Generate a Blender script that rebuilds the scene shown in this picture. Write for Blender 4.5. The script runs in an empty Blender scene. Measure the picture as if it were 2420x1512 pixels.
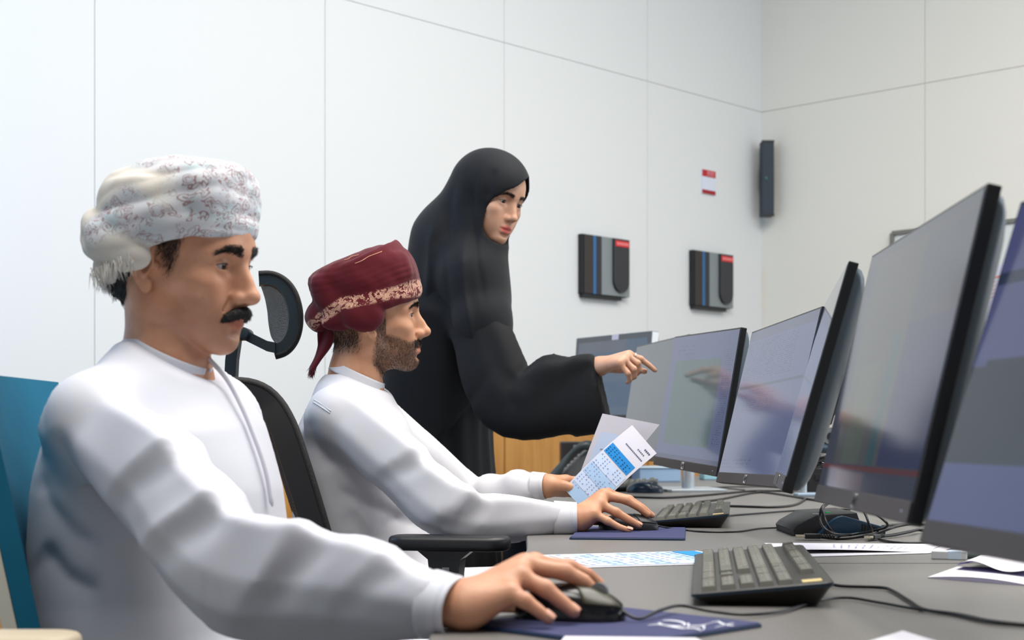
import bpy, bmesh, math, random
import numpy as np
from mathutils import Vector, Matrix

PI = math.pi
C = bpy.context.scene.collection
SC = bpy.context.scene
FPX = 3500.0            # focal length in pixels of the 2420 px wide picture
CAMZ = 0.94             # the camera stands level with the top of the wooden wainscot
HORIZON = 1015.0

# ------------------------------------------------------------------ camera
cam_data = bpy.data.cameras.new('camera')
cam = bpy.data.objects.new('camera', cam_data)
C.objects.link(cam)
cam.location = (0, 0, CAMZ)
cam.rotation_euler = (PI / 2, 0, 0)
cam_data.sensor_width = 36.0
cam_data.lens = 36.0 * FPX / 2420.0
cam_data.shift_y = (HORIZON - 756.0) / 2420.0
cam_data.clip_start = 0.05
cam_data.dof.use_dof = True
cam_data.dof.focus_distance = 2.75
cam_data.dof.aperture_fstop = 6.8
SC.camera = cam

# ------------------------------------------------------------------ colour management
SC.view_settings.view_transform = 'Standard'
SC.view_settings.look = 'None'
SC.view_settings.exposure = 0.0
SC.view_settings.gamma = 1.0
SC.view_settings.use_curve_mapping = False
SC.cycles.use_denoising = True
SC.cycles.adaptive_threshold = 0.04
SC.cycles.max_bounces = 4
SC.cycles.diffuse_bounces = 3
SC.cycles.glossy_bounces = 3
SC.cycles.transparent_max_bounces = 8
SC.cycles.caustics_reflective = False
SC.cycles.caustics_refractive = False

# ------------------------------------------------------------------ daylight and lamps
world = bpy.data.worlds.new('daylight')
SC.world = world
world.use_nodes = True
bg = world.node_tree.nodes['Background']
bg.inputs['Color'].default_value = (0.72, 0.86, 1.0, 1)
bg.inputs['Strength'].default_value = 0.25


def area(name, loc, target, size, size_y, power, color):
    d = bpy.data.lights.new(name, 'AREA')
    d.shape = 'RECTANGLE'
    d.size = size
    d.size_y = size_y
    d.energy = power
    d.color = color
    o = bpy.data.objects.new(name, d)
    C.objects.link(o)
    o.location = loc
    v = Vector(target) - Vector(loc)
    o.rotation_euler = v.to_track_quat('-Z', 'Y').to_euler()
    return o


# rows of ceiling light panels (above the picture)
for i, (lx, ly) in enumerate([(-0.9, 0.9), (0.9, 1.0), (0.2, 2.5), (1.9, 2.3), (1.0, 4.1), (3.0, 4.0)]):
    area('ceiling_light', (lx, ly, 4.15), (lx, ly, 0), 1.3, 1.3, 54, (1.0, 0.965, 0.915))
# tall window in the right wall, beyond the picture's edge: the daylight the desks look towards
area('window_light', (4.9, 3.3, 2.2), (-0.6, 2.6, 0.8), 2.6, 2.4, 66, (0.74, 0.86, 1.0))
# window behind on the left that tints the near end of the white wall blue
area('window_light', (-4.6, 0.9, 2.6), (-2.6, 4.6, 2.2), 1.2, 2.0, 16, (0.30, 0.62, 1.0))
# added unseen blue lamp that tints the left end of the white wall
area('blue_tint_light', (-2.5, 3.1, 2.3), (-1.95, 4.75, 1.7), 0.5, 1.6, 24, (0.22, 0.52, 1.0))


# ------------------------------------------------------------------ helpers
def P(px, py, Y):
    """The point of the room at distance Y that the photograph shows at (px, py)."""
    return Vector(((px - 1210.0) * Y / FPX, Y, CAMZ - (py - HORIZON) * Y / FPX))


def srgb(r, g, b):
    def f(c):
        c /= 255.0
        return c / 12.92 if c <= 0.04045 else ((c + 0.055) / 1.055) ** 2.4
    return (f(r), f(g), f(b), 1.0)


class Nodes:
    """Small builder for procedural materials."""

    def __init__(self, name):
        self.m = bpy.data.materials.new(name)
        self.m.use_nodes = True
        self.t = self.m.node_tree
        self.b = self.t.nodes['Principled BSDF']

    def n(self, kind, **kw):
        nd = self.t.nodes.new(kind)
        for k, v in kw.items():
            setattr(nd, k, v)
        return nd

    def link(self, a, b):
        self.t.links.new(a, b)

    def put(self, sock, v):
        if hasattr(v, 'is_output'):
            self.link(v, sock)
        else:
            sock.default_value = v

    def math(self, op, a, b=0.0, c=0.0, clamp=False):
        nd = self.n('ShaderNodeMath', operation=op, use_clamp=clamp)
        self.put(nd.inputs[0], a)
        self.put(nd.inputs[1], b)
        self.put(nd.inputs[2], c)
        return nd.outputs[0]

    def mix(self, fac, a, b):
        nd = self.n('ShaderNodeMix', data_type='RGBA')
        self.put(nd.inputs[0], fac)
        self.put(nd.inputs[6], a)
        self.put(nd.inputs[7], b)
        return nd.outputs[2]

    def coord(self, which='Object'):
        return self.n('ShaderNodeTexCoord').outputs[which]

    def sep(self, v):
        nd = self.n('ShaderNodeSeparateXYZ')
        self.link(v, nd.inputs[0])
        return nd.outputs

    def mapping(self, v, scale=(1, 1, 1), rot=(0, 0, 0), loc=(0, 0, 0)):
        nd = self.n('ShaderNodeMapping')
        self.link(v, nd.inputs[0])
        nd.inputs['Scale'].default_value = scale
        nd.inputs['Rotation'].default_value = rot
        nd.inputs['Location'].default_value = loc
        return nd.outputs[0]

    def noise(self, v, scale, detail=2.0, rough=0.5, distortion=0.0):
        nd = self.n('ShaderNodeTexNoise')
        self.link(v, nd.inputs['Vector'])
        nd.inputs['Scale'].default_value = scale
        nd.inputs['Detail'].default_value = detail
        nd.inputs['Roughness'].default_value = rough
        nd.inputs['Distortion'].default_value = distortion
        return nd.outputs

    def voronoi(self, v, scale, feature='F1', rnd=1.0):
        nd = self.n('ShaderNodeTexVoronoi', feature=feature)
        self.link(v, nd.inputs['Vector'])
        nd.inputs['Scale'].default_value = scale
        nd.inputs['Randomness'].default_value = rnd
        return nd.outputs

    def smooth(self, x, lo, hi):
        nd = self.n('ShaderNodeMapRange', interpolation_type='SMOOTHSTEP')
        self.put(nd.inputs[0], x)
        nd.inputs[1].default_value = lo
        nd.inputs[2].default_value = hi
        return nd.outputs[0]

    def attr(self, name):
        nd = self.n('ShaderNodeAttribute', attribute_name=name)
        return nd.outputs

    def bump(self, h, strength, dist=0.002):
        nd = self.n('ShaderNodeBump')
        nd.inputs['Strength'].default_value = strength
        nd.inputs['Distance'].default_value = dist
        self.link(h, nd.inputs['Height'])
        self.link(nd.outputs[0], self.b.inputs['Normal'])

    def rect(self, u, v, x0, x1, y0, y1):
        a = self.math('GREATER_THAN', u, x0)
        b = self.math('LESS_THAN', u, x1)
        c = self.math('GREATER_THAN', v, y0)
        d = self.math('LESS_THAN', v, y1)
        return self.math('MULTIPLY', self.math('MULTIPLY', a, b), self.math('MULTIPLY', c, d))


def mat(name, col, rough=0.5, metal=0.0, spec=0.5, grain=0.0, grain_scale=200.0, bump=0.0):
    N = Nodes(name)
    N.b.inputs['Roughness'].default_value = rough
    N.b.inputs['Metallic'].default_value = metal
    N.b.inputs['Specular IOR Level'].default_value = spec
    N.b.inputs['Base Color'].default_value = col
    if grain or bump:
        f = N.noise(N.coord(), grain_scale, 3.0)[0]
        if grain:
            lo = tuple(c * (1 - grain) for c in col[:3]) + (1,)
            hi = tuple(min(1, c * (1 + grain)) for c in col[:3]) + (1,)
            N.link(N.mix(f, lo, hi), N.b.inputs['Base Color'])
        if bump:
            N.bump(f, bump)
    return N.m


def link_mesh(name, me, m, parent=None, smooth=False):
    o = bpy.data.objects.new(name, me)
    C.objects.link(o)
    if m:
        me.materials.append(m)
    if parent:
        o.parent = parent
    if smooth:
        me.polygons.foreach_set('use_smooth', [True] * len(me.polygons))
    return o


def tag(o, label, cat, group=None, kind=None):
    o['label'] = label
    o['category'] = cat
    if group:
        o['group'] = group
    if kind:
        o['kind'] = kind
    return o


def thing(name, label, cat, loc=(0, 0, 0), rotz=0.0, group=None):
    o = bpy.data.objects.new(name, None)
    C.objects.link(o)
    o.location = loc
    o.rotation_euler = (0, 0, rotz)
    o.empty_display_size = 0.1
    return tag(o, label, cat, group)


class MB:
    """Collects shapes into one mesh."""

    def __init__(self):
        self.bm = bmesh.new()

    def _add(self, verts, faces):
        vs = [self.bm.verts.new(v) for v in verts]
        for f in faces:
            try:
                self.bm.faces.new([vs[i] for i in f])
            except ValueError:
                pass
        return vs

    def box(self, c, s, M=None, bevel=0.0, seg=2):
        b = bmesh.new()
        bmesh.ops.create_cube(b, size=1.0)
        for v in b.verts:
            v.co = Vector((v.co.x * s[0], v.co.y * s[1], v.co.z * s[2]))
        if bevel:
            bmesh.ops.bevel(b, geom=list(b.edges), offset=bevel, segments=seg, profile=0.5, affect='EDGES')
        for v in b.verts:
            v.co = v.co + Vector(c)
            if M is not None:
                v.co = M @ v.co
        self._merge(b)
        return self

    def _merge(self, b):
        b.verts.index_update()
        vs = [self.bm.verts.new(v.co) for v in b.verts]
        for f in b.faces:
            try:
                self.bm.faces.new([vs[v.index] for v in f.verts])
            except ValueError:
                pass
        b.free()

    def prism(self, poly, z0, z1, M=None, bevel=0.0, seg=2):
        """poly: list of (x, y); extruded along z."""
        b = bmesh.new()
        lo = [b.verts.new((x, y, z0)) for x, y in poly]
        hi = [b.verts.new((x, y, z1)) for x, y in poly]
        n = len(poly)
        b.faces.new(lo[::-1])
        b.faces.new(hi)
        for i in range(n):
            j = (i + 1) % n
            b.faces.new((lo[i], lo[j], hi[j], hi[i]))
        bmesh.ops.recalc_face_normals(b, faces=list(b.faces))
        if bevel:
            es = [e for e in b.edges if abs(e.verts[0].co.z - e.verts[1].co.z) < 1e-9]
            bmesh.ops.bevel(b, geom=es, offset=bevel, segments=seg, profile=0.5, affect='EDGES')
        if M is not None:
            for v in b.verts:
                v.co = M @ v.co
        self._merge(b)
        return self

    def tube(self, pts, r, n=10, closed=False, cap=True):
        pts = [Vector(p) for p in pts]
        k = len(pts)
        rs = r if isinstance(r, (list, tuple)) else [r] * k
        rings = []
        up = Vector((0, 0, 1))
        prev = None
        for i, p in enumerate(pts):
            if closed:
                t = pts[(i + 1) % k] - pts[i - 1]
            else:
                t = pts[min(i + 1, k - 1)] - pts[max(i - 1, 0)]
            if t.length < 1e-9:
                t = Vector((1, 0, 0))
            t.normalize()
            if prev is None:
                a = up if abs(t.dot(up)) < 0.95 else Vector((1, 0, 0))
                u = t.cross(a).normalized()
            else:
                u = (prev - t * prev.dot(t))
                u = u.normalized() if u.length > 1e-6 else t.cross(up).normalized()
            prev = u
            w = t.cross(u)
            rings.append([self.bm.verts.new(p + (u * math.cos(a) + w * math.sin(a)) * rs[i])
                          for a in [2 * PI * j / n for j in range(n)]])
        m = k if closed else k - 1
        for i in range(m):
            A, B = rings[i], rings[(i + 1) % k]
            for j in range(n):
                self.bm.faces.new((A[j], A[(j + 1) % n], B[(j + 1) % n], B[j]))
        if cap and not closed:
            self.bm.faces.new(rings[0][::-1])
            self.bm.faces.new(rings[-1])
        return self

    def cyl(self, c, r, h, axis='Z', n=32, r2=None, M=None, bevel=0.0):
        b = bmesh.new()
        bmesh.ops.create_cone(b, cap_ends=True, segments=n, radius1=r, radius2=r if r2 is None else r2, depth=h)
        if bevel:
            es = [e for e in b.edges if len(e.link_faces) == 2 and any(len(f.verts) > 4 for f in e.link_faces)]
            bmesh.ops.bevel(b, geom=es, offset=bevel, segments=2, profile=0.5, affect='EDGES')
        R = Matrix.Identity(3)
        if axis == 'X':
            R = Matrix.Rotation(PI / 2, 3, 'Y')
        elif axis == 'Y':
            R = Matrix.Rotation(-PI / 2, 3, 'X')
        for v in b.verts:
            v.co = R @ v.co + Vector(c)
            if M is not None:
                v.co = M @ v.co
        self._merge(b)
        return self

    def grid(self, f, nu, nv, closed_u=False):
        vs = [[self.bm.verts.new(f(i / (nu if closed_u else nu - 1), j / (nv - 1))) for j in range(nv)] for i in range(nu)]
        for i in range(nu if closed_u else nu - 1):
            for j in range(nv - 1):
                k = (i + 1) % nu
                self.bm.faces.new((vs[i][j], vs[k][j], vs[k][j + 1], vs[i][j + 1]))
        return self

    def loft(self, rings, cap=True):
        """rings of equal length, joined one to the next."""
        vs = [[self.bm.verts.new(p) for p in r] for r in rings]
        n = len(vs[0])
        for A, B in zip(vs, vs[1:]):
            for j in range(n):
                self.bm.faces.new((A[j], A[(j + 1) % n], B[(j + 1) % n], B[j]))
        if cap:
            self.bm.faces.new(vs[0][::-1])
            self.bm.faces.new(vs[-1])
        return self

    def build(self, name, m, parent=None, smooth=False, angle=None, solidify=0.0, crisp=False):
        bmesh.ops.recalc_face_normals(self.bm, faces=list(self.bm.faces))
        me = bpy.data.meshes.new(name)
        self.bm.to_mesh(me)
        self.bm.free()
        o = link_mesh(name, me, m, parent, smooth or angle is not None)
        if angle is not None:
            me.set_sharp_from_angle(angle=math.radians(angle))
        if solidify:
            md = o.modifiers.new('thickness', 'SOLIDIFY')
            md.thickness = solidify
            md.offset = 0.0
            md.use_rim = not crisp
        return o


def rounded_rect(w, h, r, n=5, cx=0.0, cy=0.0):
    pts = []
    for (sx, sy, a0) in ((1, 1, 0), (-1, 1, 90), (-1, -1, 180), (1, -1, 270)):
        for k in range(n + 1):
            a = math.radians(a0 + 90.0 * k / n)
            pts.append((cx + sx * (w / 2 - r) + r * math.cos(a), cy + sy * (h / 2 - r) + r * math.sin(a)))
    return pts


def spline(pts, n=12):
    """Catmull-Rom through pts."""
    pts = [Vector(p) for p in pts]
    out = []
    for i in range(len(pts) - 1):
        p0, p1, p2, p3 = pts[max(i - 1, 0)], pts[i], pts[i + 1], pts[min(i + 2, len(pts) - 1)]
        for k in range(n):
            t = k / n
            out.append(0.5 * ((2 * p1) + (p2 - p0) * t + (2 * p0 - 5 * p1 + 4 * p2 - p3) * t * t + (3 * p1 - p0 - 3 * p2 + p3) * t ** 3))
    out.append(pts[-1])
    return out


def world_thing(name, label, cat, loc, group=None):
    """A thing whose parts are given in room coordinates."""
    return thing(name, label, cat, loc, 0.0, group)


def local(parent, o):
    """Move a part built in room coordinates into its thing's frame."""
    o.data.transform(Matrix.Translation(-parent.location))
    return o


# ------------------------------------------------------------------ common materials
M_BLACK = mat('black_plastic', srgb(26, 27, 30), 0.42, grain=0.1)
M_BLACK_MATT = mat('black_matt_plastic', srgb(20, 21, 24), 0.6, grain=0.1)
M_BLACK_GLOSS = mat('black_glossy_plastic', srgb(14, 16, 20), 0.18)
M_BEZEL = mat('dark_bezel', srgb(52, 48, 50), 0.45, grain=0.06)
M_SILVER = mat('silver_metal', srgb(196, 204, 212), 0.35, 0.6)
M_CHROME = mat('chrome', srgb(225, 225, 225), 0.2, 1.0)
M_WHITE_PLASTIC = mat('white_plastic', srgb(218, 222, 226), 0.4)
M_GREY_PLASTIC = mat('grey_plastic', srgb(120, 124, 128), 0.45)
M_CABLE = mat('cable_rubber', srgb(17, 18, 21), 0.4)
M_PAPER = mat('paper', srgb(222, 219, 228), 0.8, grain=0.01)
M_INK = mat('ink', srgb(70, 78, 110), 0.9)
# ------------------------------------------------------------------ the room
CORNER = Vector((0.1686 * 8.0, 8.0, 0))
DL = Vector((-0.6929, -0.7211, 0)).normalized()   # along the left wall, away from the corner
DR = Vector((0.7215, -0.6924, 0)).normalized()    # along the right wall, away from the corner
NL = Vector((DL.y, -DL.x, 0)) * -1                # into the room from the left wall
if NL.dot(Vector((0, 0, 0)) - CORNER) < 0:
    NL = -NL
NR = Vector((DR.y, -DR.x, 0))
if NR.dot(Vector((0, 0, 0)) - CORNER) < 0:
    NR = -NR
ROOM_H = 4.3
LEN_L, LEN_R = 11.0, 9.0
PANEL = 0.1265 * 8.0
SEAM_Z = 0.94 + 750 * 8.0 / FPX
WAINSCOT = 0.94


def wall_material(name, base, warm):
    N = Nodes(name)
    f = N.noise(N.coord(), 1.2, 2.0)[0]
    g = N.noise(N.coord(), 320.0, 2.0)[0]
    N.link(N.mix(f, base, warm), N.b.inputs['Base Color'])
    N.b.inputs['Roughness'].default_value = 0.62
    N.b.inputs['Specular IOR Level'].default_value = 0.3
    N.bump(g, 0.06, 0.001)
    return N.m


M_WALL = wall_material('white_wall_panels', srgb(233, 236, 237), srgb(235, 237, 237))
M_WALL_R = wall_material('cream_wall_panels', srgb(238, 236, 226), srgb(239, 237, 228))
M_GROOVE = mat('panel_groove', srgb(222, 223, 221), 0.8)
M_CEIL = mat('ceiling_paint', srgb(238, 238, 236), 0.8)


def wood_material():
    N = Nodes('oak_veneer')
    co = N.coord()
    v = N.mapping(co, (3.0, 3.0, 0.35))
    a = N.noise(v, 9.0, 4.0, 0.6, 0.6)[0]
    b = N.noise(N.mapping(co, (60, 60, 1.5)), 3.0, 3.0)[0]
    c1 = N.mix(N.smooth(a, 0.3, 0.7), srgb(196, 138, 66), srgb(214, 158, 84))
    c2 = N.mix(N.math('MULTIPLY', b, 0.35), c1, srgb(166, 108, 44))
    N.link(c2, N.b.inputs['Base Color'])
    N.b.inputs['Roughness'].default_value = 0.42
    return N.m


M_WOOD = wood_material()


def slab(mb, a, d, n, s0, s1, z0, z1, t, bevel=0.0):
    """A wall panel on the wall that runs from a along d, thickness t into the room (n)."""
    M = Matrix(((d.x, n.x, 0, a.x), (d.y, n.y, 0, a.y), (0, 0, 1, 0), (0, 0, 0, 1)))
    mb.box(((s0 + s1) / 2, t / 2, (z0 + z1) / 2), (s1 - s0, t, z1 - z0), M, bevel, 1)


def build_wall(name, d, n, length, seams, m, wain):
    back = MB()
    slab(back, CORNER - n * 0.16, d, n, -0.16 if name == 'wall_left' else 0, length, 0, ROOM_H, 0.148)
    w = back.build(name, M_GROOVE)
    w['kind'] = 'structure'
    pan = MB()
    g = 0.0013
    z_rows = [(WAINSCOT if wain else 0.0, SEAM_Z), (SEAM_Z, ROOM_H)]
    edges = [0.0] + seams
    for (z0, z1) in z_rows:
        for s0, s1 in zip(edges, edges[1:]):
            slab(pan, CORNER - n * 0.012, d, n, s0 + (g if s0 > 0 else 0), min(s1, length) - g, z0 + g, z1 - g, 0.012)
    o = pan.build('wall_panel', m, w)
    return w


sl = [PANEL * (i + 1) - 0.027 for i in range(11)]
# the right wall's first seam stands at (2185, 200)
sr = []
ratio = (2186 - 1210) / FPX
# CORNER + s*DR : x = r*y
s_first = (ratio * CORNER.y - CORNER.x) / (DR.x - ratio * DR.y)
sr = [s_first + i * 1.35 for i in range(7)]
wall_left = build_wall('wall_left', DL, NL, LEN_L, sl, M_WALL, True)
wall_right = build_wall('wall_right', DR, NR, LEN_R, sr, M_WALL_R, False)

wn = MB()
for s0, s1 in zip([0.0] + sl, sl):
    slab(wn, CORNER - NL * 0.012, DL, NL, s0 + (0.004 if s0 else 0), s1 - 0.004, 0.1, WAINSCOT - 0.004, 0.016, 0.0015)
o = wn.build('trim_1', M_WOOD)
o['kind'] = 'structure'
sk = MB()
slab(sk, CORNER - NL * 0.012, DL, NL, 0, sl[-1], 0, 0.1, 0.022)
o = sk.build('baseboard_left', mat('dark_skirting', srgb(70, 66, 62), 0.5))
o['kind'] = 'structure'

far_l = CORNER + DL * LEN_L
far_r = CORNER + DR * LEN_R
opp = CORNER + DL * LEN_L + DR * LEN_R


def carpet_material():
    N = Nodes('grey_carpet')
    a = N.noise(N.coord(), 260.0, 3.0)[0]
    N.link(N.mix(a, srgb(92, 92, 94), srgb(122, 121, 120)), N.b.inputs['Base Color'])
    N.b.inputs['Roughness'].default_value = 0.95
    N.bump(a, 0.4, 0.003)
    return N.m


fl = MB().prism([(CORNER.x, CORNER.y), (far_l.x, far_l.y), (opp.x, opp.y), (far_r.x, far_r.y)], -0.1, 0.0)
o = fl.build('floor', carpet_material())
o['kind'] = 'structure'
ce = MB().prism([(CORNER.x, CORNER.y), (far_l.x, far_l.y), (opp.x, opp.y), (far_r.x, far_r.y)], ROOM_H, ROOM_H + 0.1)
o = ce.build('ceiling', M_CEIL)
o['kind'] = 'structure'
# the wall behind the photographer, parallel to the right wall
bw = MB()
slab(bw, far_l, DR, -NR, 0, LEN_R, 0, ROOM_H, 0.1)
M_WALL_BACK = mat('grey_back_wall', srgb(222, 222, 222), 0.8)
o = bw.build('wall_back', M_WALL_BACK)
o['kind'] = 'structure'
bw = MB()
slab(bw, far_r, DL, -NL, 0, LEN_L, 0, ROOM_H, 0.1)
o = bw.build('wall_front', M_WALL_BACK)
o['kind'] = 'structure'


def on_left(px, out=0.0):
    """Distance along the left wall (from the corner) seen at column px."""
    r = (px - 1210) / FPX
    return (CORNER.x - r * CORNER.y) / (-DL.x + r * DL.y)


def on_right(px):
    r = (px - 1210) / FPX
    return (r * CORNER.y - CORNER.x) / (DR.x - r * DR.y)


def wall_frame(s, d, n):
    """Matrix whose x runs to the picture's right along the wall, y out of the wall, z up."""
    a = CORNER + d * s
    x = -d if d is DL else d
    return Matrix(((x.x, n.x, 0, a.x), (x.y, n.y, 0, a.y), (0, 0, 1, 0), (0, 0, 0, 1)))


def z_at(py, Y):
    return CAMZ - (py - HORIZON) * Y / FPX


# ------------------------------------------------------------------ two access-reader boxes on the left wall
M_DEV_BLUE = mat('blue_strip', srgb(42, 110, 168), 0.4)
M_DEV_GREY = mat('reader_grey', srgb(138, 146, 148), 0.4)
M_DEV_DARK = mat('reader_dark', srgb(46, 46, 52), 0.4)
M_RED = mat('red_label', srgb(226, 50, 56), 0.5)
M_LABEL_TXT = mat('label_pink_print', srgb(244, 160, 160), 0.6)


def reader(px0, px1, py_top, py_bot, label):
    s0, s1 = on_left(px0), on_left(px1)
    sc = (s0 + s1) / 2
    M = wall_frame(sc, DL, NL)
    w = s0 - s1
    Y0 = (CORNER + DL * s0).y
    zt, zb = z_at(py_top, Y0), z_at(py_bot, Y0)
    h = zt - zb
    base = M @ Vector((0, 0.012, zb))
    t = world_thing('access_reader', label, 'wall reader', base, 'black access readers on the white wall')

    def part(name, mb, m):
        return local(t, mb.build(name, m, t))
    zc = (zt + zb) / 2
    part('back_box', MB().box((-0.004, 0.014, zc), (w, 0.028, h), M, 0.003), M_BLACK_MATT)
    part('dark_panel', MB().box((-w * 0.38, 0.0295, zc), (w * 0.2, 0.007, h * 0.985), M, 0.002), mat('reader_brown', srgb(50, 44, 42), 0.5))
    part('blue_strip', MB().box((-w * 0.262, 0.0295, zc), (w * 0.06, 0.008, h * 0.985), M, 0.001), M_DEV_BLUE)
    part('slate_panel', MB().box((-w * 0.175, 0.0295, zc), (w * 0.11, 0.007, h * 0.985), M, 0.001), M_DEV_DARK)
    part('grey_cover', MB().box((w * 0.2, 0.03, zc), (w * 0.62, 0.01, h * 0.985), M, 0.002), M_DEV_GREY)
    # pocket with a round lower end
    ww, hh = w * 0.34, h * 0.93
    cx = w * 0.285
    pts = [(cx - ww / 2, zt - 0.004), (cx + ww / 2, zt - 0.004)]
    for k in range(13):
        a = -PI * k / 12
        pts.append((cx + ww / 2 * math.cos(a), zt - hh + ww / 2 + ww / 2 * math.sin(a)))
    R = M @ Matrix(((1, 0, 0, 0), (0, 0, 1, 0), (0, 1, 0, 0), (0, 0, 0, 1)))
    part('handset_pocket', MB().prism(pts, 0.034, 0.05, R, 0.003), M_DEV_DARK)
    lab = part('red_label', MB().box((cx, 0.051, zt - h * 0.1), (ww * 0.9, 0.003, h * 0.1), M, 0.0008), M_RED)
    ltr = MB()
    for k in range(6):
        ltr.box((cx - ww * 0.32 + k * ww * 0.128, 0.0528, zt - h * 0.1), (ww * 0.07, 0.001, h * 0.045), M)
    lt = ltr.build('label_lettering', M_LABEL_TXT, lab)
    lt.data.transform(Matrix.Translation(-t.location))
    # the rail underneath, as wide as the dark part
    part('bottom_rail', MB().box((-w * 0.07, 0.016, zb - 0.008), (w * 0.84, 0.03, 0.018), M, 0.003), M_BLACK)
    return t


reader(1367, 1474, 553, 694, 'black and grey access reader with a red label, the one nearer the woman')
reader(1629, 1719, 591, 722, 'black and grey access reader with a red label, the one nearer the room corner')

# ------------------------------------------------------------------ the red and white notice
s0, s1 = on_left(1657), on_left(1688)
M = wall_frame((s0 + s1) / 2, DL, NL)
Yn = (CORNER + DL * ((s0 + s1) / 2)).y
w = s0 - s1
zt, zb = z_at(403, Yn), z_at(459, Yn)
t = world_thing('wall_notice', 'small red and white notice plate high on the white wall', 'sign', M @ Vector((0, 0.0, zb)))
h = zt - zb
local(t, MB().box((0, 0.0035, (zt + zb) / 2), (w, 0.007, h), M, 0.001).build('plate', mat('notice_white', srgb(228, 234, 250), 0.4), t))
local(t, MB().box((0, 0.0078, zt - h * 0.14), (w, 0.002, h * 0.28), M).build('red_band', mat('notice_red', srgb(196, 30, 44), 0.5), t))
local(t, MB().box((0, 0.0078, zb + h * 0.08), (w, 0.002, h * 0.16), M).build('red_band', mat('notice_dark_red', srgb(170, 22, 38), 0.5), t))
mk = MB()
for k in range(4):
    mk.box((-w * 0.1 + k * w * 0.14, 0.0092, zt - h * 0.1), (w * 0.06, 0.001, h * 0.12), M)
    mk.box((-w * 0.1 + k * w * 0.14, 0.0092, zt - h * 0.21), (w * 0.08, 0.001, h * 0.04), M)
local(t, mk.build('lettering', mat('notice_print', srgb(236, 170, 176), 0.6), t))

# ------------------------------------------------------------------ slim black column loudspeaker in the corner
bis = (NL + NR).normalized()
side = Vector((bis.y, -bis.x, 0))
if side.x < 0:
    side = -side
base = CORNER + bis * 0.10
Yb = base.y
zt, zb = z_at(335, Yb), z_at(512, Yb)
M = Matrix(((side.x, bis.x, 0, base.x), (side.y, bis.y, 0, base.y), (0, 0, 1, 0), (0, 0, 0, 1)))
t = world_thing('column_speaker', 'slim tall black column loudspeaker mounted in the room corner', 'loudspeaker', (base.x, base.y, zb))
local(t, MB().box((0.008, 0.0, (zt + zb) / 2), (0.066, 0.07, zt - zb), M, 0.006).build('cabinet', mat('speaker_grille', srgb(34, 48, 62), 0.55, grain=0.15, grain_scale=900), t))
local(t, MB().box((0.008, -0.055, (zt + zb) / 2), (0.03, 0.07, 0.12), M, 0.004).build('wall_bracket', M_BLACK, t))
local(t, MB().cyl((-0.002, 0.037, (zt + zb) / 2), 0.008, 0.006, 'Y', 20, None, M).build('power_light', mat('speaker_badge', srgb(40, 110, 90), 0.3), t))
local(t, MB().box((0.008, 0.034, zb + 0.004), (0.068, 0.006, 0.012), M, 0.001).build('end_cap', M_BLACK, t))
local(t, MB().box((0.008, 0.034, zt - 0.004), (0.068, 0.006, 0.012), M, 0.001).build('end_cap', M_BLACK, t))

# ------------------------------------------------------------------ framed notice board on the right wall
sA, sB = on_right(2113), on_right(2440)
M = wall_frame((sA + sB) / 2, DR, NR)
YA = (CORNER + DR * sA).y
zt = z_at(552, YA)
w = sB - sA
zb = zt - 0.95
t = world_thing('notice_board', 'grey framed white board on the cream wall behind the monitors', 'whiteboard', M @ Vector((0, 0.0, zb)))
zc = (zt + zb) / 2
local(t, MB().box((0, 0.008, zc), (w, 0.016, zt - zb), M).build('board', mat('board_white', srgb(226, 230, 228), 0.3), t))
fr = MB()
fr.box((0, 0.014, zt), (w, 0.028, 0.022), M, 0.003)
fr.box((0, 0.014, zb), (w, 0.028, 0.022), M, 0.003)
fr.box((-w / 2, 0.014, zc), (0.022, 0.028, zt - zb), M, 0.003)
fr.box((w / 2, 0.014, zc), (0.022, 0.028, zt - zb), M, 0.003)
local(t, fr.build('frame', mat('board_frame', srgb(128, 126, 118), 0.4, 0.4), t))
local(t, MB().cyl((w / 2 - (sB - on_right(2346)), 0.03, z_at(536, (CORNER + DR * on_right(2346)).y)), 0.012, 0.02, 'Y', 16, None, M).build('clip', M_BLACK, t))
s = on_right(2335)
Ys = (CORNER + DR * s).y
x = s - (sA + sB) / 2
t2 = world_thing('pinned_sheet', 'white sheet with orange and blue print pinned to the board', 'paper', M @ Vector((x, 0.02, z_at(800, Ys))))
zc2 = (z_at(628, Ys) + z_at(800, Ys)) / 2
hh = z_at(628, Ys) - z_at(800, Ys)
local(t2, MB().box((x, 0.0175, zc2), (0.26, 0.002, hh), M).build('sheet', mat('sheet_lilac', srgb(222, 222, 238), 0.7), t2))
pr = MB()
pr.box((x, 0.0192, z_at(657, Ys)), (0.24, 0.001, 0.01), M)
for k in range(5):
    pr.box((x - 0.02, 0.0192, z_at(668 + 9 * k, Ys)), (0.14, 0.001, 0.004), M)
pr.box((x - 0.09, 0.0192, z_at(690, Ys)), (0.012, 0.001, 0.09), M)
local(t2, pr.build('orange_print', mat('orange_print', srgb(226, 140, 106), 0.7), t2))
local(t2, MB().box((x - 0.06, 0.0192, z_at(634, Ys)), (0.03, 0.001, 0.026), M).build('blue_print', mat('blue_print', srgb(70, 96, 140), 0.7), t2))
# ------------------------------------------------------------------ the long desk
DZ = 0.74


def D(px, py, z=DZ):
    """Point at height z seen at (px, py)."""
    Y = FPX * (CAMZ - z) / (py - HORIZON)
    return P(px, py, Y)


def desk_material():
    N = Nodes('grey_desk_laminate')
    a = N.noise(N.coord(), 900.0, 2.0)[0]
    N.link(N.mix(a, srgb(112, 109, 106), srgb(120, 117, 114)), N.b.inputs['Base Color'])
    N.b.inputs['Roughness'].default_value = 0.38
    N.b.inputs['Specular IOR Level'].default_value = 0.45
    return N.m


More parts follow.
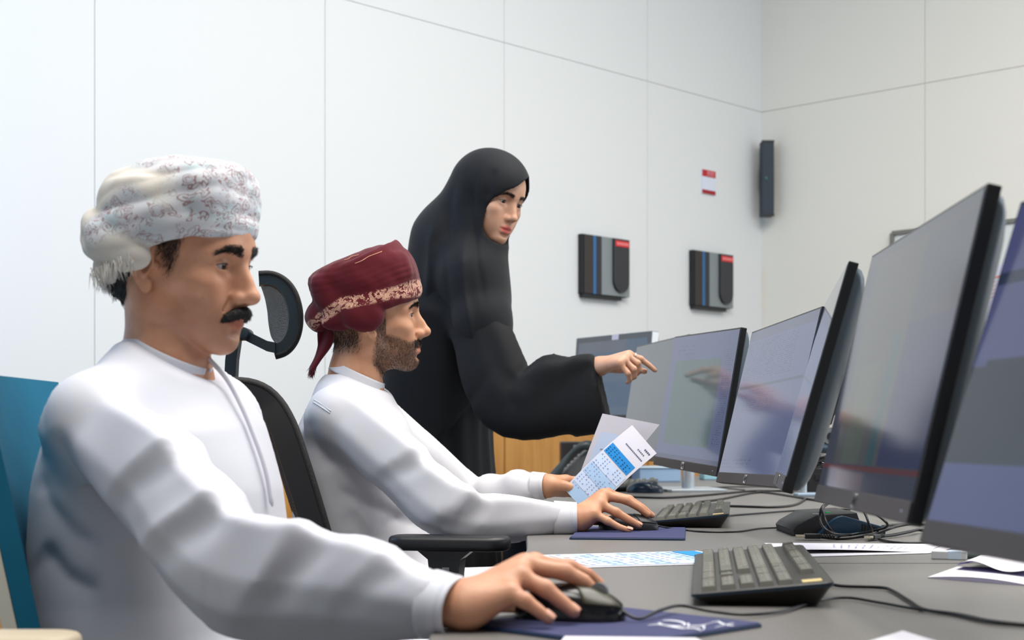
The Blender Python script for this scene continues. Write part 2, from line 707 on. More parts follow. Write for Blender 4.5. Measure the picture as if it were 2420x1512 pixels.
M_DESK = desk_material()
edge = [(-0.075, 0.35), (-0.078, 1.2), (-0.080, 1.55), (-0.066, 1.85), (-0.02, 2.12), (0.018, 2.38), (0.027, 2.75), (0.027, 4.2), (-0.02, 4.9), (-0.12, 5.4), (-0.20, 5.7), (-0.23, 5.95)]
edge = [(p.x, p.y) for p in spline([(x, y, 0) for x, y in edge], 6)]
poly = edge + [(-0.235, 6.18), (-0.05, 6.30), (0.1, 6.36), (1.55, 6.36), (1.55, 0.35)]
desk = thing('control_desk', 'long grey laminate control desk with a wavy front edge', 'desk', (0.6, 3.2, 0))
local(desk, MB().prism(poly, DZ - 0.03, DZ, None, 0.002, 1).build('desk_top', M_DESK, desk))
seam = MB()
a, b = D(1900, 1331), D(2420, 1337)
seam.box(((a.x + 1.5) / 2, a.y, DZ + 0.0001), (1.5 - a.x, 0.0022, 0.0006))
local(desk, seam.build('joint_line', M_BLACK_MATT, desk))
for gy in (1.1, 4.55, 6.2):
    gx0 = -0.03 if gy == 4.55 else 0.12
    local(desk, MB().box(((gx0 + 1.5) / 2, gy, (DZ - 0.03) / 2), (1.5 - gx0, 0.04, DZ - 0.03), None, 0.003).build('gable_panel', mat('dark_gable', srgb(40, 40, 42), 0.5), desk))
local(desk, MB().box((1.0, 3.7, 0.45), (0.02, 5.1, 0.52)).build('modesty_panel', M_BLACK_MATT, desk))


# ------------------------------------------------------------------ monitors
def screen_mat(name, layers, base=(90, 96, 120), strength=1.0, rough=0.12, rows=None):
    """layers: (x0, x1, y0, y1, colour, text) in screen coordinates; text > 0 adds rows of small print."""
    N = Nodes(name)
    uv = N.coord('UV')
    s = N.sep(uv)
    u, v = s[0], s[1]
    col = srgb(*base)
    cur = None
    for (x0, x1, y0, y1, c, text) in layers:
        msk = N.rect(u, v, x0, x1, y0, y1)
        if text:
            cells = N.mapping(uv, (120, text, 1))
            fl = N.n('ShaderNodeVectorMath', operation='FLOOR')
            N.link(cells, fl.inputs[0])
            wn = N.n('ShaderNodeTexWhiteNoise')
            N.link(fl.outputs[0], wn.inputs[0])
            on = N.math('GREATER_THAN', wn.outputs[0], 0.5)
            fr = N.math('FRACT', N.math('MULTIPLY', v, text))
            band = N.math('MULTIPLY', N.math('GREATER_THAN', fr, 0.3), N.math('LESS_THAN', fr, 0.7))
            msk = N.math('MULTIPLY', msk, N.math('MULTIPLY', on, band))
        cur = N.mix(msk, cur if cur is not None else col, srgb(*c))
    # slow unevenness of the panel
    k = N.noise(N.mapping(uv, (2, 2, 1)), 2.0, 1.0)[0]
    cur = N.mix(N.math('MULTIPLY', k, 0.25), cur if cur is not None else col, srgb(84, 92, 112))
    N.b.inputs['Base Color'].default_value = (0.012, 0.013, 0.016, 1)
    N.b.inputs['Roughness'].default_value = rough
    N.b.inputs['Specular IOR Level'].default_value = 0.22
    N.link(cur, N.b.inputs['Emission Color'])
    N.b.inputs['Emission Strength'].default_value = strength * 0.62
    return N.m


M_BACKSHELL = mat('monitor_shell', srgb(62, 76, 88), 0.38)
M_RIM = mat('monitor_rim', srgb(18, 20, 24), 0.35)
M_LOGO_DARK = mat('logo_strokes', srgb(40, 42, 46), 0.4)


def frame_of(q):
    x, y, z, yaw, tilt, roll = q
    U = Vector((math.sin(yaw), -math.cos(yaw), 0))
    N = Vector((-math.cos(yaw), -math.sin(yaw), 0))
    V = Vector((0, 0, 1)) * math.cos(tilt) - N * math.sin(tilt)
    c, s = math.cos(roll), math.sin(roll)
    U2, V2 = c * U + s * V, -s * U + c * V
    W = U2.cross(V2)          # out of the screen
    return Matrix(((U2.x, V2.x, W.x, x), (U2.y, V2.y, W.y, y), (U2.z, V2.z, W.z, z), (0, 0, 0, 1)))


def monitor(q, label, smat, w=0.54, h=0.325, chin=0.022, rim=0.004, logo=True, stand='grey', group='monitors on the desk', rimmat=None, backx=0.17, thick=0.014, base=True, base_at=None):
    M = frame_of(q)
    back = M @ Vector((0, -0.02, -0.06))
    base_xy = (q[0] + backx * math.cos(q[3]), q[1] + backx * math.sin(q[3])) if stand != 'arm' else (0.90, q[1] + 0.10)
    if base_at:
        base_xy = base_at
    t = thing('monitor', label, 'monitor', (base_xy[0], base_xy[1], DZ), 0, group)

    def part(name, mb, m, parent=None, **kw):
        o = mb.build(name, m, parent or t, **kw)
        o.data.transform(Matrix.Translation(-t.location))
        return o
    # rim with the thin edge, then the bulged shell behind it
    part('frame', MB().box((0, 0, -thick / 2), (w, h, thick), M, 0.0015), rimmat or M_RIM)
    rings = []
    for k in range(7):
        f = k / 6
        ins = 0.004 + 0.10 * f ** 2.2
        dz = -thick - 0.027 * math.sin(f * PI / 2)
        rings.append([M @ Vector((x, y, dz)) for x, y in rounded_rect(w - 2 * ins, h - 2 * ins, 0.012 + 0.03 * f, 4)])
    part('back_shell', MB().loft(rings), M_BACKSHELL, angle=40)
    sw, sh = w - 2 * rim, h - rim - chin
    me = bpy.data.meshes.new('screen')
    cy = (chin - rim) / 2
    vs = [M @ Vector((sx * sw / 2, cy + sy * sh / 2, 0.0006)) - t.location for sx, sy in ((-1, -1), (1, -1), (1, 1), (-1, 1))]
    me.from_pydata(vs, [], [(0, 1, 2, 3)])
    uvl = me.uv_layers.new(name='UVMap')
    for li, c in enumerate(((0, 0), (1, 0), (1, 1), (0, 1))):
        uvl.data[li].uv = c
    link_mesh('screen', me, smat, t)
    part('bottom_bezel', MB().box((0, -h / 2 + chin / 2, 0.0008), (w - 0.002, chin - 0.001, 0.0016), M, 0.0006, 1), M_BEZEL)
    if logo:
        lg = part('maker_logo', MB().prism(rounded_rect(0.019, 0.0165, 0.002, 3, 0, -h / 2 + chin / 2), 0.0016, 0.0026, M), M_CHROME)
        mk = MB()
        for k, (x0, l) in enumerate(((-0.0052, 0.012), (-0.0018, 0.008), (0.0022, 0.008), (0.0055, 0.012))):
            Mk = M @ Matrix.Translation((x0, -h / 2 + chin / 2 + (0.0015 if k < 2 else -0.0015), 0.0028)) @ Matrix.Rotation(-0.28, 4, 'Z')
            mk.box((0, 0, 0), (0.0013, l, 0.0005), Mk)
        part('logo_strokes', mk, M_LOGO_DARK, lg)
    part('power_light', MB().cyl((w / 2 - 0.03, -h / 2 + chin / 2, 0.0018), 0.0012, 0.001, 'Z', 10, None, M), mat('white_led', srgb(200, 220, 255), 0.3))
    if stand == 'arm':
        # swung from a slim pole clamped at the back of the desk
        px_ = 0.90
        py_ = q[1] + 0.10
        part('desk_pole', MB().cyl((px_, py_, DZ + 0.16), 0.014, 0.32, 'Z', 24), M_BLACK, angle=40)
        part('pole_clamp', MB().box((px_, py_, DZ + 0.006), (0.08, 0.08, 0.012), None, 0.003), M_BLACK)
        a = M @ Vector((0, 0.0, -thick - 0.03))
        part('swing_arm', MB().tube([a, Vector(((a.x + px_) / 2, a.y + 0.07, a.z)), Vector((px_, py_, a.z))], 0.014, 12), M_BLACK, angle=40)
        part('mount_plate', MB().box((0, 0, -thick - 0.033), (0.10, 0.10, 0.006), M, 0.002), M_BLACK)
    elif base:
        sm = M_SILVER if stand == 'silver' else M_BLACK
        bx, by = base_xy
        part('stand_column', MB().cyl((bx, by, DZ + 0.15), 0.021, 0.29, 'Z', 28), sm, angle=40)
        yaw = q[3]
        R = Matrix.Translation((bx, by, DZ)) @ Matrix.Rotation(yaw, 4, 'Z')
        part('stand_base', MB().prism(rounded_rect(0.2, 0.24, 0.02, 4, 0.0, 0.0), 0.0, 0.009, R, 0.002), sm)
        a = M @ Vector((0, 0.0, -thick - 0.03))
        b = Vector((bx, by, a.z))
        part('tilt_arm', MB().tube([a, (a + b) / 2, b], 0.017, 12), M_BLACK, angle=40)
    return t, M


S_C2 = screen_mat('screen_map', [(0.06, 0.985, 0.08, 0.99, (112, 122, 158), 0), (0.10, 0.82, 0.12, 0.80, (102, 124, 128), 0), (0.86, 0.97, 0.14, 0.86, (92, 100, 132), 60), (0.10, 0.4, 0.84, 0.92, (98, 106, 140), 30), (0.0, 1, 0.0, 0.035, (92, 98, 130), 0)], (112, 122, 158), 0.95)
S_D = screen_mat('screen_table', [(0, 1, 0.0, 1, (112, 122, 162), 0), (0.03, 0.78, 0.64, 0.92, (86, 95, 132), 70), (0.03, 0.98, 0.585, 0.605, (84, 106, 132), 0), (0.03, 0.62, 0.42, 0.57, (92, 100, 136), 70), (0.02, 0.5, 0.03, 0.1, (92, 98, 136), 40), (0, 1, 0.93, 1.0, (104, 112, 142), 0)], (112, 122, 162), 0.95)
S_E = screen_mat('screen_grey', [(0, 1, 0.0, 1, (84, 92, 110), 0)], (84, 92, 110), 0.6, 0.04)
S_A1 = screen_mat('screen_dim', [(0, 1, 0, 1, (74, 80, 96), 0), (0.12, 0.62, 0.1, 0.96, (88, 90, 92), 0), (0.22, 0.42, 0.1, 0.5, (92, 104, 92), 0), (0.50, 0.58, 0.1, 0.6, (56, 92, 100), 0), (0.62, 1, 0.1, 0.62, (58, 66, 104), 0), (0.0, 1, 0.075, 0.095, (110, 62, 66), 0), (0.2, 0.52, 0.0, 0.07, (104, 92, 102), 0), (0, 1, 0.95, 0.957, (96, 84, 90), 0)], (74, 80, 96), 0.75, 0.10)
S_A2 = screen_mat('screen_banded', [(0, 1, 0.62, 1, (86, 90, 140), 0), (0.05, 1, 0.30, 0.50, (44, 56, 66), 0), (0, 1, 0.5, 0.76, (88, 94, 142), 0), (0, 1, 0.0, 0.20, (82, 92, 144), 0), (0, 1, 0.74, 0.78, (34, 48, 78), 0), (0, 1, 0.18, 0.48, (42, 54, 64), 0)], (82, 88, 138), 0.95)
S_C1 = screen_mat('screen_plain', [(0, 1, 0, 1, (122, 130, 138), 0)], (122, 130, 138), 0.85)
S_F = screen_mat('screen_far', [(0, 1, 0, 1, (118, 138, 160), 0), (0.0, 0.7, 0.85, 1, (134, 142, 154), 0), (0.3, 1.0, 0.1, 0.45, (108, 132, 160), 0)], (118, 138, 160), 0.9)

mC2, _ = monitor([0.4225, 3.4386, 1.0059, 0.1599, 0.1611, -0.0246], 'black monitor showing a green map, its left edge behind the held papers', S_C2, stand='arm')
mD, _ = monitor([0.4837, 2.8385, 0.9925, 0.06, 0.2395, 0.0183], 'black monitor showing rows of a spreadsheet, between the map monitor and the edge-on one', S_D, stand='arm')
mE, ME = monitor([0.4524, 2.2734, 1.0077, -0.1576, 0.2768, 0.0178], 'black monitor seen almost edge-on with its curved dark back shell showing', S_E, stand='arm')
mA1, _ = monitor([0.4155, 1.6406, 1.0084, -0.0466, 0.2294, 0.0079], 'large tilted black monitor with a dim reflective screen above the docking station', S_A1, stand='arm')
mA2, _ = monitor([0.452, 1.08, 0.993, 0.13, 0.3, 0.0], 'black monitor cut by the right picture edge, screen with a dark band', S_A2, stand='arm')
mC1, _ = monitor([0.42, 4.45, 1.028, 0.155, 0.16, 0.0], 'black monitor with a plain grey screen behind the pointing hand', S_C1, w=0.61, h=0.365, stand='silver', logo=False, base_at=(0.578, 4.86))
mF, MF = monitor([0.375, 5.68, 1.135, 0.52, 0.08, 0.0], 'far monitor with a thick grey frame and a sticker on its top edge', S_F, w=0.52, h=0.34, rim=0.022, chin=0.03, logo=False, stand='arm', rimmat=mat('grey_frame', srgb(88, 94, 100), 0.4), thick=0.03)
o = MB().box((0.02, 0.17 - 0.011, 0.001), (0.045, 0.02, 0.001), MF).build('sticker', mat('lilac_sticker', srgb(206, 208, 226), 0.6), mF)
o.data.transform(Matrix.Translation(-mF.location))
o = MB().box((0.261, 0.0, -0.016), (0.002, 0.335, 0.028), MF).build('side_trim', M_WHITE_PLASTIC, mF)
o.data.transform(Matrix.Translation(-mF.location))

# ------------------------------------------------------------------ mice
def mouse_mesh(L, W, H, nu=36, nv=18):
    mb = MB()

    def f(a, b):
        th = 2 * PI * a
        ph = b * PI / 2
        c, s = math.cos(th), math.sin(th)
        r = 1.0 / (abs(c) ** 2.6 + abs(s) ** 2.6) ** (1 / 2.6)
        wx = 1 - 0.10 * (c * r) ** 2
        x = L / 2 * c * r * math.cos(ph) ** 0.75
        y = W / 2 * s * r * wx * math.cos(ph) ** 0.75
        hump = H * (1.0 - 0.30 * max(0.0, x / (L / 2)) ** 1.5 - 0.12 * max(0.0, -x / (L / 2)) ** 2)
        return Vector((x, y, 0.002 + (hump - 0.002) * math.sin(ph) ** 0.8))
    mb.grid(f, nu, nv, True)
    return mb


def mouse(name, label, loc, rz, L, W, H, m, group, cord=None, buttons=True, bm=None):
    t = thing(name, label, 'mouse', loc, rz, group)
    sh = mouse_mesh(L, W, H)
    lo = [Vector((v.co.x, v.co.y, v.co.z)) for v in sh.bm.verts if v.co.z < 0.00201]
    sh.build('shell', m, t, smooth=True)
    MB().prism(rounded_rect(L * 0.92, W * 0.9, W * 0.4, 6), 0.0, 0.004).build('sole', M_BLACK_MATT, t)
    if buttons:
        # two buttons lie on the front of the shell with a wheel between
        for sg in (-1, 1):
            def f(a_, b_, sg=sg):
                th = sg * math.radians(5 + 62 * a_)
                ph = math.radians(24 + 50 * b_)
                c, s = math.cos(th), math.sin(th)
                r = 1.0 / (abs(c) ** 2.6 + abs(s) ** 2.6) ** (1 / 2.6)
                x = L / 2 * c * r * math.cos(ph) ** 0.75
                y = W / 2 * s * r * (1 - 0.10 * (c * r) ** 2) * math.cos(ph) ** 0.75
                hump = H * (1.0 - 0.30 * max(0.0, x / (L / 2)) ** 1.5)
                return Vector((x * 1.008, y * 1.008, (0.002 + (hump - 0.002) * math.sin(ph) ** 0.8) + 0.0007))
            MB().grid(f, 14, 12).build('button', bm or m, t, smooth=True, solidify=0.0008)
        MB().cyl((L * 0.27, 0, H * 0.80), 0.009, 0.006, 'Y', 20).build('wheel', M_GREY_PLASTIC, t)
    if cord:
        inv = t.matrix_basis.inverted() if False else (Matrix.Translation(loc) @ Matrix.Rotation(rz, 4, 'Z')).inverted()
        o = MB().tube(spline([inv @ Vector(p) for p in cord], 8), 0.0018, 8).build('cord', M_CABLE, t, smooth=True)
    return t


def olive_gloss():
    return mat('worn_olive_black_plastic', srgb(62, 60, 46), 0.35)


PADZ = DZ + 0.005
# near mouse under the first man's hand
mp = Vector((0.060, 1.535, PADZ))
mouse('computer_mouse', 'black wired mouse under the hand of the man in the white turban', mp, -0.34, 0.118, 0.064, 0.036, M_BLACK_GLOSS, 'black mice on the desk',
      [(0.112, 1.515, PADZ + 0.010), D(1510, 1462, DZ + .008), D(1560, 1442, DZ + .012), D(1610, 1431, DZ + .012), D(1680, 1444, DZ + .006), D(1760, 1452, DZ + .004), D(1850, 1444, DZ + .003), D(1930, 1420, DZ + .003), D(2000, 1412, DZ + .003), D(2080, 1424, DZ + .003), D(2160, 1438, DZ + .003), D(2260, 1450, DZ + .003), D(2340, 1466, DZ + .003), D(2440, 1476, DZ + .003)], bm=olive_gloss())
mq = Vector((0.228, 2.897, PADZ))
mouse('computer_mouse', 'black wired mouse under the hand of the man in the maroon turban', mq, -0.12, 0.118, 0.062, 0.031, M_BLACK, 'black mice on the desk',
      [(0.285, 2.89, PADZ + 0.007), D(1600, 1250, DZ + .002), D(1660, 1256, DZ + .002), D(1740, 1256, DZ + .002), D(1800, 1248, DZ + .002), D(1880, 1246, DZ + .002)])
p3 = D(1524, 1164)
mouse('computer_mouse', 'black mouse with a blue sheen behind the held papers', p3, -0.2, 0.12, 0.07, 0.036, mat('blue_sheen_black', srgb(22, 40, 58), 0.22), 'black mice on the desk',  # blue reflection put into the shell's base colour
      [p3 + Vector((0.055, 0, .008)), D(1640, 1150, DZ + .002), D(1700, 1152, DZ + .002), D(1760, 1158, DZ + .002)])
p4 = D(1262, 1138)
mouse('computer_mouse', 'white mouse at the far left end of the desk', p4, 0.2, 0.13, 0.075, 0.036, M_WHITE_PLASTIC, 'mouse at the far desk end', None, False)

# ------------------------------------------------------------------ keyboards
M_KEY = mat('key_plastic', srgb(92, 91, 82), 0.5, grain=0.08)
M_KEYTXT = mat('key_print', srgb(168, 168, 158), 0.7)
M_KB = mat('keyboard_case', srgb(52, 51, 48), 0.4)
M_KB_EDGE = mat('keyboard_edge', srgb(20, 40, 58), 0.35)


def keyboard(label, loc, rz, L, W, sticker, cord=None):
    """x: front to back (away from the typist), y: from the number pad's end to the far end."""
    t = thing('keyboard', label, 'keyboard', loc, rz, 'keyboards on the desk')
    zf, zb = 0.014, 0.030

    def ring(ins, z0f, z0b):
        out = []
        for x, y in rounded_rect(W - 2 * ins, L - 2 * ins, 0.008, 3, W / 2, L / 2):
            out.append(Vector((x, y, z0f + (z0b - z0f) * x / W)))
        return out
    MB().loft([ring(0.016, 0.001, 0.001), ring(0.004, zf - 0.006, zb - 0.009), ring(0.0, zf - 0.004, zb - 0.005), ring(0.0, zf - 0.001, zb - 0.001), ring(0.002, zf, zb)]).build('case', M_KB, t, angle=30)
    MB().loft([ring(-0.0006, zf - 0.0042, zb - 0.0055), ring(-0.0006, zf - 0.001, zb - 0.0012)], False).build('edge_band', M_KB_EDGE, t)
    keys, prints = MB(), MB()
    rr = random.Random(5)
    u = L * 0.0425
    slope = (zb - zf) / W
    ry = math.atan(slope)
    rows = [0.125, 0.265, 0.40, 0.535, 0.67, 0.86]
    kx = W * 0.118
    main = [[1.25, 1.25, 1.25, 6.25, 1.25, 1.25, 1.25, 1.25], [2.25] + [1] * 10 + [2.75], [1.75] + [1] * 11 + [2.25], [1.5] + [1] * 12 + [1.5], [1] * 13 + [2], [1, -1] + [1] * 4 + [-.5] + [1] * 4 + [-.5] + [1] * 4]
    for r, fx in enumerate(rows):
        x = W * fx
        y = L * 0.975
        spans = []
        for wk in main[r]:
            if wk > 0:
                spans.append((y - wk * u, y))
            y -= abs(wk) * u
        y = L * 0.975 - 15.3 * u
        nav = [1, 1, 1] if r in (0, 3, 4, 5) else ([-1, 1] if r == 1 else [])
        for wk in nav:
            if wk > 0:
                spans.append((y - u, y))
            y -= u
        y = L * 0.975 - 18.6 * u
        pad = [2, 1, 1] if r == 0 else [1, 1, 1, 1]
        for wk in pad:
            if r == 5:
                break
            spans.append((y - wk * u, y))
            y -= wk * u
        for (y0, y1) in spans:
            cy = (y0 + y1) / 2
            M = Matrix.Translation((x, cy, zf + slope * x)) @ Matrix.Rotation(-ry, 4, 'Y')
            a, b = kx / 2 * 0.92, (y1 - y0) / 2 - u * 0.06
            R0 = [M @ Vector((sx * a, sy * b, 0.0)) for sx, sy in ((1, 1), (-1, 1), (-1, -1), (1, -1))]
            R1 = [M @ Vector((sx * a * 0.84, sy * (b - u * 0.12), 0.0058)) for sx, sy in ((1, 1), (-1, 1), (-1, -1), (1, -1))]
            R2 = [M @ Vector((sx * a * 0.74, sy * (b - u * 0.17), 0.0066)) for sx, sy in ((1, 1), (-1, 1), (-1, -1), (1, -1))]
            keys.loft([R0, R1, R2])
            if y1 - y0 < 2.3 * u:
                prints.box((a * 0.3, b * 0.3, 0.0069), (a * 0.35, u * 0.2, 0.0003), M)
                if rr.random() < 0.5:
                    prints.box((-a * 0.3, -b * 0.2, 0.0069), (a * 0.25, u * 0.2, 0.0003), M)
    nk = len(keys.bm.faces)
    keys._merge(prints.bm)
    ko = keys.build('key_field', M_KEY, t)
    ko.data.materials.append(M_KEYTXT)
    for i_, pl_ in enumerate(ko.data.polygons):
        pl_.material_index = 1 if i_ >= nk else 0
    M = Matrix.Translation((W * 0.86, L * 0.05, zf + slope * W * 0.86)) @ Matrix.Rotation(-ry, 4, 'Y')
    MB().box((0, 0, 0.0004), (W * 0.14, L * 0.05, 0.0008), M).build('sticker', mat('gold_sticker', srgb(222, 200, 140), 0.5), t)
    if cord:
        inv = (Matrix.Translation(loc) @ Matrix.Rotation(rz, 4, 'Z')).inverted()
        MB().tube(spline([inv @ Vector(p) for p in cord], 8), 0.0021, 8).build('cord', M_CABLE, t, smooth=True)
    return t


kb1 = keyboard('black keyboard nearest the camera with a yellow sticker, beside the blue mouse mat', (0.2035, 1.678, DZ), -0.13, 0.545, 0.158, True,
               [D(1925, 1372, DZ + .015), D(1945, 1374, DZ + .006), D(1985, 1384, DZ + .003), D(2080, 1388, DZ + .003), D(2110, 1396, DZ + .003), D(2150, 1420, DZ + .003), D(2185, 1440, DZ + .003), D(2260, 1452, DZ + .003), D(2345, 1470, DZ + .003), D(2450, 1478, DZ + .003)])
kb2 = keyboard('black keyboard in front of the man in the maroon turban', (0.283, 3.02, DZ), -0.15, 0.52, 0.158, True,
               [D(1695, 1222, DZ + .012), D(1725, 1218, DZ + .003), D(1790, 1213, DZ + .003), D(1870, 1207, DZ + .003), D(1960, 1203, DZ + .003), D(2010, 1204, DZ + .003)])
kb3 = keyboard('black keyboard partly hidden behind the held papers', (0.322, 4.755, DZ), -0.1, 0.42, 0.145, True)

# ------------------------------------------------------------------ mouse mats
M_MAT = mat('navy_fabric', srgb(52, 56, 98), 0.8, grain=0.2, grain_scale=1200)
M_MAT_EDGE = mat('navy_rubber', srgb(22, 50, 84), 0.5)


def mouse_mat(label, c, rz, w, h):
    t = thing('mouse_mat', label, 'mouse mat', (c[0], c[1], DZ), rz, 'mouse mats on the desk')
    MB().prism(rounded_rect(w, h, 0.006, 4), 0.0, 0.0036, None, 0.0006, 1).build('rubber_base', M_MAT_EDGE, t)
    MB().prism(rounded_rect(w - 0.003, h - 0.003, 0.006, 4), 0.0036, 0.0046).build('fabric_top', M_MAT, t)
    return t


pad1 = mouse_mat('navy mouse mat with white calligraphy under the nearest hand', (0.103, 1.50), PI / 4, 0.2155, 0.2155)
pad2 = mouse_mat('navy mouse mat under the hand of the man in the maroon turban', (0.226, 2.83), -0.12, 0.21, 0.30)
# white calligraphic mark on the near mat
M_MARK = mat('white_mark', srgb(226, 228, 238), 0.8)
strokes = [
    [(1532, 1477), (1556, 1475), (1580, 1479), (1612, 1484), (1640, 1484), (1655, 1488)],
    [(1556, 1471), (1568, 1466), (1590, 1466), (1612, 1470), (1618, 1476), (1600, 1479), (1570, 1476), (1556, 1471)],
    [(1617, 1480), (1621, 1474), (1627, 1474), (1626, 1482), (1618, 1484)],
    [(1630, 1478), (1650, 1478), (1668, 1475), (1684, 1470), (1700, 1467)],
    [(1650, 1486), (1656, 1480), (1664, 1480), (1662, 1488), (1654, 1490)],
    [(1672, 1484), (1690, 1474), (1698, 1469), (1704, 1472), (1716, 1476), (1734, 1478)],
    [(1690, 1482), (1706, 1478), (1722, 1474), (1734, 1472)],
]
cal = MB()
for st in strokes:
    pts = [D(x, y, PADZ) for x, y in st]
    pts = spline(pts, 6)
    n = len(pts)
    for i in range(n - 1):
        f = i / (n - 1)
        wd = 0.0022 + 0.0016 * math.sin(PI * f)
        a, b = pts[i], pts[i + 1]
        d = (b - a)
        nn = Vector((0.35, 0.94, 0)) * wd
        M = None
        cal._add([a - nn, a + nn, b + nn, b - nn], [(0, 1, 2, 3)])
o = cal.build('calligraphy', M_MARK, pad1)
inv = (Matrix.Translation(pad1.location) @ Matrix.Rotation(PI / 4, 4, 'Z')).inverted()
for v in o.data.vertices:
    v.co = inv @ Vector((v.co.x, v.co.y, PADZ + 0.0001))


# ------------------------------------------------------------------ papers
M_BLUE_HEAD = mat('blue_table_head', srgb(24, 140, 214), 0.7)
M_BLUE_ROW = mat('blue_table_row', srgb(176, 206, 238), 0.7)
M_BLUE_ROW2 = mat('pale_blue_row', srgb(206, 222, 246), 0.7)
M_PRINT = mat('fine_print', srgb(142, 154, 188), 0.9)


def sheet_fn(corners, bend=None):
    a, b, c, d = [Vector(p) for p in corners]      # (0,0) (1,0) (1,1) (0,1)

    def f(u, v):
        p = a * (1 - u) * (1 - v) + b * u * (1 - v) + c * u * v + d * (1 - u) * v
        return p + bend(u, v) if bend else p
    return f


def paper(name, label, f, prints, group, cat='paper', nu=14, nv=14, lift=0.0004, normal=None, m=None):
    """A sheet of paper shaped by f(u, v) with printed patches (u0, u1, v0, v1, material, name)."""
    c = f(0.5, 0.5)
    t = thing(name, label, cat, c, 0, group)
    o = MB().grid(f, nu, nv).build('sheet', m or M_PAPER, t, smooth=True, solidify=0.00025, crisp=True)
    o.data.transform(Matrix.Translation(-c))
    n0 = normal or Vector((0, 0, 1))
    by = {}
    for (u0, u1, v0, v1, pm, nm) in prints:
        mb = by.setdefault((nm, pm.name), (MB(), pm))[0]
        layer = {'blue_header': 2, 'row_shade': 2, 'cell_shade': 2, 'lettering': 3}.get(nm, 2)
        nn = max(2, int(nu * (u1 - u0)) + 2)
        mm = max(2, int(nv * (v1 - v0)) + 2)
        mb.grid(lambda a, b: f(u0 + (u1 - u0) * a, v0 + (v1 - v0) * b) + n0 * lift * layer, nn, mm)
    for (nm, _), (mb, pm) in by.items():
        q = mb.build(nm, pm, t, smooth=True)
        q.data.transform(Matrix.Translation(-c))
    return t


def print_rows(rng, u0, u1, v0, v1, rows, cols, m, fill=0.6, nm='lettering'):
    out = []
    for r in range(rows):
        for c in range(cols):
            if rng.random() < 0.75:
                uu = u0 + (u1 - u0) * (c + 0.15) / cols
                vv = v0 + (v1 - v0) * (r + 0.25) / rows
                out.append((uu, uu + (u1 - u0) / cols * fill * rng.uniform(0.5, 1.0), vv, vv + (v1 - v0) / rows * 0.4, m, nm))
    return out


rng = random.Random(11)
fa, fb = Vector((0.025, 2.35, DZ + .0007)), Vector((0.305, 2.437, DZ + .0007))
na, nb = Vector((0.088, 2.134, DZ + .0007)), Vector((0.368, 2.221, DZ + .0007))
f = sheet_fn((na, nb, fb, fa))
pr = [(0.83, 0.97, 0.06, 0.97, M_BLUE_HEAD, 'blue_header')]
for k in range(6):
    pr.append((0.10 + k * 0.12, 0.22 + k * 0.12, 0.06, 0.95, M_BLUE_ROW if k % 2 else M_BLUE_ROW2, 'row_shade'))
pr += print_rows(rng, 0.12, 0.82, 0.1, 0.93, 9, 12, M_PRINT)
paper('printed_sheet', 'printed sheet with a blue table lying between the near hand and the keyboard', f, pr, 'papers lying on the desk')

z1 = DZ + .0008
f = sheet_fn((D(1886, 1316, z1), D(2196, 1307, z1), D(2290, 1288, z1), D(1805, 1283, z1)))
paper('blank_sheet', 'lower white sheet under the curled one beside the white eraser block', f, [], 'papers lying on the desk')


def curl(u, v):
    return Vector((0, 0, 0.006 * (1 - u) ** 2 * (1 - v) + 0.0012 + 0.002 * math.sin(u * 4) * (1 - v) ** 2))


f = sheet_fn((D(1874, 1309, z1), D(2186, 1304, z1), D(2236, 1287, z1), D(1850, 1284, z1)), curl)
paper('curled_sheet', 'upper white sheet with a lifted left corner behind the nearest keyboard', f, print_rows(rng, 0.3, 0.9, 0.2, 0.8, 9, 12, M_PRINT, 0.35), 'papers lying on the desk')

# folded note at the right edge; purple shading under its upper fold is painted
M_LILAC = mat('lilac_paper', srgb(206, 198, 226), 0.8)
M_PURPLE = mat('purple_fold_shade', srgb(112, 92, 190), 0.8)  # shade under the raised fold, put into a purple colour
a = D(2320, 1366)
t = thing('folded_note', 'folded white note with purple shading lying at the right end of the desk', 'paper', (a.x, a.y, DZ), 0)
A_, B_, C_, E_ = D(2192, 1366), D(2470, 1388), D(2480, 1350), D(2262, 1346)


def lower(u, v):
    p = (A_ * (1 - u) + B_ * u) * (1 - v) + (E_ * (1 - u) + C_ * u) * v
    return p + Vector((0, 0, 0.0012 + 0.0045 * math.sin(PI * min(1, u * 1.15)) * (1 - v) ** 2 + 0.003 * v))


local(t, MB().grid(lower, 26, 10).build('lower_fold', M_PAPER, t, smooth=True, solidify=0.0005, crisp=True))
local(t, MB().grid(lambda u, v: lower(u, 0) + Vector((0, -0.0006, -0.0004 - v * max(0.0, lower(u, 0).z - DZ - 0.0006))), 26, 3).build('fold_edge', M_LILAC, t, smooth=True))
F0, F1, F2, F3 = D(2258, 1352), D(2450, 1372), D(2450, 1334), D(2318, 1332)


def upper(u, v):
    p = (F0 * (1 - u) + F1 * u) * (1 - v) + (F3 * (1 - u) + F2 * u) * v
    z = 0.0085 + 0.0060 * math.sin(u * 7.0 + 0.4) * (1 - v) ** 1.5 + 0.004 * v + 0.006 * math.sin(PI * u) * (1 - v)
    return Vector((p.x, p.y, DZ + max(z, 0.0065)))


local(t, MB().grid(upper, 30, 12).build('upper_fold', M_PAPER, t, smooth=True, solidify=0.0005, crisp=True))
local(t, MB().grid(lambda u, v: upper(u, 0.06 + 0.5 * v) - Vector((0, 0, 0.0012 + 0.003 * v)), 30, 6).build('fold_shade', M_PURPLE, t, smooth=True, solidify=0.0004))

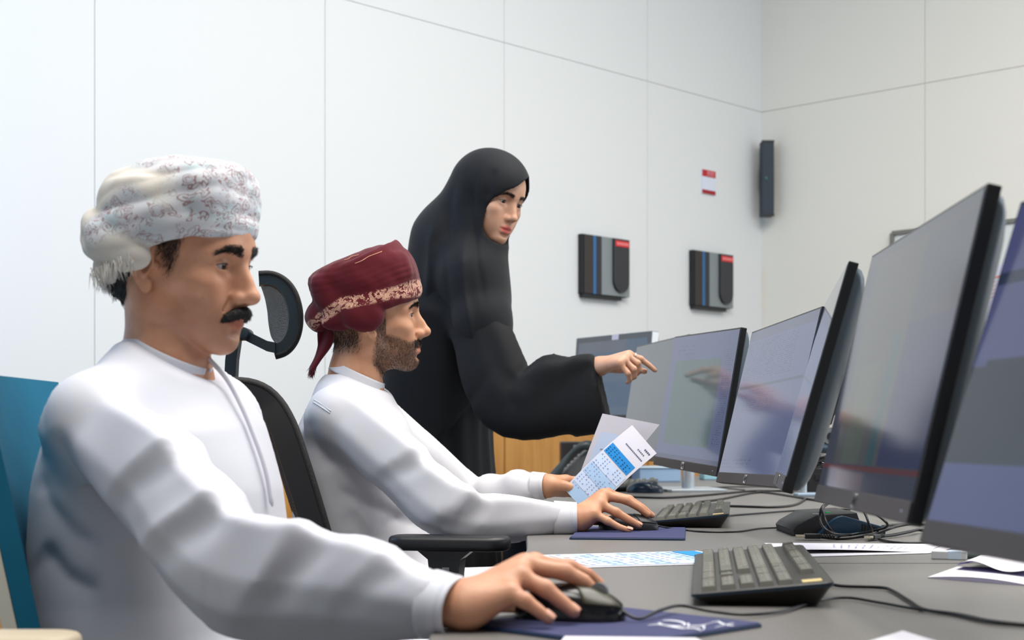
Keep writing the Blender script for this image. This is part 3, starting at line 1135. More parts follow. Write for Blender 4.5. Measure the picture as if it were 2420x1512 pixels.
# sheets cut by the lower picture edge
zp = DZ + .0055
f = sheet_fn((Vector((0.02, 1.19, zp)), Vector((0.20, 1.16, zp)), D(1645, 1507, zp), D(1335, 1503, zp)))
paper('sheet_corner', 'white sheet lying over the near corner of the blue mouse mat', f, [], 'papers lying on the desk')
f = sheet_fn((Vector((0.26, 1.2, z1)), Vector((0.45, 1.12, z1)), D(2133, 1490, z1), D(2050, 1516, z1)))
paper('sheet_tip', 'white paper tip at the lower picture edge right of the mouse mat', f, [], 'papers lying on the desk')

# ------------------------------------------------------------------ white eraser block and marker
a = D(2243, 1322)
t = thing('eraser_block', 'small white rectangular eraser block in front of the marker', 'eraser', a, -0.35)
MB().box((0, 0.008, 0.0065), (0.052, 0.024, 0.013), None, 0.0015).build('block', M_WHITE_PLASTIC, t)
MB().box((0.008, 0.008, 0.0068), (0.02, 0.0246, 0.0134), None, 0.0012).build('sleeve', mat('pale_blue_sleeve', srgb(214, 232, 252), 0.5), t)
a = D(2284, 1320)
t = thing('marker_pen', 'grey green marker pen lying beside the white eraser block', 'pen', (a.x, a.y + 0.004, DZ + 0.0075), 0.10)
MB().cyl((0.018, 0, 0), 0.0072, 0.036, 'X', 20).build('cap', mat('marker_green', srgb(112, 132, 130), 0.4), t, angle=40)
MB().cyl((0.044, 0, 0), 0.0062, 0.016, 'X', 20, 0.004).build('collar', mat('marker_pale', srgb(190, 200, 204), 0.4), t, angle=40)
MB().cyl((0.082, 0, 0), 0.0055, 0.062, 'X', 20).build('barrel', M_BLACK, t, angle=40)
MB().tube([(0.0, 0.004, 0.008), (0.034, 0.004, 0.008)], 0.0014, 8).build('clip', mat('marker_blue', srgb(40, 86, 130), 0.4), t)

# ------------------------------------------------------------------ docking station with vents
a = D(1985, 1268)
t = thing('docking_station', 'black wedge-shaped docking station with a green light under the tilted monitor', 'docking station', (a.x, a.y, DZ), 0.0)
prof = [(-0.083, 0.0), (-0.085, 0.012), (-0.078, 0.02), (-0.042, 0.040), (0.035, 0.044), (0.04, 0.03), (0.04, 0.0)]
Rx = Matrix(((1, 0, 0, 0), (0, 0, 1, 0), (0, 1, 0, 0), (0, 0, 0, 1)))
MB().prism(prof, 0.012, 0.20, Rx, 0.003).build('body', M_BLACK, t, angle=30)
arc = [(-0.042, 0.0)]
for k in range(17):
    f_ = k / 16
    x = -0.042 + 0.128 * f_
    z = 0.039 * (math.sin(min(1, f_ * 2.6) * PI / 2) ** 0.9) * (1 - 0.55 * max(0, f_ - 0.38) / 0.62)
    arc.append((x, max(z, 0.004)))
arc.append((0.084, 0.0))
MB().prism(arc, -0.004, 0.10, Rx, 0.003).build('curved_front', mat('dock_blue_black', srgb(26, 52, 74), 0.3), t, angle=30)
v = MB()
for k in range(7):
    v.box((0.042 + k * 0.0056, -0.0045, 0.016 - k * 0.0007), (0.0034, 0.004, 0.017 - k * 0.0012), None)
v.build('vent_grille', M_BLACK_MATT, t)
MB().box((-0.022, -0.0045, 0.009), (0.016, 0.003, 0.012), None).build('vent_slot', M_BLACK_MATT, t)
MB().box((0.03, -0.005, 0.003), (0.10, 0.004, 0.004), None, 0.001).build('silver_lip', mat('lip_silver', srgb(110, 150, 180), 0.3, 0.5), t)
MB().box((-0.012, 0.05, 0.0425), (0.010, 0.004, 0.002)).build('green_light', mat('green_led', srgb(40, 210, 110), 0.3), t)
MB().box((-0.035, 0.025, 0.0412), (0.022, 0.003, 0.0012)).build('printed_name', mat('dock_print', srgb(190, 190, 190), 0.6), t)

# ------------------------------------------------------------------ loose cables with plugs
def cable(label, pts, r, cat='cable', name='cable', plug=None, group='loose black cables on the desk'):
    pts = [Vector(p) for p in pts]
    t = world_thing(name, label, cat, (pts[0].x, pts[0].y, DZ), group)
    local(t, MB().tube(spline(pts, 8), r, 8).build('cord', M_CABLE, t, smooth=True))
    if plug:
        a, d = pts[0], (pts[0] - pts[1])
        d.z = 0
        d.normalize()
        s = Vector((d.y, -d.x, 0))
        M = Matrix(((d.x, s.x, 0, a.x), (d.y, s.y, 0, a.y), (0, 0, 1, a.z), (0, 0, 0, 1)))
        local(t, MB().box((0.012, 0, 0.001), (0.030, 0.015, 0.009), M, 0.002).build('plug', M_BLACK, t))
        local(t, MB().box((0.034, 0, 0.001), (0.016, 0.012, 0.0048), M, 0.0004).build('metal_tip', mat('plug_metal', srgb(214, 206, 180), 0.25, 0.9), t))
        g = MB()
        for k in range(5):
            g.cyl((-0.006 - k * 0.005, 0, 0.0005), 0.0042, 0.003, 'X', 12, None, M)
        local(t, g.build('strain_relief', M_BLACK_MATT, t))
    return t


def dz(px, py, z=0.003):
    return D(px, py, DZ + z)


cable('black USB cable with a bright metal plug at its left end', [dz(1936, 1268, .006), dz(1985, 1272), dz(2030, 1268, .006), dz(2075, 1258, .012), dz(2110, 1246, .02), dz(2135, 1240, .02), dz(2160, 1236, .02)], 0.003, plug=True)
cable('black USB cable with the second bright plug, right of the first one', [dz(2072, 1268, .006), dz(2110, 1264, .005), dz(2150, 1256, .008), dz(2175, 1252, .006), dz(2215, 1262, .003), dz(2260, 1268, .003)], 0.003, plug=True)
cable('thin black cable looping over the docking station', [P(1962, 1180, 2.72), P(1942, 1200, 2.7), P(1938, 1228, 2.69), dz(1950, 1250, .022), dz(1975, 1262, .012), dz(2015, 1262, .006), dz(2065, 1254, .014), dz(2098, 1240, .03), P(2060, 1208, 2.68), P(2035, 1194, 2.75)], 0.0024)
cable('thin black cable crossing in front of the docking station vents', [P(2030, 1192, 2.74), P(2045, 1215, 2.7), P(2056, 1245, 2.69), dz(2064, 1262, .006), dz(2040, 1268, .003), dz(1985, 1264, .004), dz(1962, 1250, .02), P(1948, 1222, 2.69), P(1945, 1200, 2.7), P(1975, 1178, 2.74)], 0.0024)
cable('thick black cable running from the far keyboard towards the monitors', [dz(1470, 1173), dz(1560, 1176), dz(1640, 1172), dz(1720, 1165), dz(1780, 1160), dz(1850, 1160), dz(1885, 1163), dz(1960, 1172)], 0.0034)
cable('grey cable running below the spreadsheet monitor', [dz(1790, 1162), dz(1830, 1166), dz(1880, 1174), dz(1930, 1182), dz(1975, 1188), dz(2030, 1188)], 0.0034)
cable('black cable with a tight loop beside the second keyboard', [dz(1905, 1178), dz(1880, 1192), dz(1830, 1198), dz(1740, 1196), dz(1675, 1194), dz(1650, 1191), dz(1652, 1186), dz(1700, 1180), dz(1770, 1166), dz(1800, 1163)], 0.0032)
cable('black cable lying under the lower edge of the tilted monitor', [dz(2085, 1243), dz(2110, 1240), dz(2150, 1238), dz(2200, 1240)], 0.0024)
cable('black cable along the back edge of the loose sheets', [dz(2078, 1274), dz(2110, 1281), dz(2160, 1283), dz(2240, 1282), dz(2330, 1278)], 0.0024)
cable('thin black cable at the foot of the silver stand', [dz(1600, 1153), dz(1650, 1157), dz(1700, 1151), dz(1760, 1150), dz(1830, 1150)], 0.002)

# ------------------------------------------------------------------ pale organiser boxes behind the far screens
pb = mat('pale_blue_plastic', srgb(150, 176, 204), 0.35)
a = D(1556, 1139)
t = thing('desk_organiser', 'pale blue-grey desk organiser behind the held papers', 'organiser', (a.x, a.y + 0.1, DZ), 0.12)
MB().box((0, 0, 0.026), (0.16, 0.16, 0.052), None, 0.004).build('tray', pb, t)
MB().box((0, 0, 0.055), (0.17, 0.17, 0.006), None, 0.002).build('lid', mat('pale_lid', srgb(196, 214, 228), 0.4), t)
MB().tube([(0.02, -0.02, 0.056), (0.0, -0.03, 0.085)], 0.006, 10).build('peg', M_WHITE_PLASTIC, t)
a = D(1676, 1134)
t = thing('tissue_box', 'pale cyan box on the desk below the map monitor', 'box', (a.x + 0.02, a.y + 0.05, DZ), 0.1)
MB().box((0, 0, 0.014), (0.09, 0.09, 0.028), None, 0.004).build('box_body', mat('cyan_card', srgb(160, 206, 220), 0.5), t)
MB().box((0, 0, 0.0285), (0.05, 0.02, 0.002), None, 0.0005).build('slot', M_WHITE_PLASTIC, t)

# ------------------------------------------------------------------ bracket and boxes behind the edge-on monitor
t = world_thing('display_stand', 'silver pole stand with a grey hinge behind the edge-on monitor', 'stand', (0.83, 4.25, DZ), None)
c = P(1955, 1030, 4.2)
pl = D(1899, 1172)
local(t, MB().cyl((pl.x, pl.y, DZ + 0.16), 0.010, 0.32, 'Z', 20).build('pole', M_SILVER, t, angle=40))
local(t, MB().box((pl.x + 0.01, pl.y, DZ + 0.005), (0.07, 0.07, 0.010), None, 0.003).build('clamp', mat('clamp_silver', srgb(170, 190, 210), 0.4, 0.3), t))
local(t, MB().tube([(pl.x, pl.y, c.z), (c.x, c.y, c.z)], 0.012, 12).build('arm', M_GREY_PLASTIC, t, angle=40))
local(t, MB().cyl((c.x, c.y - 0.03, c.z), 0.024, 0.04, 'Y', 24).build('hinge', M_GREY_PLASTIC, t, angle=40))
local(t, MB().cyl((c.x - 0.002, c.y - 0.052, c.z), 0.010, 0.004, 'Y', 18).build('hinge_hole', M_BLACK_MATT, t))
local(t, MB().tube([(c.x + 0.05, c.y, c.z - 0.036), (c.x - 0.12, c.y - 0.10, c.z - 0.030)], 0.016, 12).build('lower_arm', mat('arm_blue_black', srgb(26, 50, 70), 0.35), t, angle=40))
a = D(1925, 1165)
t = thing('power_box', 'black power box standing behind the silver monitor stand', 'box', (a.x + 0.03, a.y + 0.08, DZ), 0.0)
MB().box((0, 0, 0.04), (0.10, 0.12, 0.08), None, 0.004).build('housing', M_BLACK_MATT, t)
MB().box((0, -0.061, 0.05), (0.05, 0.003, 0.02), None, 0.0005).build('socket_panel', M_BLACK, t)
cable('bundle of black cables hanging behind the edge-on monitor', [P(1925, 1090, 2.6), P(1945, 1082, 2.6), P(1962, 1095, 2.62), P(1990, 1130, 2.66), P(2010, 1160, 2.7)], 0.007)
cable('black cable hanging behind the edge-on monitor below the hinge', [P(1918, 1108, 2.6), P(1938, 1098, 2.6), P(1958, 1112, 2.62), P(1975, 1140, 2.66)], 0.005)

# ------------------------------------------------------------------ telephone at the far end
a = D(1350, 1136)
t = thing('desk_telephone', 'dark desk telephone with its handset resting, behind the held papers', 'telephone', (a.x, a.y, DZ), 0.0)
Yp = a.y


def q(px, py, dy=0.0):
    p = P(px, py, Yp + dy)
    return Vector((p.x - a.x, dy, p.z - DZ))


face = [q(1316, 1133), q(1324, 1124), q(1384, 1066), q(1400, 1062), q(1410, 1075), q(1400, 1134)]
poly2 = [(p.x, p.z) for p in face]
MB().prism(poly2, 0.02, 0.20, Rx, 0.004).build('base', mat('phone_grey', srgb(84, 86, 88), 0.45), t, angle=30)
kp = MB()
d = (q(1384, 1066) - q(1324, 1124))
for i in range(6):
    for j in range(4):
        c0 = q(1324, 1124) + d * (0.1 + 0.14 * i) + Vector((0, 0.05 + 0.035 * j, 0))
        nrm = Vector((-d.z, 0, d.x)).normalized()
        M = Matrix(((d.normalized().x, 0, nrm.x, c0.x), (0, 1, 0, c0.y), (d.normalized().z, 0, nrm.z, c0.z), (0, 0, 0, 1)))
        kp.box((0, 0, 0.002), (0.012, 0.02, 0.005), M, 0.001)
kp.build('keypad', mat('phone_keys', srgb(140, 142, 138), 0.5), t)
hs = spline([q(1308, 1128, -0.01), q(1322, 1108, -0.015), q(1342, 1080, -0.015), q(1362, 1060, -0.015), q(1380, 1052, -0.01), q(1396, 1054, 0.0)], 6)
MB().tube(hs, [0.015 + 0.006 * math.cos(PI * 2 * i / (len(hs) - 1)) for i in range(len(hs))], 14).build('handset', mat('phone_dark', srgb(52, 60, 62), 0.35), t, smooth=True)
a = D(1292, 1127)
t = thing('white_card', 'white card lying beside the telephone behind the white mouse', 'paper', (a.x, a.y, DZ), 0.2)
MB().box((0.02, 0.03, 0.004), (0.10, 0.10, 0.008), None, 0.001).build('card_block', M_WHITE_PLASTIC, t)
# dark equipment case behind the telephone
x0 = (1325 - 1210) * 6.15 / FPX
t = thing('equipment_case', 'dark equipment case with a grey strip at the far desk end', 'case', (x0 + 0.17, 6.2, DZ), 0.0)
MB().box((0, 0, 0.075), (0.34, 0.2, 0.15), None, 0.005).build('housing', mat('case_dark', srgb(50, 42, 40), 0.5), t)
MB().box((0.02, -0.101, 0.128), (0.28, 0.006, 0.018), None, 0.002).build('grey_strip', mat('strip_grey', srgb(128, 132, 136), 0.4), t)
# ------------------------------------------------------------------ organic surfaces: signed distances turned into one continuous mesh
F4 = np.float32


def v3(p):
    return np.array(p, dtype=F4)


def nrm(v):
    v = np.asarray(v, dtype=float)
    return v / np.linalg.norm(v)


def basis(fwd, up=(0, 0, 1)):
    """Columns: forward, left, up."""
    f = nrm(fwd)
    l = nrm(np.cross(up, f))
    u = np.cross(f, l)
    return np.stack([f, l, u], axis=1)


def smin(a, b, k):
    if k <= 0:
        return np.minimum(a, b)
    h = np.maximum(k - np.abs(a - b), 0) / k
    return np.minimum(a, b) - h * h * (k * 0.25)


def smax(a, b, k):
    return -smin(-a, -b, k)


class Op:
    def __init__(self, fn, c, r, k=0.01, mode='u'):
        self.fn, self.c, self.r, self.k, self.mode = fn, v3(c), float(r), float(k), mode


def ell(c, r, k=0.01, mode='u', R=None):
    c, r = v3(c), v3(r)
    Rm = None if R is None else np.asarray(R, dtype=F4)

    def fn(p):
        q = p - c
        if Rm is not None:
            q = q @ Rm
        a = q / r
        k0 = np.sqrt((a * a).sum(-1)) + 1e-9
        b = a / r
        k1 = np.sqrt((b * b).sum(-1)) + 1e-9
        return k0 * (k0 - 1) / k1
    return Op(fn, c, r.max(), k, mode)


def sup(c, r, n=3.0, k=0.01, mode='u', R=None):
    """A boxier ellipsoid."""
    c, r = v3(c), v3(r)
    Rm = None if R is None else np.asarray(R, dtype=F4)
    mr = float(r.min())

    def fn(p):
        q = p - c
        if Rm is not None:
            q = q @ Rm
        a = np.abs(q / r)
        return ((a ** n).sum(-1) ** (1.0 / n) - 1) * mr
    return Op(fn, c, r.max() * 1.3, k, mode)


def cap(a, b, r1, r2=None, k=0.01, mode='u'):
    a, b = v3(a), v3(b)
    r2 = r1 if r2 is None else r2
    ba = b - a
    L2 = float((ba * ba).sum()) + 1e-12

    def fn(p):
        q = p - a
        t = np.clip((q @ ba) / L2, 0, 1)
        d = q - t[..., None] * ba
        return np.sqrt((d * d).sum(-1)) - (r1 + (r2 - r1) * t)
    return Op(fn, (a + b) / 2, math.sqrt(L2) / 2 + max(r1, r2), k, mode)


def chain(pts, rs, k=0.01, mode='u', inner=0.0):
    """Capsules joined end to end: one op, so that its joints stay round."""
    pts = [v3(p) for p in pts]
    caps = [cap(pts[i], pts[i + 1], rs[i], rs[i + 1]) for i in range(len(pts) - 1)]

    def fn(p):
        d = caps[0].fn(p)
        for c_ in caps[1:]:
            d = smin(d, c_.fn(p), inner)
        return d
    P_ = np.array(pts)
    c = (P_.min(0) + P_.max(0)) / 2
    r = np.sqrt(((P_ - c) ** 2).sum(-1)).max() + max(rs)
    return Op(fn, c, r, k, mode)


def rbox(c, half, rad=0.005, k=0.01, mode='u', R=None):
    c, half = v3(c), v3(half)
    Rm = None if R is None else np.asarray(R, dtype=F4)

    def fn(p):
        q = p - c
        if Rm is not None:
            q = q @ Rm
        a = np.abs(q) - (half - rad)
        return np.sqrt((np.maximum(a, 0) ** 2).sum(-1)) + np.minimum(a.max(-1), 0) - rad
    return Op(fn, c, float(np.linalg.norm(half)), k, mode)


def ring(c, ra, rb, th, tv, R=None, k=0.01, wob=0.0, ph=0.0, arc=None):
    """An elliptic ring (a wrap of cloth): semi axes ra, rb, section th thick and tv high; arc keeps |angle - arc[0]| < arc[1]."""
    c = v3(c)
    Rm = None if R is None else np.asarray(R, dtype=F4)

    def fn(p):
        q = p - c
        if Rm is not None:
            q = q @ Rm
        x, y, z = q[..., 0], q[..., 1], q[..., 2]
        e = np.sqrt((x / ra) ** 2 + (y / rb) ** 2) + 1e-9
        ang = np.arctan2(y / rb, x / ra)
        rad = np.sqrt(x * x + y * y)
        rr = rad / e
        zz = z - wob * np.sin(2 * ang + ph)
        tt, vv, pen = th, tv, 0.0
        if arc is not None:
            dd = np.abs((ang - arc[0] + np.pi) % (2 * np.pi) - np.pi)
            f = np.clip((arc[1] - dd) / 0.5, 0.15, 1)
            f = np.sqrt(f)
            tt, vv = th * f, tv * f
            pen = np.maximum(dd - arc[1] + 0.08, 0) * ra
        a = (rad - rr) / tt
        b = zz / vv
        k0 = np.sqrt(a * a + b * b) + 1e-6
        g = np.sqrt((a / tt) ** 2 + (b / vv) ** 2) + 1e-6
        return k0 * (k0 - 1) / g + pen
    return Op(fn, c, max(ra, rb) + max(th, tv) + abs(wob), k, 'u')


def move(op, R, t, s=1.0):
    """An op given in local axes (columns of R), scaled by s and set at t."""
    R, t = np.asarray(R, dtype=F4), v3(t)
    f0 = op.fn

    def fn(p):
        return f0(((p - t) @ R) / F4(s)) * F4(s)
    return Op(fn, R @ op.c * F4(s) + t, op.r * s, op.k * s, op.mode)


def evaluate(ops, p, cull=True):
    p = p.astype(F4)
    d = np.full(len(p), 9.0, dtype=F4)
    lo, hi = p.min(0), p.max(0)
    cc = (lo + hi) / 2
    cr = float(np.linalg.norm(hi - lo)) / 2
    for o in ops:
        if cull:
            gap = float(np.linalg.norm(cc - o.c)) - cr - o.r
            if gap > 0.012 + o.k:
                continue
        e = o.fn(p).astype(F4)
        if o.mode == 'u':
            d = smin(d, e, o.k)
        elif o.mode == 's':
            d = smax(d, -e, o.k)
        elif o.mode == 'i':
            d = smax(d, e, o.k)
        else:                       # 'd': a displacement
            d = d + e
    return d


def axis(lo, hi, coarse, fine=()):
    """Grid lines from lo to hi, closer together in the (a, b, step) spans."""
    out = [lo]
    x = lo
    while x < hi:
        st = coarse
        for a, b, s in fine:
            if a - 1e-9 <= x < b:
                st = min(st, s)
            elif x < a and x + st > a:
                st = max(min(st, a - x), s * 0.6)
        x += st
        out.append(x)
    return np.array(out, dtype=np.float64)


_CORN = np.array([(i, j, k) for i in (0, 1) for j in (0, 1) for k in (0, 1)])
_EDG = [(a, b) for a in range(8) for b in range(a + 1, 8) if np.abs(_CORN[a] - _CORN[b]).sum() == 1]


def polygonize(ops, ax, ay, az, B=16):
    nx, ny, nz = len(ax) - 1, len(ay) - 1, len(az) - 1

    def pad(a, n):
        m = (-n) % B
        if m:
            st = a[-1] - a[-2]
            a = np.concatenate([a, a[-1] + st * np.arange(1, m + 1)])
        return a
    ax, ay, az = pad(ax, nx), pad(ay, ny), pad(az, nz)
    nx, ny, nz = len(ax) - 1, len(ay) - 1, len(az) - 1
    bx, by, bz = nx // B, ny // B, nz // B
    cen, half, idx = [], [], []
    for i in range(bx):
        x0, x1 = ax[i * B], ax[i * B + B]
        for j in range(by):
            y0, y1 = ay[j * B], ay[j * B + B]
            for k in range(bz):
                z0, z1 = az[k * B], az[k * B + B]
                cen.append(((x0 + x1) / 2, (y0 + y1) / 2, (z0 + z1) / 2))
                half.append(math.sqrt((x1 - x0) ** 2 + (y1 - y0) ** 2 + (z1 - z0) ** 2) / 2)
                idx.append((i, j, k))
    cen, half, idx = np.array(cen), np.array(half), np.array(idx)
    keep = np.zeros(len(cen), bool)
    for s in range(0, len(cen), 20000):
        d = evaluate(ops, cen[s:s + 20000], cull=False)
        keep[s:s + 20000] = np.abs(d) < half[s:s + 20000] * 1.45 + 0.008
    V, ID, Q = [], [], []
    ny1, nz1 = ny + 1, nz + 1
    for (bi, bj, bk) in idx[keep]:
        i0, j0, k0 = bi * B, bj * B, bk * B
        X, Y, Z = np.meshgrid(ax[i0:i0 + B + 1], ay[j0:j0 + B + 1], az[k0:k0 + B + 1], indexing='ij')
        pts = np.stack([X.ravel(), Y.ravel(), Z.ravel()], -1)
        v = evaluate(ops, pts).reshape(B + 1, B + 1, B + 1)
        ins = v < 0
        if not ins.any() or ins.all():
            continue
        cnt = np.zeros((B, B, B), np.int8)
        for (a, b, c) in _CORN:
            cnt += ins[a:a + B, b:b + B, c:c + B]
        ci, cj, ck = np.nonzero((cnt > 0) & (cnt < 8))
        if len(ci) == 0:
            continue
        vals = np.stack([v[ci + a, cj + b, ck + c] for (a, b, c) in _CORN], -1)
        acc = np.zeros((len(ci), 3))
        num = np.zeros(len(ci))
        for (a, b) in _EDG:
            va, vb = vals[:, a], vals[:, b]
            cr = (va < 0) != (vb < 0)
            t = np.where(cr, va / np.where(cr, va - vb, 1), 0)
            acc += np.where(cr[:, None], _CORN[a] + t[:, None] * (_CORN[b] - _CORN[a]), 0)
            num += cr
        fr = acc / num[:, None]
        gi, gj, gk = ci + i0, cj + j0, ck + k0
        px = ax[gi] + fr[:, 0] * (ax[gi + 1] - ax[gi])
        py = ay[gj] + fr[:, 1] * (ay[gj + 1] - ay[gj])
        pz = az[gk] + fr[:, 2] * (az[gk + 1] - az[gk])
        V.append(np.stack([px, py, pz], -1))
        ID.append((gi.astype(np.int64) * ny1 + gj) * nz1 + gk)

        def gid(i, j, k):
            return ((i + i0).astype(np.int64) * ny1 + (j + j0)) * nz1 + (k + k0)
        for axn in range(3):
            sl0 = [slice(0, B)] * 3
            sl1 = [slice(0, B)] * 3
            sl1[axn] = slice(1, B + 1)
            a_, b_ = ins[tuple(sl0)], ins[tuple(sl1)]
            e = np.nonzero(a_ != b_)
            if len(e[0]) == 0:
                continue
            i, j, k = e
            inside_lo = a_[e]
            o1 = [(0, 0, 0)] * 4
            if axn == 0:
                offs = [(0, -1, -1), (0, 0, -1), (0, 0, 0), (0, -1, 0)]
            elif axn == 1:
                offs = [(-1, 0, -1), (-1, 0, 0), (0, 0, 0), (0, 0, -1)]
            else:
                offs = [(-1, -1, 0), (0, -1, 0), (0, 0, 0), (-1, 0, 0)]
            q = np.stack([gid(i + o[0], j + o[1], k + o[2]) for o in offs], -1)
            q[~inside_lo] = q[~inside_lo][:, ::-1]
            Q.append(q)
    V, ID, Q = np.concatenate(V), np.concatenate(ID), np.concatenate(Q)
    od = np.argsort(ID)
    V, ID = V[od], ID[od]
    f = np.searchsorted(ID, Q)
    f = np.clip(f, 0, len(ID) - 1)
    ok = (ID[f] == Q).all(1)
    return V, f[ok]


def relax(V, Fq, n=2, lam=0.5):
    """A little smoothing of the surface."""
    E_ = np.concatenate([Fq[:, [0, 1]], Fq[:, [1, 2]], Fq[:, [2, 3]], Fq[:, [3, 0]]])
    deg = np.bincount(E_[:, 0], minlength=len(V)) + np.bincount(E_[:, 1], minlength=len(V))
    deg = np.maximum(deg, 1)[:, None]
    for _ in range(n):
        S = np.stack([np.bincount(E_[:, 0], V[E_[:, 1], c], len(V)) + np.bincount(E_[:, 1], V[E_[:, 0], c], len(V)) for c in range(3)], -1)
        V = V + lam * (S / deg - V)
    return V


def np_mesh(name, V, Fq, m, parent=None, attrs=None, offset=None):
    me = bpy.data.meshes.new(name)
    V = np.asarray(V, dtype=F4)
    if offset is not None:
        V = V - np.asarray(offset, dtype=F4)
    n, k = len(Fq), Fq.shape[1]
    me.vertices.add(len(V))
    me.vertices.foreach_set('co', V.ravel())
    me.loops.add(n * k)
    me.loops.foreach_set('vertex_index', Fq.astype(np.int32).ravel())
    me.polygons.add(n)
    me.polygons.foreach_set('loop_start', (np.arange(n) * k).astype(np.int32))
    me.polygons.foreach_set('use_smooth', np.ones(n, bool))
    me.update(calc_edges=True)
    for nm, arr in (attrs or {}).items():
        if arr.ndim == 1:
            a = me.attributes.new(nm, 'FLOAT', 'POINT')
            a.data.foreach_set('value', arr.astype(F4))
        else:
            a = me.attributes.new(nm, 'FLOAT_COLOR', 'POINT')
            c4 = np.ones((len(V), 4), F4)
            c4[:, :3] = arr
            a.data.foreach_set('color', c4.ravel())
    return link_mesh(name, me, m, parent)


def vnormals(V, Fq):
    n = np.cross(V[Fq[:, 2]] - V[Fq[:, 0]], V[Fq[:, 3]] - V[Fq[:, 1]])
    N = np.stack([sum(np.bincount(Fq[:, i], n[:, c], len(V)) for i in range(4)) for c in range(3)], -1)
    return N / (np.linalg.norm(N, axis=1, keepdims=True) + 1e-12)


def grid_for(ops, h, margin=0.02, fine=((), (), ())):
    lo = np.min([o.c - o.r for o in ops if o.mode == 'u'], axis=0) - margin
    hi = np.max([o.c + o.r for o in ops if o.mode == 'u'], axis=0) + margin
    return [axis(float(lo[i]), float(hi[i]), h, fine[i]) for i in range(3)]


def sdf_obj(name, ops, h, m, parent, fine=((), (), ()), smooth=1, attrs=None, post=None):
    ax, ay, az = grid_for(ops, h, 0.02, fine)
    V, Fq = polygonize(ops, ax, ay, az)
    if smooth:
        V = relax(V, Fq, smooth)
    if post is not None:
        V = post(V, Fq)
    at = {k: f(V, Fq) for k, f in (attrs or {}).items()}
    return np_mesh(name, V, Fq, m, parent, at, np.array(parent.location) if parent else None), V, Fq


def fnoise(p, sc, seed=0):
    """Cheap smooth noise from sines, about -1..1."""
    r = np.random.RandomState(seed)
    out = np.zeros(len(p), dtype=F4)
    for i in range(5):
        w = r.normal(size=3)
        w = w / np.linalg.norm(w) * sc * (0.7 + 0.7 * r.rand())
        out += np.sin(p @ w.astype(F4) + F4(r.rand() * 6.28))
    return out / 2.6


def strand_mesh(name, roots, dirs, length, width, m, parent, droop=0.0, rs=None, segs=3):
    """Short hairs: thin three-sided tapering prisms from roots along dirs."""
    rs = rs or np.random.RandomState(1)
    n = len(roots)
    d = dirs / (np.linalg.norm(dirs, axis=1, keepdims=True) + 1e-9)
    a = np.cross(d, rs.normal(size=(n, 3)))
    a /= np.linalg.norm(a, axis=1, keepdims=True) + 1e-9
    b = np.cross(d, a)
    L = length * (0.6 + 0.8 * rs.rand(n))[:, None]
    V, F_ = [], []
    rings = []
    for s in range(segs):
        t = s / (segs - 1)
        c = roots + d * L * t + np.array([0, 0, -droop]) * L * t * t + a * L * 0.15 * t * t * rs.normal(size=(n, 1))
        w = width * (1 - 0.85 * t)
        rg = []
        for q in range(3):
            an = 2 * math.pi * q / 3
            rg.append(c + (a * math.cos(an) + b * math.sin(an)) * w)
        rings.append(rg)
    V = np.concatenate([np.concatenate(rg) for rg in rings])
    for s in range(segs - 1):
        for q in range(3):
            q2 = (q + 1) % 3
            i = np.arange(n)
            F_.append(np.stack([s * 3 * n + q * n + i, s * 3 * n + q2 * n + i, (s + 1) * 3 * n + q2 * n + i, (s + 1) * 3 * n + q * n + i], -1))
    return np_mesh(name, V, np.concatenate(F_), m, parent, None, np.array(parent.location) if parent else None)


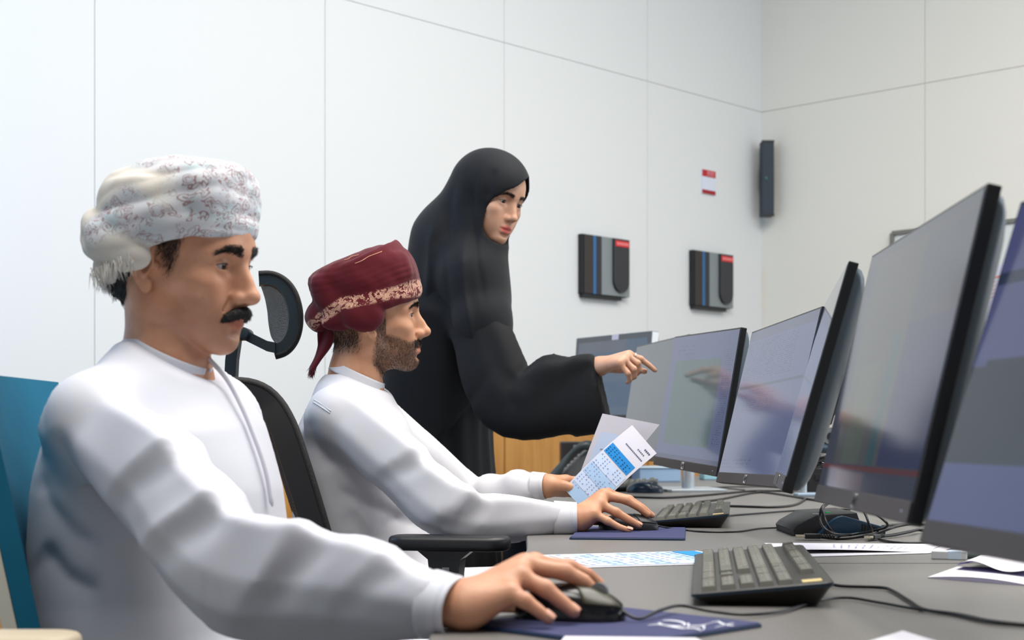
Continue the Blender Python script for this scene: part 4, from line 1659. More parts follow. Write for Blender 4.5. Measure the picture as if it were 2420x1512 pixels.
class Tube:
    """A sleeve or torso of cloth: stations along a spine, each with its own section; folds displace it."""

    def __init__(self, pts, ups, table, n=10, k=0.02, folds=None, mode='u', soft=0.85, capr=0.01):
        P_ = [Vector(p) for p in pts]
        sp = np.array([tuple(p) for p in spline(P_, n)])
        m = len(sp)
        tt = np.linspace(0, len(pts) - 1, m)
        ups = np.array(ups, dtype=float)
        U = np.stack([np.interp(tt, np.arange(len(pts)), ups[:, c]) for c in range(3)], -1)
        T = np.gradient(sp, axis=0)
        T /= np.linalg.norm(T, axis=1, keepdims=True)
        U -= (U * T).sum(1, keepdims=True) * T
        U /= np.linalg.norm(U, axis=1, keepdims=True)
        S = np.cross(T, U)
        table = np.array(table, dtype=float)          # stations x angles; angle 0 = up, turning towards S
        R = np.stack([np.interp(tt, np.arange(len(pts)), table[:, c]) for c in range(table.shape[1])], -1)
        self.sp, self.U, self.S, self.T, self.R = [a.astype(F4) for a in (sp, U, S, T, R)]
        self.len = np.concatenate([[0], np.cumsum(np.linalg.norm(np.diff(sp, axis=0), axis=1))]).astype(F4)
        self.folds = folds
        c = (sp.min(0) + sp.max(0)) / 2
        r = np.linalg.norm(sp - c, axis=1).max() + R.max() + 0.02
        self.op = Op(self.fn, c, r, k, mode)
        self.soft = soft
        self.capr = capr

    def fn(self, p):
        sp = self.sp
        m = len(sp)
        best = np.full(len(p), 1e9, dtype=F4)
        bi = np.zeros(len(p), dtype=F4)
        for i in range(m - 1):
            a, ba = sp[i], sp[i + 1] - sp[i]
            L2 = float((ba * ba).sum())
            q = p - a
            t = np.clip((q @ ba) / L2, 0, 1)
            d = q - t[:, None] * ba
            dd = (d * d).sum(-1)
            w = dd < best
            best = np.where(w, dd, best)
            bi = np.where(w, i + t, bi)
        i0 = np.minimum(bi.astype(int), m - 2)
        f = (bi - i0)[:, None]

        def it(A):
            return A[i0] * (1 - f) + A[i0 + 1] * f
        q = p - it(sp)
        U, S, T = it(self.U), it(self.S), it(self.T)
        a, b, c = (q * U).sum(-1), (q * S).sum(-1), (q * T).sum(-1)
        phi = np.arctan2(b, a)
        na = self.R.shape[1]
        x = (phi / (2 * np.pi)) % 1.0 * na
        j0 = np.floor(x).astype(int) % na
        j1 = (j0 + 1) % na
        g = (x - np.floor(x))
        Rt = it(self.R)
        ar = np.arange(len(p))
        r = Rt[ar, j0] * (1 - g) + Rt[ar, j1] * g
        rad = np.sqrt(a * a + b * b)
        if self.folds is not None:
            L = self.len[i0] * (1 - f[:, 0]) + self.len[i0 + 1] * f[:, 0]
            r = r + self.folds(L, phi, p, r)
        d = (rad - r) * F4(self.soft)
        over = np.where(bi <= 1e-6, -c, np.where(bi >= m - 1 - 1e-6, c, -1.0)).astype(F4)
        return smax(d, over, self.capr)


def crease(pts, amp, w1, w2, ymax=None, fade=0.2):
    """A fold of cloth: a ridge (amp < 0 raises, amp > 0 sinks) along a line in the X-Z plane, w1 wide on its upper side, w2 below."""
    q = np.array([(p[0], p[2]) for p in pts], dtype=F4)
    c3 = np.array([tuple(p) for p in pts], dtype=F4)
    seg = np.linalg.norm(np.diff(q, axis=0), axis=1)
    cum = np.concatenate([[0], np.cumsum(seg)])
    tot = cum[-1]

    def fn(p):
        x = p[:, [0, 2]]
        best = np.full(len(p), 1e9, dtype=F4)
        sd = np.zeros(len(p), dtype=F4)
        al = np.zeros(len(p), dtype=F4)
        for i in range(len(q) - 1):
            a, ba = q[i], q[i + 1] - q[i]
            L2 = float((ba * ba).sum())
            e = x - a
            t = np.clip((e @ ba) / L2, 0, 1)
            d = e - t[:, None] * ba
            dd = np.sqrt((d * d).sum(-1))
            cr = ba[0] * e[:, 1] - ba[1] * e[:, 0]
            w = dd < best
            best = np.where(w, dd, best)
            sd = np.where(w, np.sign(cr) * dd, sd)
            al = np.where(w, (cum[i] + t * seg[i]) / tot, al)
        prof = np.where(sd > 0, np.exp(-(sd / w1) ** 2 * 1.0), np.exp(-(np.abs(sd) / w2)))
        env = np.clip(np.minimum(al, 1 - al) / fade, 0, 1)
        env = env * env * (3 - 2 * env)
        out = F4(amp) * prof * env
        if ymax is not None:
            out = out * np.clip((ymax - p[:, 1]) / 0.03, 0, 1)
        return out
    c = (c3.min(0) + c3.max(0)) / 2
    r = np.linalg.norm(c3 - c, axis=1).max() + 3 * max(w1, w2) + 0.12
    return Op(fn, c, r, 0.01, 'd')
# ------------------------------------------------------------------ people: shared anatomy
def rot(yaw, pitch, roll):
    """Columns forward, left, up for a head turned yaw from +X, nodding up by pitch, rolled about its nose."""
    y, p, r = math.radians(yaw), math.radians(pitch), math.radians(roll)
    f = np.array([math.cos(y) * math.cos(p), math.sin(y) * math.cos(p), math.sin(p)])
    l0 = np.array([-math.sin(y), math.cos(y), 0.0])
    u0 = np.cross(f, l0)
    return np.stack([f, math.cos(r) * l0 + math.sin(r) * u0, -math.sin(r) * l0 + math.cos(r) * u0], axis=1)


def ry(deg):
    a = math.radians(deg)
    return np.array([[math.cos(a), 0, math.sin(a)], [0, 1, 0], [-math.sin(a), 0, math.cos(a)]])


def rz_(deg):
    a = math.radians(deg)
    return np.array([[math.cos(a), -math.sin(a), 0], [math.sin(a), math.cos(a), 0], [0, 0, 1]])


EYE = (0.0748, 0.0325, 0.0)
EYE_R = 0.0122


def head_ops(female=False, mouth_open=0.0, ear_dx=0.0, nose=1.0, lid=0.0042):
    o = []
    # skull
    o.append(ell((-0.006, 0, 0.030), (0.101, 0.075, 0.088), 0.01))
    o.append(ell((-0.040, 0, -0.008), (0.062, 0.060, 0.055), 0.03))
    o.append(ell((0.040, 0, 0.032), (0.0535, 0.060, 0.055), 0.02))
    # face, jaw and chin
    jw = 0.046 if female else 0.051
    o.append(ell((0.036, 0, -0.036), (0.055, 0.057, 0.066), 0.02))
    for s in (1, -1):
        o.append(cap((0.004, s * jw, -0.060), (0.068, s * 0.016, -0.099), 0.018, 0.017, 0.025))
        o.append(cap((0.002, s * (jw + 0.003), -0.02), (0.004, s * jw, -0.060), 0.016, 0.018, 0.025))
        o.append(ell((0.056, s * 0.043, -0.026), (0.027, 0.020, 0.019), 0.025))
        o.append(ell((0.058, s * 0.030, -0.058), (0.030, 0.022, 0.030), 0.02))
    o.append(ell((0.040, 0, -0.080), (0.050, 0.042, 0.030), 0.02))
    o.append(ell((0.079, 0, -0.1005), (0.0185, 0.020, 0.0175), 0.016))
    o.append(ell((0.066, 0, -0.064), (0.0315, 0.028, 0.030), 0.018))
    # brow ridge
    br = 0.009 if female else 0.0115
    for s in (1, -1):
        o.append(chain([(0.0835, s * 0.008, 0.0165), (0.082, s * 0.028, 0.0205), (0.066, s * 0.048, 0.014)], [br, br, br * 0.8], 0.016))
    # eye sockets, then the lids round the eyeballs
    for s in (1, -1):
        o.append(ell((0.097, s * 0.034, 0.001), (0.0165, 0.0175, 0.0125), 0.014, 's'))
    for s in (1, -1):
        o.append(ell((EYE[0], s * EYE[1], EYE[2]), (0.0140, 0.0150, 0.0138), 0.006))
        o.append(cap((0.0800, s * 0.022, 0.0100), (0.0745, s * 0.043, 0.0075), 0.0042, 0.0038, 0.006))
        o.append(cap((0.0815, s * 0.024, -0.0125), (0.074, s * 0.043, -0.010), 0.0036, 0.0036, 0.010))
        o.append(ell((0.0895, s * 0.0340, -0.0008), (0.0125, 0.0142, lid), 0.0012, 's'))
        o.append(chain([(0.0885, s * 0.0215, 0.0062), (0.0885, s * 0.033, 0.0080), (0.0790, s * 0.0455, 0.0050)], [0.0010, 0.0012, 0.0008], 0.003, 's'))
    # nose
    nz, nx = (0.9, -0.003) if female else (1.0, 0.0)
    nb = 0.0066 * nz
    o.append(chain([(0.084, 0, 0.014), (0.0925 + nx, 0, 0.001), (0.1065 + nx, 0, -0.018), (0.1130 + nx, 0, -0.034)], [nb * 1.1, nb * 1.05, nb * 1.15, 0.0095 * nz], 0.012))
    o.append(ell((0.086, 0, -0.026), (0.017 * nz, 0.0115 * nz, 0.030), 0.012))
    o.append(cap((0.092, 0, -0.020), (0.102 + nx, 0, -0.040), 0.0095 * nz, 0.0115 * nz, 0.008))
    o.append(ell((0.1140 + nx, 0, -0.0375), (0.0118 * nz, 0.0112 * nz, 0.0098 * nz), 0.006))
    for s in (1, -1):
        o.append(ell((0.0985 + nx, s * 0.0128 * nz, -0.0415), (0.0118, 0.0072 * nz, 0.0082 * nz), 0.007))
    for s in (1, -1):
        o.append(ell((0.1045 + nx, s * 0.0066 * nz, -0.0492), (0.0062, 0.0033, 0.0040), 0.003, 's'))
    # folds from the nostrils to the corners of the mouth, hollow below the cheekbone
    if not female:
        for s in (1, -1):
            o.append(chain([(0.0930, s * 0.0205, -0.043), (0.0885, s * 0.0285, -0.058), (0.0800, s * 0.0335, -0.076)], [0.0008, 0.0012, 0.0006], 0.006, 's'))
            o.append(ell((0.052, s * 0.0700, -0.055), (0.022, 0.012, 0.018), 0.02, 's'))
    # philtrum and lips
    o.append(cap((0.0985, 0, -0.050), (0.0995, 0, -0.064), 0.0048, 0.0045, 0.008))
    up = 0.0052 if not female else 0.0058
    lo = 0.0064 if not female else 0.0074
    g = mouth_open
    for s in (1, -1):
        o.append(chain([(0.0975, s * 0.003, -0.0668), (0.0955, s * 0.012, -0.0674), (0.0845, s * 0.0245, -0.0712)], [up, up * 0.92, 0.003], 0.004))
        o.append(chain([(0.0955, 0, -0.0778 - g), (0.0935, s * 0.012, -0.0770 - g * 0.8), (0.0845, s * 0.0235, -0.0722)], [lo, lo * 0.9, 0.003], 0.004))
    o.append(chain([(0.0935, -0.023, -0.0716), (0.1055, -0.006, -0.0718 - g * 0.4), (0.1055, 0.006, -0.0718 - g * 0.4), (0.0935, 0.023, -0.0716)], [0.0008, 0.0012 + g * 0.45, 0.0012 + g * 0.45, 0.0008], 0.0025, 's'))
    o.append(ell((0.1005, 0, -0.0895), (0.008, 0.017, 0.0035), 0.008, 's'))
    # ears: a plate that stands off the head, its rolled rim, the hollow, the inner ridge, lobe and tragus
    for s in (() if female else (1, -1)):
        R = ry(14) @ rz_(s * 30)
        e = ear_dx
        o.append(ell((-0.006 + e, s * 0.0800, -0.006), (0.0195, 0.0085, 0.0310), 0.006, 'u', R))
        o.append(ell((-0.004 + e, s * 0.0740, -0.010), (0.0120, 0.0100, 0.0240), 0.006))
        o.append(chain([(0.011 + e, s * 0.0780, 0.008), (0.007 + e, s * 0.0865, 0.021), (-0.006 + e, s * 0.0925, 0.0255), (-0.019 + e, s * 0.0960, 0.014), (-0.0215 + e, s * 0.0955, -0.006), (-0.014 + e, s * 0.0910, -0.024), (-0.003 + e, s * 0.0845, -0.037)], [0.0036, 0.0042, 0.0044, 0.0044, 0.0042, 0.0038, 0.0044], 0.003))
        o.append(ell((0.0035 + e, s * 0.0885, -0.0105), (0.0095, 0.0052, 0.0130), 0.003, 's', R))
        o.append(ell((-0.008 + e, s * 0.0985, 0.0110), (0.0080, 0.0050, 0.0080), 0.003, 's', R))
        o.append(chain([(-0.007 + e, s * 0.0905, 0.012), (-0.0125 + e, s * 0.0925, -0.006), (-0.006 + e, s * 0.0880, -0.021)], [0.0022, 0.0028, 0.0026], 0.003))
        o.append(ell((0.002 + e, s * 0.0825, -0.0385), (0.0092, 0.0055, 0.0100), 0.004))
        o.append(ell((0.0120 + e, s * 0.0780, -0.0120), (0.0042, 0.0055, 0.0066), 0.003))
    return o


def neck_ops(female=False):
    r = 0.047 if female else 0.057
    o = [chain([(-0.018, 0, -0.030), (-0.030, 0, -0.100), (-0.046, 0, -0.190)], [r * 1.02, r, r * 1.08], 0.02)]
    if not female:
        o.append(ell((0.020, 0, -0.142), (0.014, 0.014, 0.016), 0.02))
        for s in (1, -1):      # the muscle from behind the ear to the collarbone
            o.append(cap((-0.022, s * 0.052, -0.040), (0.010, s * 0.022, -0.185), 0.011, 0.010, 0.03))
    return o


def local_pts(V, R, t, s=1.0):
    return (V - np.asarray(t)) @ np.asarray(R) / s


def soft_box(x, lo, hi, e):
    return np.clip((x - lo) / e + 0.5, 0, 1) * np.clip((hi - x) / e + 0.5, 0, 1)


def skin_tint(R, t, s, lips, stubble=0.0, beard=None, lipcol=(0.86, 0.52, 0.50), scalp=None):
    """Where the skin itself has another colour: lips, shaven or bearded jaw, ears."""
    def f(V, Fq):
        q = local_pts(V, R, t, s)
        x, y, z = q[:, 0], q[:, 1], q[:, 2]
        c = np.ones((len(V), 3))
        d1 = ((y / 0.0235) ** 2 + ((z + 0.0722 + 0.15 * np.abs(y) * 0) / 0.0118) ** 2)
        m = np.clip(1.25 - d1, 0, 1) * (x > 0.083) * lips
        m = m ** 0.7
        c = c * (1 - m[:, None]) + m[:, None] * np.array(lipcol)
        if stubble:
            b = np.clip((-0.040 - z - 0.35 * np.clip(0.06 - x, 0, 1)) / 0.02, 0, 1) * np.clip((x - 0.0) / 0.03, 0, 1) * np.clip((z + 0.125) / 0.02, 0, 1) * (1 - m)
            c = c * (1 - stubble * b[:, None] * np.array([0.9, 0.85, 0.75]))
        if beard is not None:
            b = beard(q) * (1 - m)
            c = c * (1 - b[:, None] * np.array([0.64, 0.61, 0.58]))
        if scalp is not None:
            c = c * (1 - 0.82 * np.clip(scalp(q), 0, 1)[:, None])
        return c
    return f


def skin_material(name, base, deep, hairy=0.0):
    N = Nodes(name)
    co = N.coord()
    a = N.noise(co, 28.0, 3.0)[0]
    b = N.noise(co, 420.0, 2.0)[0]
    spots = N.noise(co, 110.0, 2.0)[0]
    col = N.mix(N.smooth(a, 0.3, 0.72), base, deep)
    col = N.mix(N.math('MULTIPLY', N.smooth(spots, 0.62, 0.8), 0.25), col, tuple(c * 0.72 for c in deep[:3]) + (1,))
    mul = N.n('ShaderNodeMix', data_type='RGBA', blend_type='MULTIPLY')
    mul.inputs[0].default_value = 1.0
    N.link(col, mul.inputs[6])
    N.link(N.attr('Tint')['Color'], mul.inputs[7])
    N.link(mul.outputs[2], N.b.inputs['Base Color'])
    N.b.inputs['Roughness'].default_value = 0.46
    N.b.inputs['Specular IOR Level'].default_value = 0.4
    N.bump(b, 0.22, 0.0008)
    return N.m


def eye_material():
    N = Nodes('eyeball')
    co = N.coord('Generated')
    s = N.sep(N.mapping(N.coord('Object'), (1, 1, 1)))
    r = N.math('SQRT', N.math('ADD', N.math('MULTIPLY', s[1], s[1]), N.math('MULTIPLY', s[2], s[2])))
    front = N.math('GREATER_THAN', s[0], 0.0)
    iris = N.math('MULTIPLY', N.math('LESS_THAN', r, 0.0060), front)
    pup = N.math('MULTIPLY', N.math('LESS_THAN', r, 0.0026), front)
    c = N.mix(iris, srgb(186, 178, 176), srgb(52, 34, 26))
    c = N.mix(pup, c, srgb(8, 7, 7))
    N.link(c, N.b.inputs['Base Color'])
    N.b.inputs['Roughness'].default_value = 0.12
    return N.m


M_EYE = eye_material()
M_HAIR = mat('black_hair', srgb(24, 21, 20), 0.55, grain=0.4, grain_scale=500)
M_HAIR_GREY = mat('greying_hair', srgb(82, 76, 74), 0.6, grain=0.4, grain_scale=400)
M_BEARD = mat('dark_beard', srgb(32, 28, 27), 0.6, grain=0.4, grain_scale=500)
M_SKIN_A = skin_material('tanned_skin', srgb(212, 157, 126), srgb(198, 140, 109))
M_SKIN_B = skin_material('olive_skin', srgb(212, 158, 124), srgb(198, 140, 106))
M_SKIN_W = skin_material('light_olive_skin', srgb(214, 168, 142), srgb(202, 152, 124))


def eyes(t, R, o, s, look=(1, 0, 0)):
    """Two eyeballs that look along a direction given in head axes."""
    for sd in (1, -1):
        b = bmesh.new()
        bmesh.ops.create_uvsphere(b, u_segments=28, v_segments=20, radius=EYE_R * s)
        me = bpy.data.meshes.new('eye')
        b.to_mesh(me)
        b.free()
        ob = link_mesh('eye', me, M_EYE, t, True)
        c = np.asarray(o) + np.asarray(R) @ np.array([EYE[0], sd * EYE[1], EYE[2]]) * s
        d = np.asarray(R) @ nrm(look)
        B = basis(d, np.asarray(R)[:, 2])
        ob.matrix_local = Matrix.Translation(Vector(c) - t.location) @ Matrix(B.tolist()).to_4x4()


def lashes(t, R, o, s, lid=0.0042):
    """The dark line of the upper lashes, following the lid's edge."""
    Ra = np.asarray(R)
    for sd in (1, -1):
        pts, rs = [], []
        for k in range(13):
            a = math.pi * (0.04 + 0.92 * k / 12)
            y = 0.0135 * math.cos(a)
            z = -0.0008 + lid * 1.0 * math.sin(a)
            x = EYE[0] + math.sqrt(max(0.0, 0.0143 ** 2 - (y * 0.95) ** 2 - z * z)) + 0.0002
            c = np.asarray(o) + Ra @ np.array([x, sd * (0.0340 - y * sd * 0 - y), z]) * s
            pts.append(Vector(c) - t.location)
            rs.append((0.00025 + 0.0006 * math.sin(math.pi * k / 12)) * s)
        MB().tube(pts, rs, 6).build('eyelashes', M_HAIR, t, smooth=True)


def surf_strands(name, V, Fq, sel, dirfn, length, width, m, t, count, seed=3, lift=0.25, droop=0.0, off=0.0):
    """Hairs rooted on the skin where sel is positive (probability)."""
    rs = np.random.RandomState(seed)
    pr = np.clip(sel, 0, 1)
    # area-weighted picking of faces
    fc = V[Fq].mean(1)
    ar = np.linalg.norm(np.cross(V[Fq[:, 2]] - V[Fq[:, 0]], V[Fq[:, 3]] - V[Fq[:, 1]]), axis=1)
    w = ar * pr[Fq].mean(1)
    if w.sum() <= 0:
        return None
    pick = rs.choice(len(Fq), count, p=w / w.sum())
    wt = rs.dirichlet((1, 1, 1, 1), count)
    root = (V[Fq[pick]] * wt[:, :, None]).sum(1)
    nr = vnormals(V, Fq)[Fq[pick, 0]]
    d = dirfn(root)
    d = d - (d * nr).sum(1, keepdims=True) * nr
    d = d / (np.linalg.norm(d, axis=1, keepdims=True) + 1e-9) + nr * lift + rs.normal(size=d.shape) * 0.22
    return strand_mesh(name, root - nr * 0.0006 + nr * off, d, length, width, m, t, droop, rs)


def brows(t, V, Fq, R, o, s, m, count=1600, thick=0.0050, arch=0.003, length=0.0058):
    q = local_pts(V, R, o, s)
    y = np.abs(q[:, 1])
    u = np.clip((y - 0.010) / 0.037, 0, 1)
    zc = 0.0195 + arch * np.sin(u * np.pi * 0.75) - 0.006 * np.clip(u - 0.7, 0, 1) / 0.3
    th = thick * (1 - 0.55 * u)
    selv = np.clip(1.3 - ((q[:, 2] - zc) / th) ** 2, 0, 1) * soft_box(y, 0.009, 0.048, 0.003) * (q[:, 0] > 0.045)
    Ra = np.asarray(R)

    def dr(root):
        ql = local_pts(root, R, o, s)
        sg = np.sign(ql[:, 1])
        dl = np.stack([-0.5 * np.ones(len(ql)), sg, 0.25 - 0.9 * np.clip((np.abs(ql[:, 1]) - 0.02) / 0.03, 0, 1)], -1)
        return dl @ Ra.T
    for sgn, nm in ((1, 'eyebrow'), (-1, 'eyebrow')):
        surf_strands(nm, V, Fq, selv * (q[:, 1] * sgn > 0), dr, length * s, 0.00036 * s, m, t, int(count * 1.6), 5 + sgn, 0.04)


def finger(joints, rads, k=0.004):
    return chain(joints, rads, k)


def hand_ops(wrist, knuckles, fingers, thumb, wrist_r=0.0232, palm_r=0.0135, nr=1.0, forearm=None, dors=None):
    """wrist: point; knuckles: MCP points index..little; fingers: list of joint lists after the knuckle; thumb: joint list from its root."""
    o = []
    w = np.array(wrist)
    K = [np.array(k) for k in knuckles]
    for i, kk in enumerate(K):
        root = w + (kk - w) * 0.16 + (kk - np.mean(K, axis=0)) * 0.25
        o.append(chain([w + (root - w) * 0.4, root, kk], [0.0155 * nr, 0.0150 * nr, palm_r * nr * (1.0 if i < 3 else 0.9)], 0.018))
    rad = [(0.0103, 0.0088, 0.0080, 0.0068), (0.0106, 0.0090, 0.0082, 0.0070), (0.0100, 0.0086, 0.0078, 0.0066), (0.0090, 0.0076, 0.0069, 0.0059)]
    for i, fg in enumerate(fingers):
        js = [K[i]] + [np.array(j) for j in fg]
        rr = [r * nr for r in rad[i]][:len(js)]
        o.append(chain(js, rr, 0.0045))
        # knuckle swelling at the middle joint
        if len(js) > 2:
            o.append(ell(js[1], (rr[1] * 1.07,) * 3, 0.004))
    T = [np.array(j) for j in thumb]
    tr = [0.0150 * nr, 0.0128 * nr, 0.0100 * nr, 0.0082 * nr][:len(T)]
    o.append(chain(T, tr, 0.012))
    if forearm is not None:
        o.append(chain([w + (w - np.array(forearm)) * -0.0, np.array(forearm)], [wrist_r * nr, wrist_r * 1.02 * nr], 0.006))
    return o


def nails(t, tips, m, size=0.0052):
    """Finger nails: small curved plates. tips: (position, along-finger direction, outward normal)."""
    for (p, d, n) in tips:
        p, d, n = np.array(p), nrm(d), nrm(n)
        sdir = np.cross(n, d)
        mb = MB()

        def f(u, v):
            a = (u - 0.5) * 2
            b = (v - 0.5) * 2
            w = size * (1 - 0.25 * max(0, b) ** 3)
            q = p + d * b * size * 1.15 + sdir * a * w - n * (a * a * 0.30 + 0.1 * b * b) * size
            return Vector(q)
        mb.grid(f, 9, 9)
        o = mb.build('fingernail', m, t, smooth=True, solidify=0.0004)
        o.data.transform(Matrix.Translation(-t.location))


M_NAIL_A = mat('fingernail', srgb(214, 158, 134), 0.42)
# ------------------------------------------------------------------ cloth
def cloth_material(name, col, rough=0.75, weave=0.12, sheen=0.0, tint=None):
    N = Nodes(name)
    co = N.coord()
    a = N.noise(co, 5.0, 2.0)[0]
    N.link(N.mix(a, col, tint or col), N.b.inputs['Base Color'])
    N.b.inputs['Roughness'].default_value = rough
    N.b.inputs['Specular IOR Level'].default_value = 0.25
    N.b.inputs['Sheen Weight'].default_value = sheen
    w = N.noise(co, 900.0, 1.0)[0]
    N.bump(w, weave, 0.0005)
    return N.m


M_ROBE = cloth_material('white_robe', srgb(220, 221, 230), 0.6, 0.05, 0.05, srgb(216, 218, 229))
M_ROBE_B = cloth_material('white_robe_cotton', srgb(221, 220, 224), 0.62, 0.05, 0.05, srgb(217, 217, 223))
M_SEAM = mat('robe_seam', srgb(214, 216, 228), 0.8)


def section(ctrl, n=48, soft=1):
    """Radii of a section whose outline runs straight between the given (degrees, radius) corners."""
    ctrl = sorted(ctrl)
    pts = [(math.radians(a), r) for a, r in ctrl]
    out = []
    for i in range(n):
        a = 2 * PI * i / n
        for k in range(len(pts)):
            a0, r0 = pts[k]
            a1, r1 = pts[(k + 1) % len(pts)]
            if k == len(pts) - 1:
                a1 += 2 * PI
            aa = a if a >= a0 - 1e-9 else a + 2 * PI
            if a0 - 1e-9 <= aa <= a1 + 1e-9:
                # straight line from corner to corner
                x0, y0, x1, y1 = r0 * math.cos(a0), r0 * math.sin(a0), r1 * math.cos(a1), r1 * math.sin(a1)
                c, s = math.cos(aa), math.sin(aa)
                den = c * (y1 - y0) - s * (x1 - x0)
                num = x0 * (y1 - y0) - y0 * (x1 - x0)
                out.append(num / den if abs(den) > 1e-9 else r0)
                break
        else:
            out.append(ctrl[0][1])
    a = np.array(out)
    for _ in range(soft):
        a = 0.5 * a + 0.25 * (np.roll(a, 1) + np.roll(a, -1))
    return a


def oval(fr, le, ba, ri, n=48, p=2.3):
    """Section of a torso: reach to the front, left, back and right."""
    out = []
    for i in range(n):
        a = 2 * PI * i / n
        c, s = math.cos(a), math.sin(a)
        rx = fr if c > 0 else ba
        ryy = le if s > 0 else ri
        out.append(1.0 / ((abs(c) / rx) ** p + (abs(s) / ryy) ** p) ** (1 / p))
    return np.array(out)


def collar(t, c, R, rx, ry, h, m, flare=0.06, name='collar', gap=0.10):
    """Standing neck band: open at the front by a small gap."""
    Rm = np.asarray(R)

    def f(u, v):
        a = gap + (2 * PI - 2 * gap) * u
        k = 1 + flare * (1 - v)
        q = np.array([rx * k * math.cos(a), ry * k * math.sin(a), h * (v - 0.5)])
        return Vector(np.asarray(c) + Rm @ q)
    o = MB().grid(f, 64, 6).build(name, m, t, smooth=True, solidify=0.003)
    o.data.transform(Matrix.Translation(-t.location))
    return o


def cuff(t, end, axis_d, rz, ry_, length, m, sag=0.0):
    """Clean sleeve end: a flat band round the wrist. end: its front rim's centre; rz, ry_: half height and half width."""
    d = nrm(axis_d)
    s = nrm(np.cross(d, (0, 0, 1)))
    u = np.cross(s, d)

    def f(a, v):
        an = 2 * PI * a
        g = 1.0 + 0.10 * (1 - v) + 0.02 * math.sin(3 * an + 1) * v
        sg = sag * max(0.0, -math.sin(an))
        return Vector(np.asarray(end) - d * length * (1 - v) + s * math.cos(an) * ry_ * g + u * (math.sin(an) * rz * g - sg))
    o = MB().grid(f, 48, 8, True).build('cuff', m, t, smooth=True, solidify=0.0025)
    o.data.transform(Matrix.Translation(-t.location))
    mb = MB()
    for off in (0.80, 0.72):
        mb.tube([f(i / 48, off) + (f(i / 48, off) - Vector(np.asarray(end) - d * length * (1 - off))).normalized() * 0.0014 for i in range(48)], 0.00045, 5, closed=True)
    q = mb.build('cuff_stitching', M_SEAM, o, smooth=True)
    q.data.transform(Matrix.Translation(-t.location))
    return o


def body_torso(pel, chest, neck, B, hw=0.13, arms=(), legs=()):
    """The body under the clothes, one continuous surface with the head, arms and legs."""
    o = []
    o.append(ell(chest, (0.075, hw * 0.9, 0.14), 0.04, 'u', B))
    o.append(ell((np.array(pel) + np.array(chest)) / 2, (0.085, hw * 0.85, 0.16), 0.05, 'u', B))
    o.append(ell(pel, (0.10, hw, 0.11), 0.05, 'u', B))
    o.append(chain([chest, neck], [0.075, 0.052], 0.05))
    for (S, E, W) in arms:
        o.append(chain([np.array(neck) * 0.4 + np.array(S) * 0.6 - np.array([0, 0, 0.05]), np.array(S) - np.array([0, 0, 0.012])], [0.042, 0.036], 0.03))
        o.append(chain([np.array(S) - np.array([0, 0, 0.012]), E, W], [0.034, 0.028, 0.0225], 0.008, inner=0.01))
    for (H, K, A, T) in legs:
        o.append(chain([H, K, A], [0.075, 0.05, 0.036], 0.04, inner=0.02))
        o.append(chain([A, T], [0.036, 0.028], 0.02))
    return o


def turban_pattern(name, base, line, tint, tint2, scale, line_w, attr='Pattern', base_alt=None, leaf=0.06):
    """A printed or embroidered shawl: curling paisley lines inside the border, plain cloth elsewhere."""
    N = Nodes(name)
    co = N.coord()
    warp = N.noise(co, scale * 0.35, 3.0, 0.55, 1.2)[1]
    va = N.n('ShaderNodeVectorMath', operation='MULTIPLY_ADD')
    N.link(warp, va.inputs[0])
    va.inputs[1].default_value = (0.055, 0.055, 0.055)
    N.link(co, va.inputs[2])
    w = va.outputs[0]
    st = N.mapping(w, (0.62, 0.8, 1.25), (0.3, 0.5, 0.2))
    f1 = N.voronoi(st, scale, 'F1')[0]
    f2 = N.voronoi(st, scale * 2.1, 'F1')[0]
    # nested leaf outlines round every cell, smaller sprigs between them
    d1 = N.math('ABSOLUTE', N.math('SUBTRACT', f1, 0.46))
    d2 = N.math('ABSOLUTE', N.math('SUBTRACT', f1, 0.30))
    d3 = N.math('ABSOLUTE', N.math('SUBTRACT', f2, 0.36))
    l1 = N.math('SUBTRACT', 1.0, N.smooth(d1, line_w * 0.5, line_w))
    l2 = N.math('MULTIPLY', N.math('SUBTRACT', 1.0, N.smooth(d2, line_w * 0.4, line_w * 0.9)), 0.8)
    l3 = N.math('SUBTRACT', 1.0, N.smooth(d3, line_w * 0.6, line_w * 1.5))
    l4 = N.math('MULTIPLY', N.math('SUBTRACT', 1.0, N.smooth(f1, leaf * 0.7, leaf)), 0.9)
    gate = N.smooth(N.noise(co, scale * 0.6, 2.0)[0], 0.46, 0.56)
    lines = N.math('MAXIMUM', N.math('MAXIMUM', l1, l2), N.math('MAXIMUM', l4, N.math('MULTIPLY', l3, gate)))
    m = N.attr(attr)['Fac']
    ln = N.math('MULTIPLY', lines, m, clamp=True)
    plain = N.mix(N.math('MULTIPLY', N.noise(co, scale * 0.4, 2.0)[0], 0.6), base, base_alt or base)  # second cloth tone mixed in unevenly by noise
    wash = N.mix(N.smooth(N.noise(co, scale * 0.5, 1.0)[0], 0.45, 0.7), tint, tint2)
    c = N.mix(N.math('MULTIPLY', m, 0.75), plain, wash)
    c = N.mix(ln, c, line)
    N.link(c, N.b.inputs['Base Color'])
    N.b.inputs['Roughness'].default_value = 0.85
    N.b.inputs['Specular IOR Level'].default_value = 0.15
    N.b.inputs['Sheen Weight'].default_value = 0.15
    weave = N.noise(N.mapping(co, (1, 1, 1)), 650.0, 2.0)[0]
    h = N.math('ADD', N.math('MULTIPLY', weave, 0.6), N.math('MULTIPLY', ln, 0.8))
    N.bump(h, 0.35, 0.0010)
    return N.m


def lp(o, R, q, s=1.0):
    return np.asarray(o) + np.asarray(R) @ np.asarray(q, dtype=float) * s


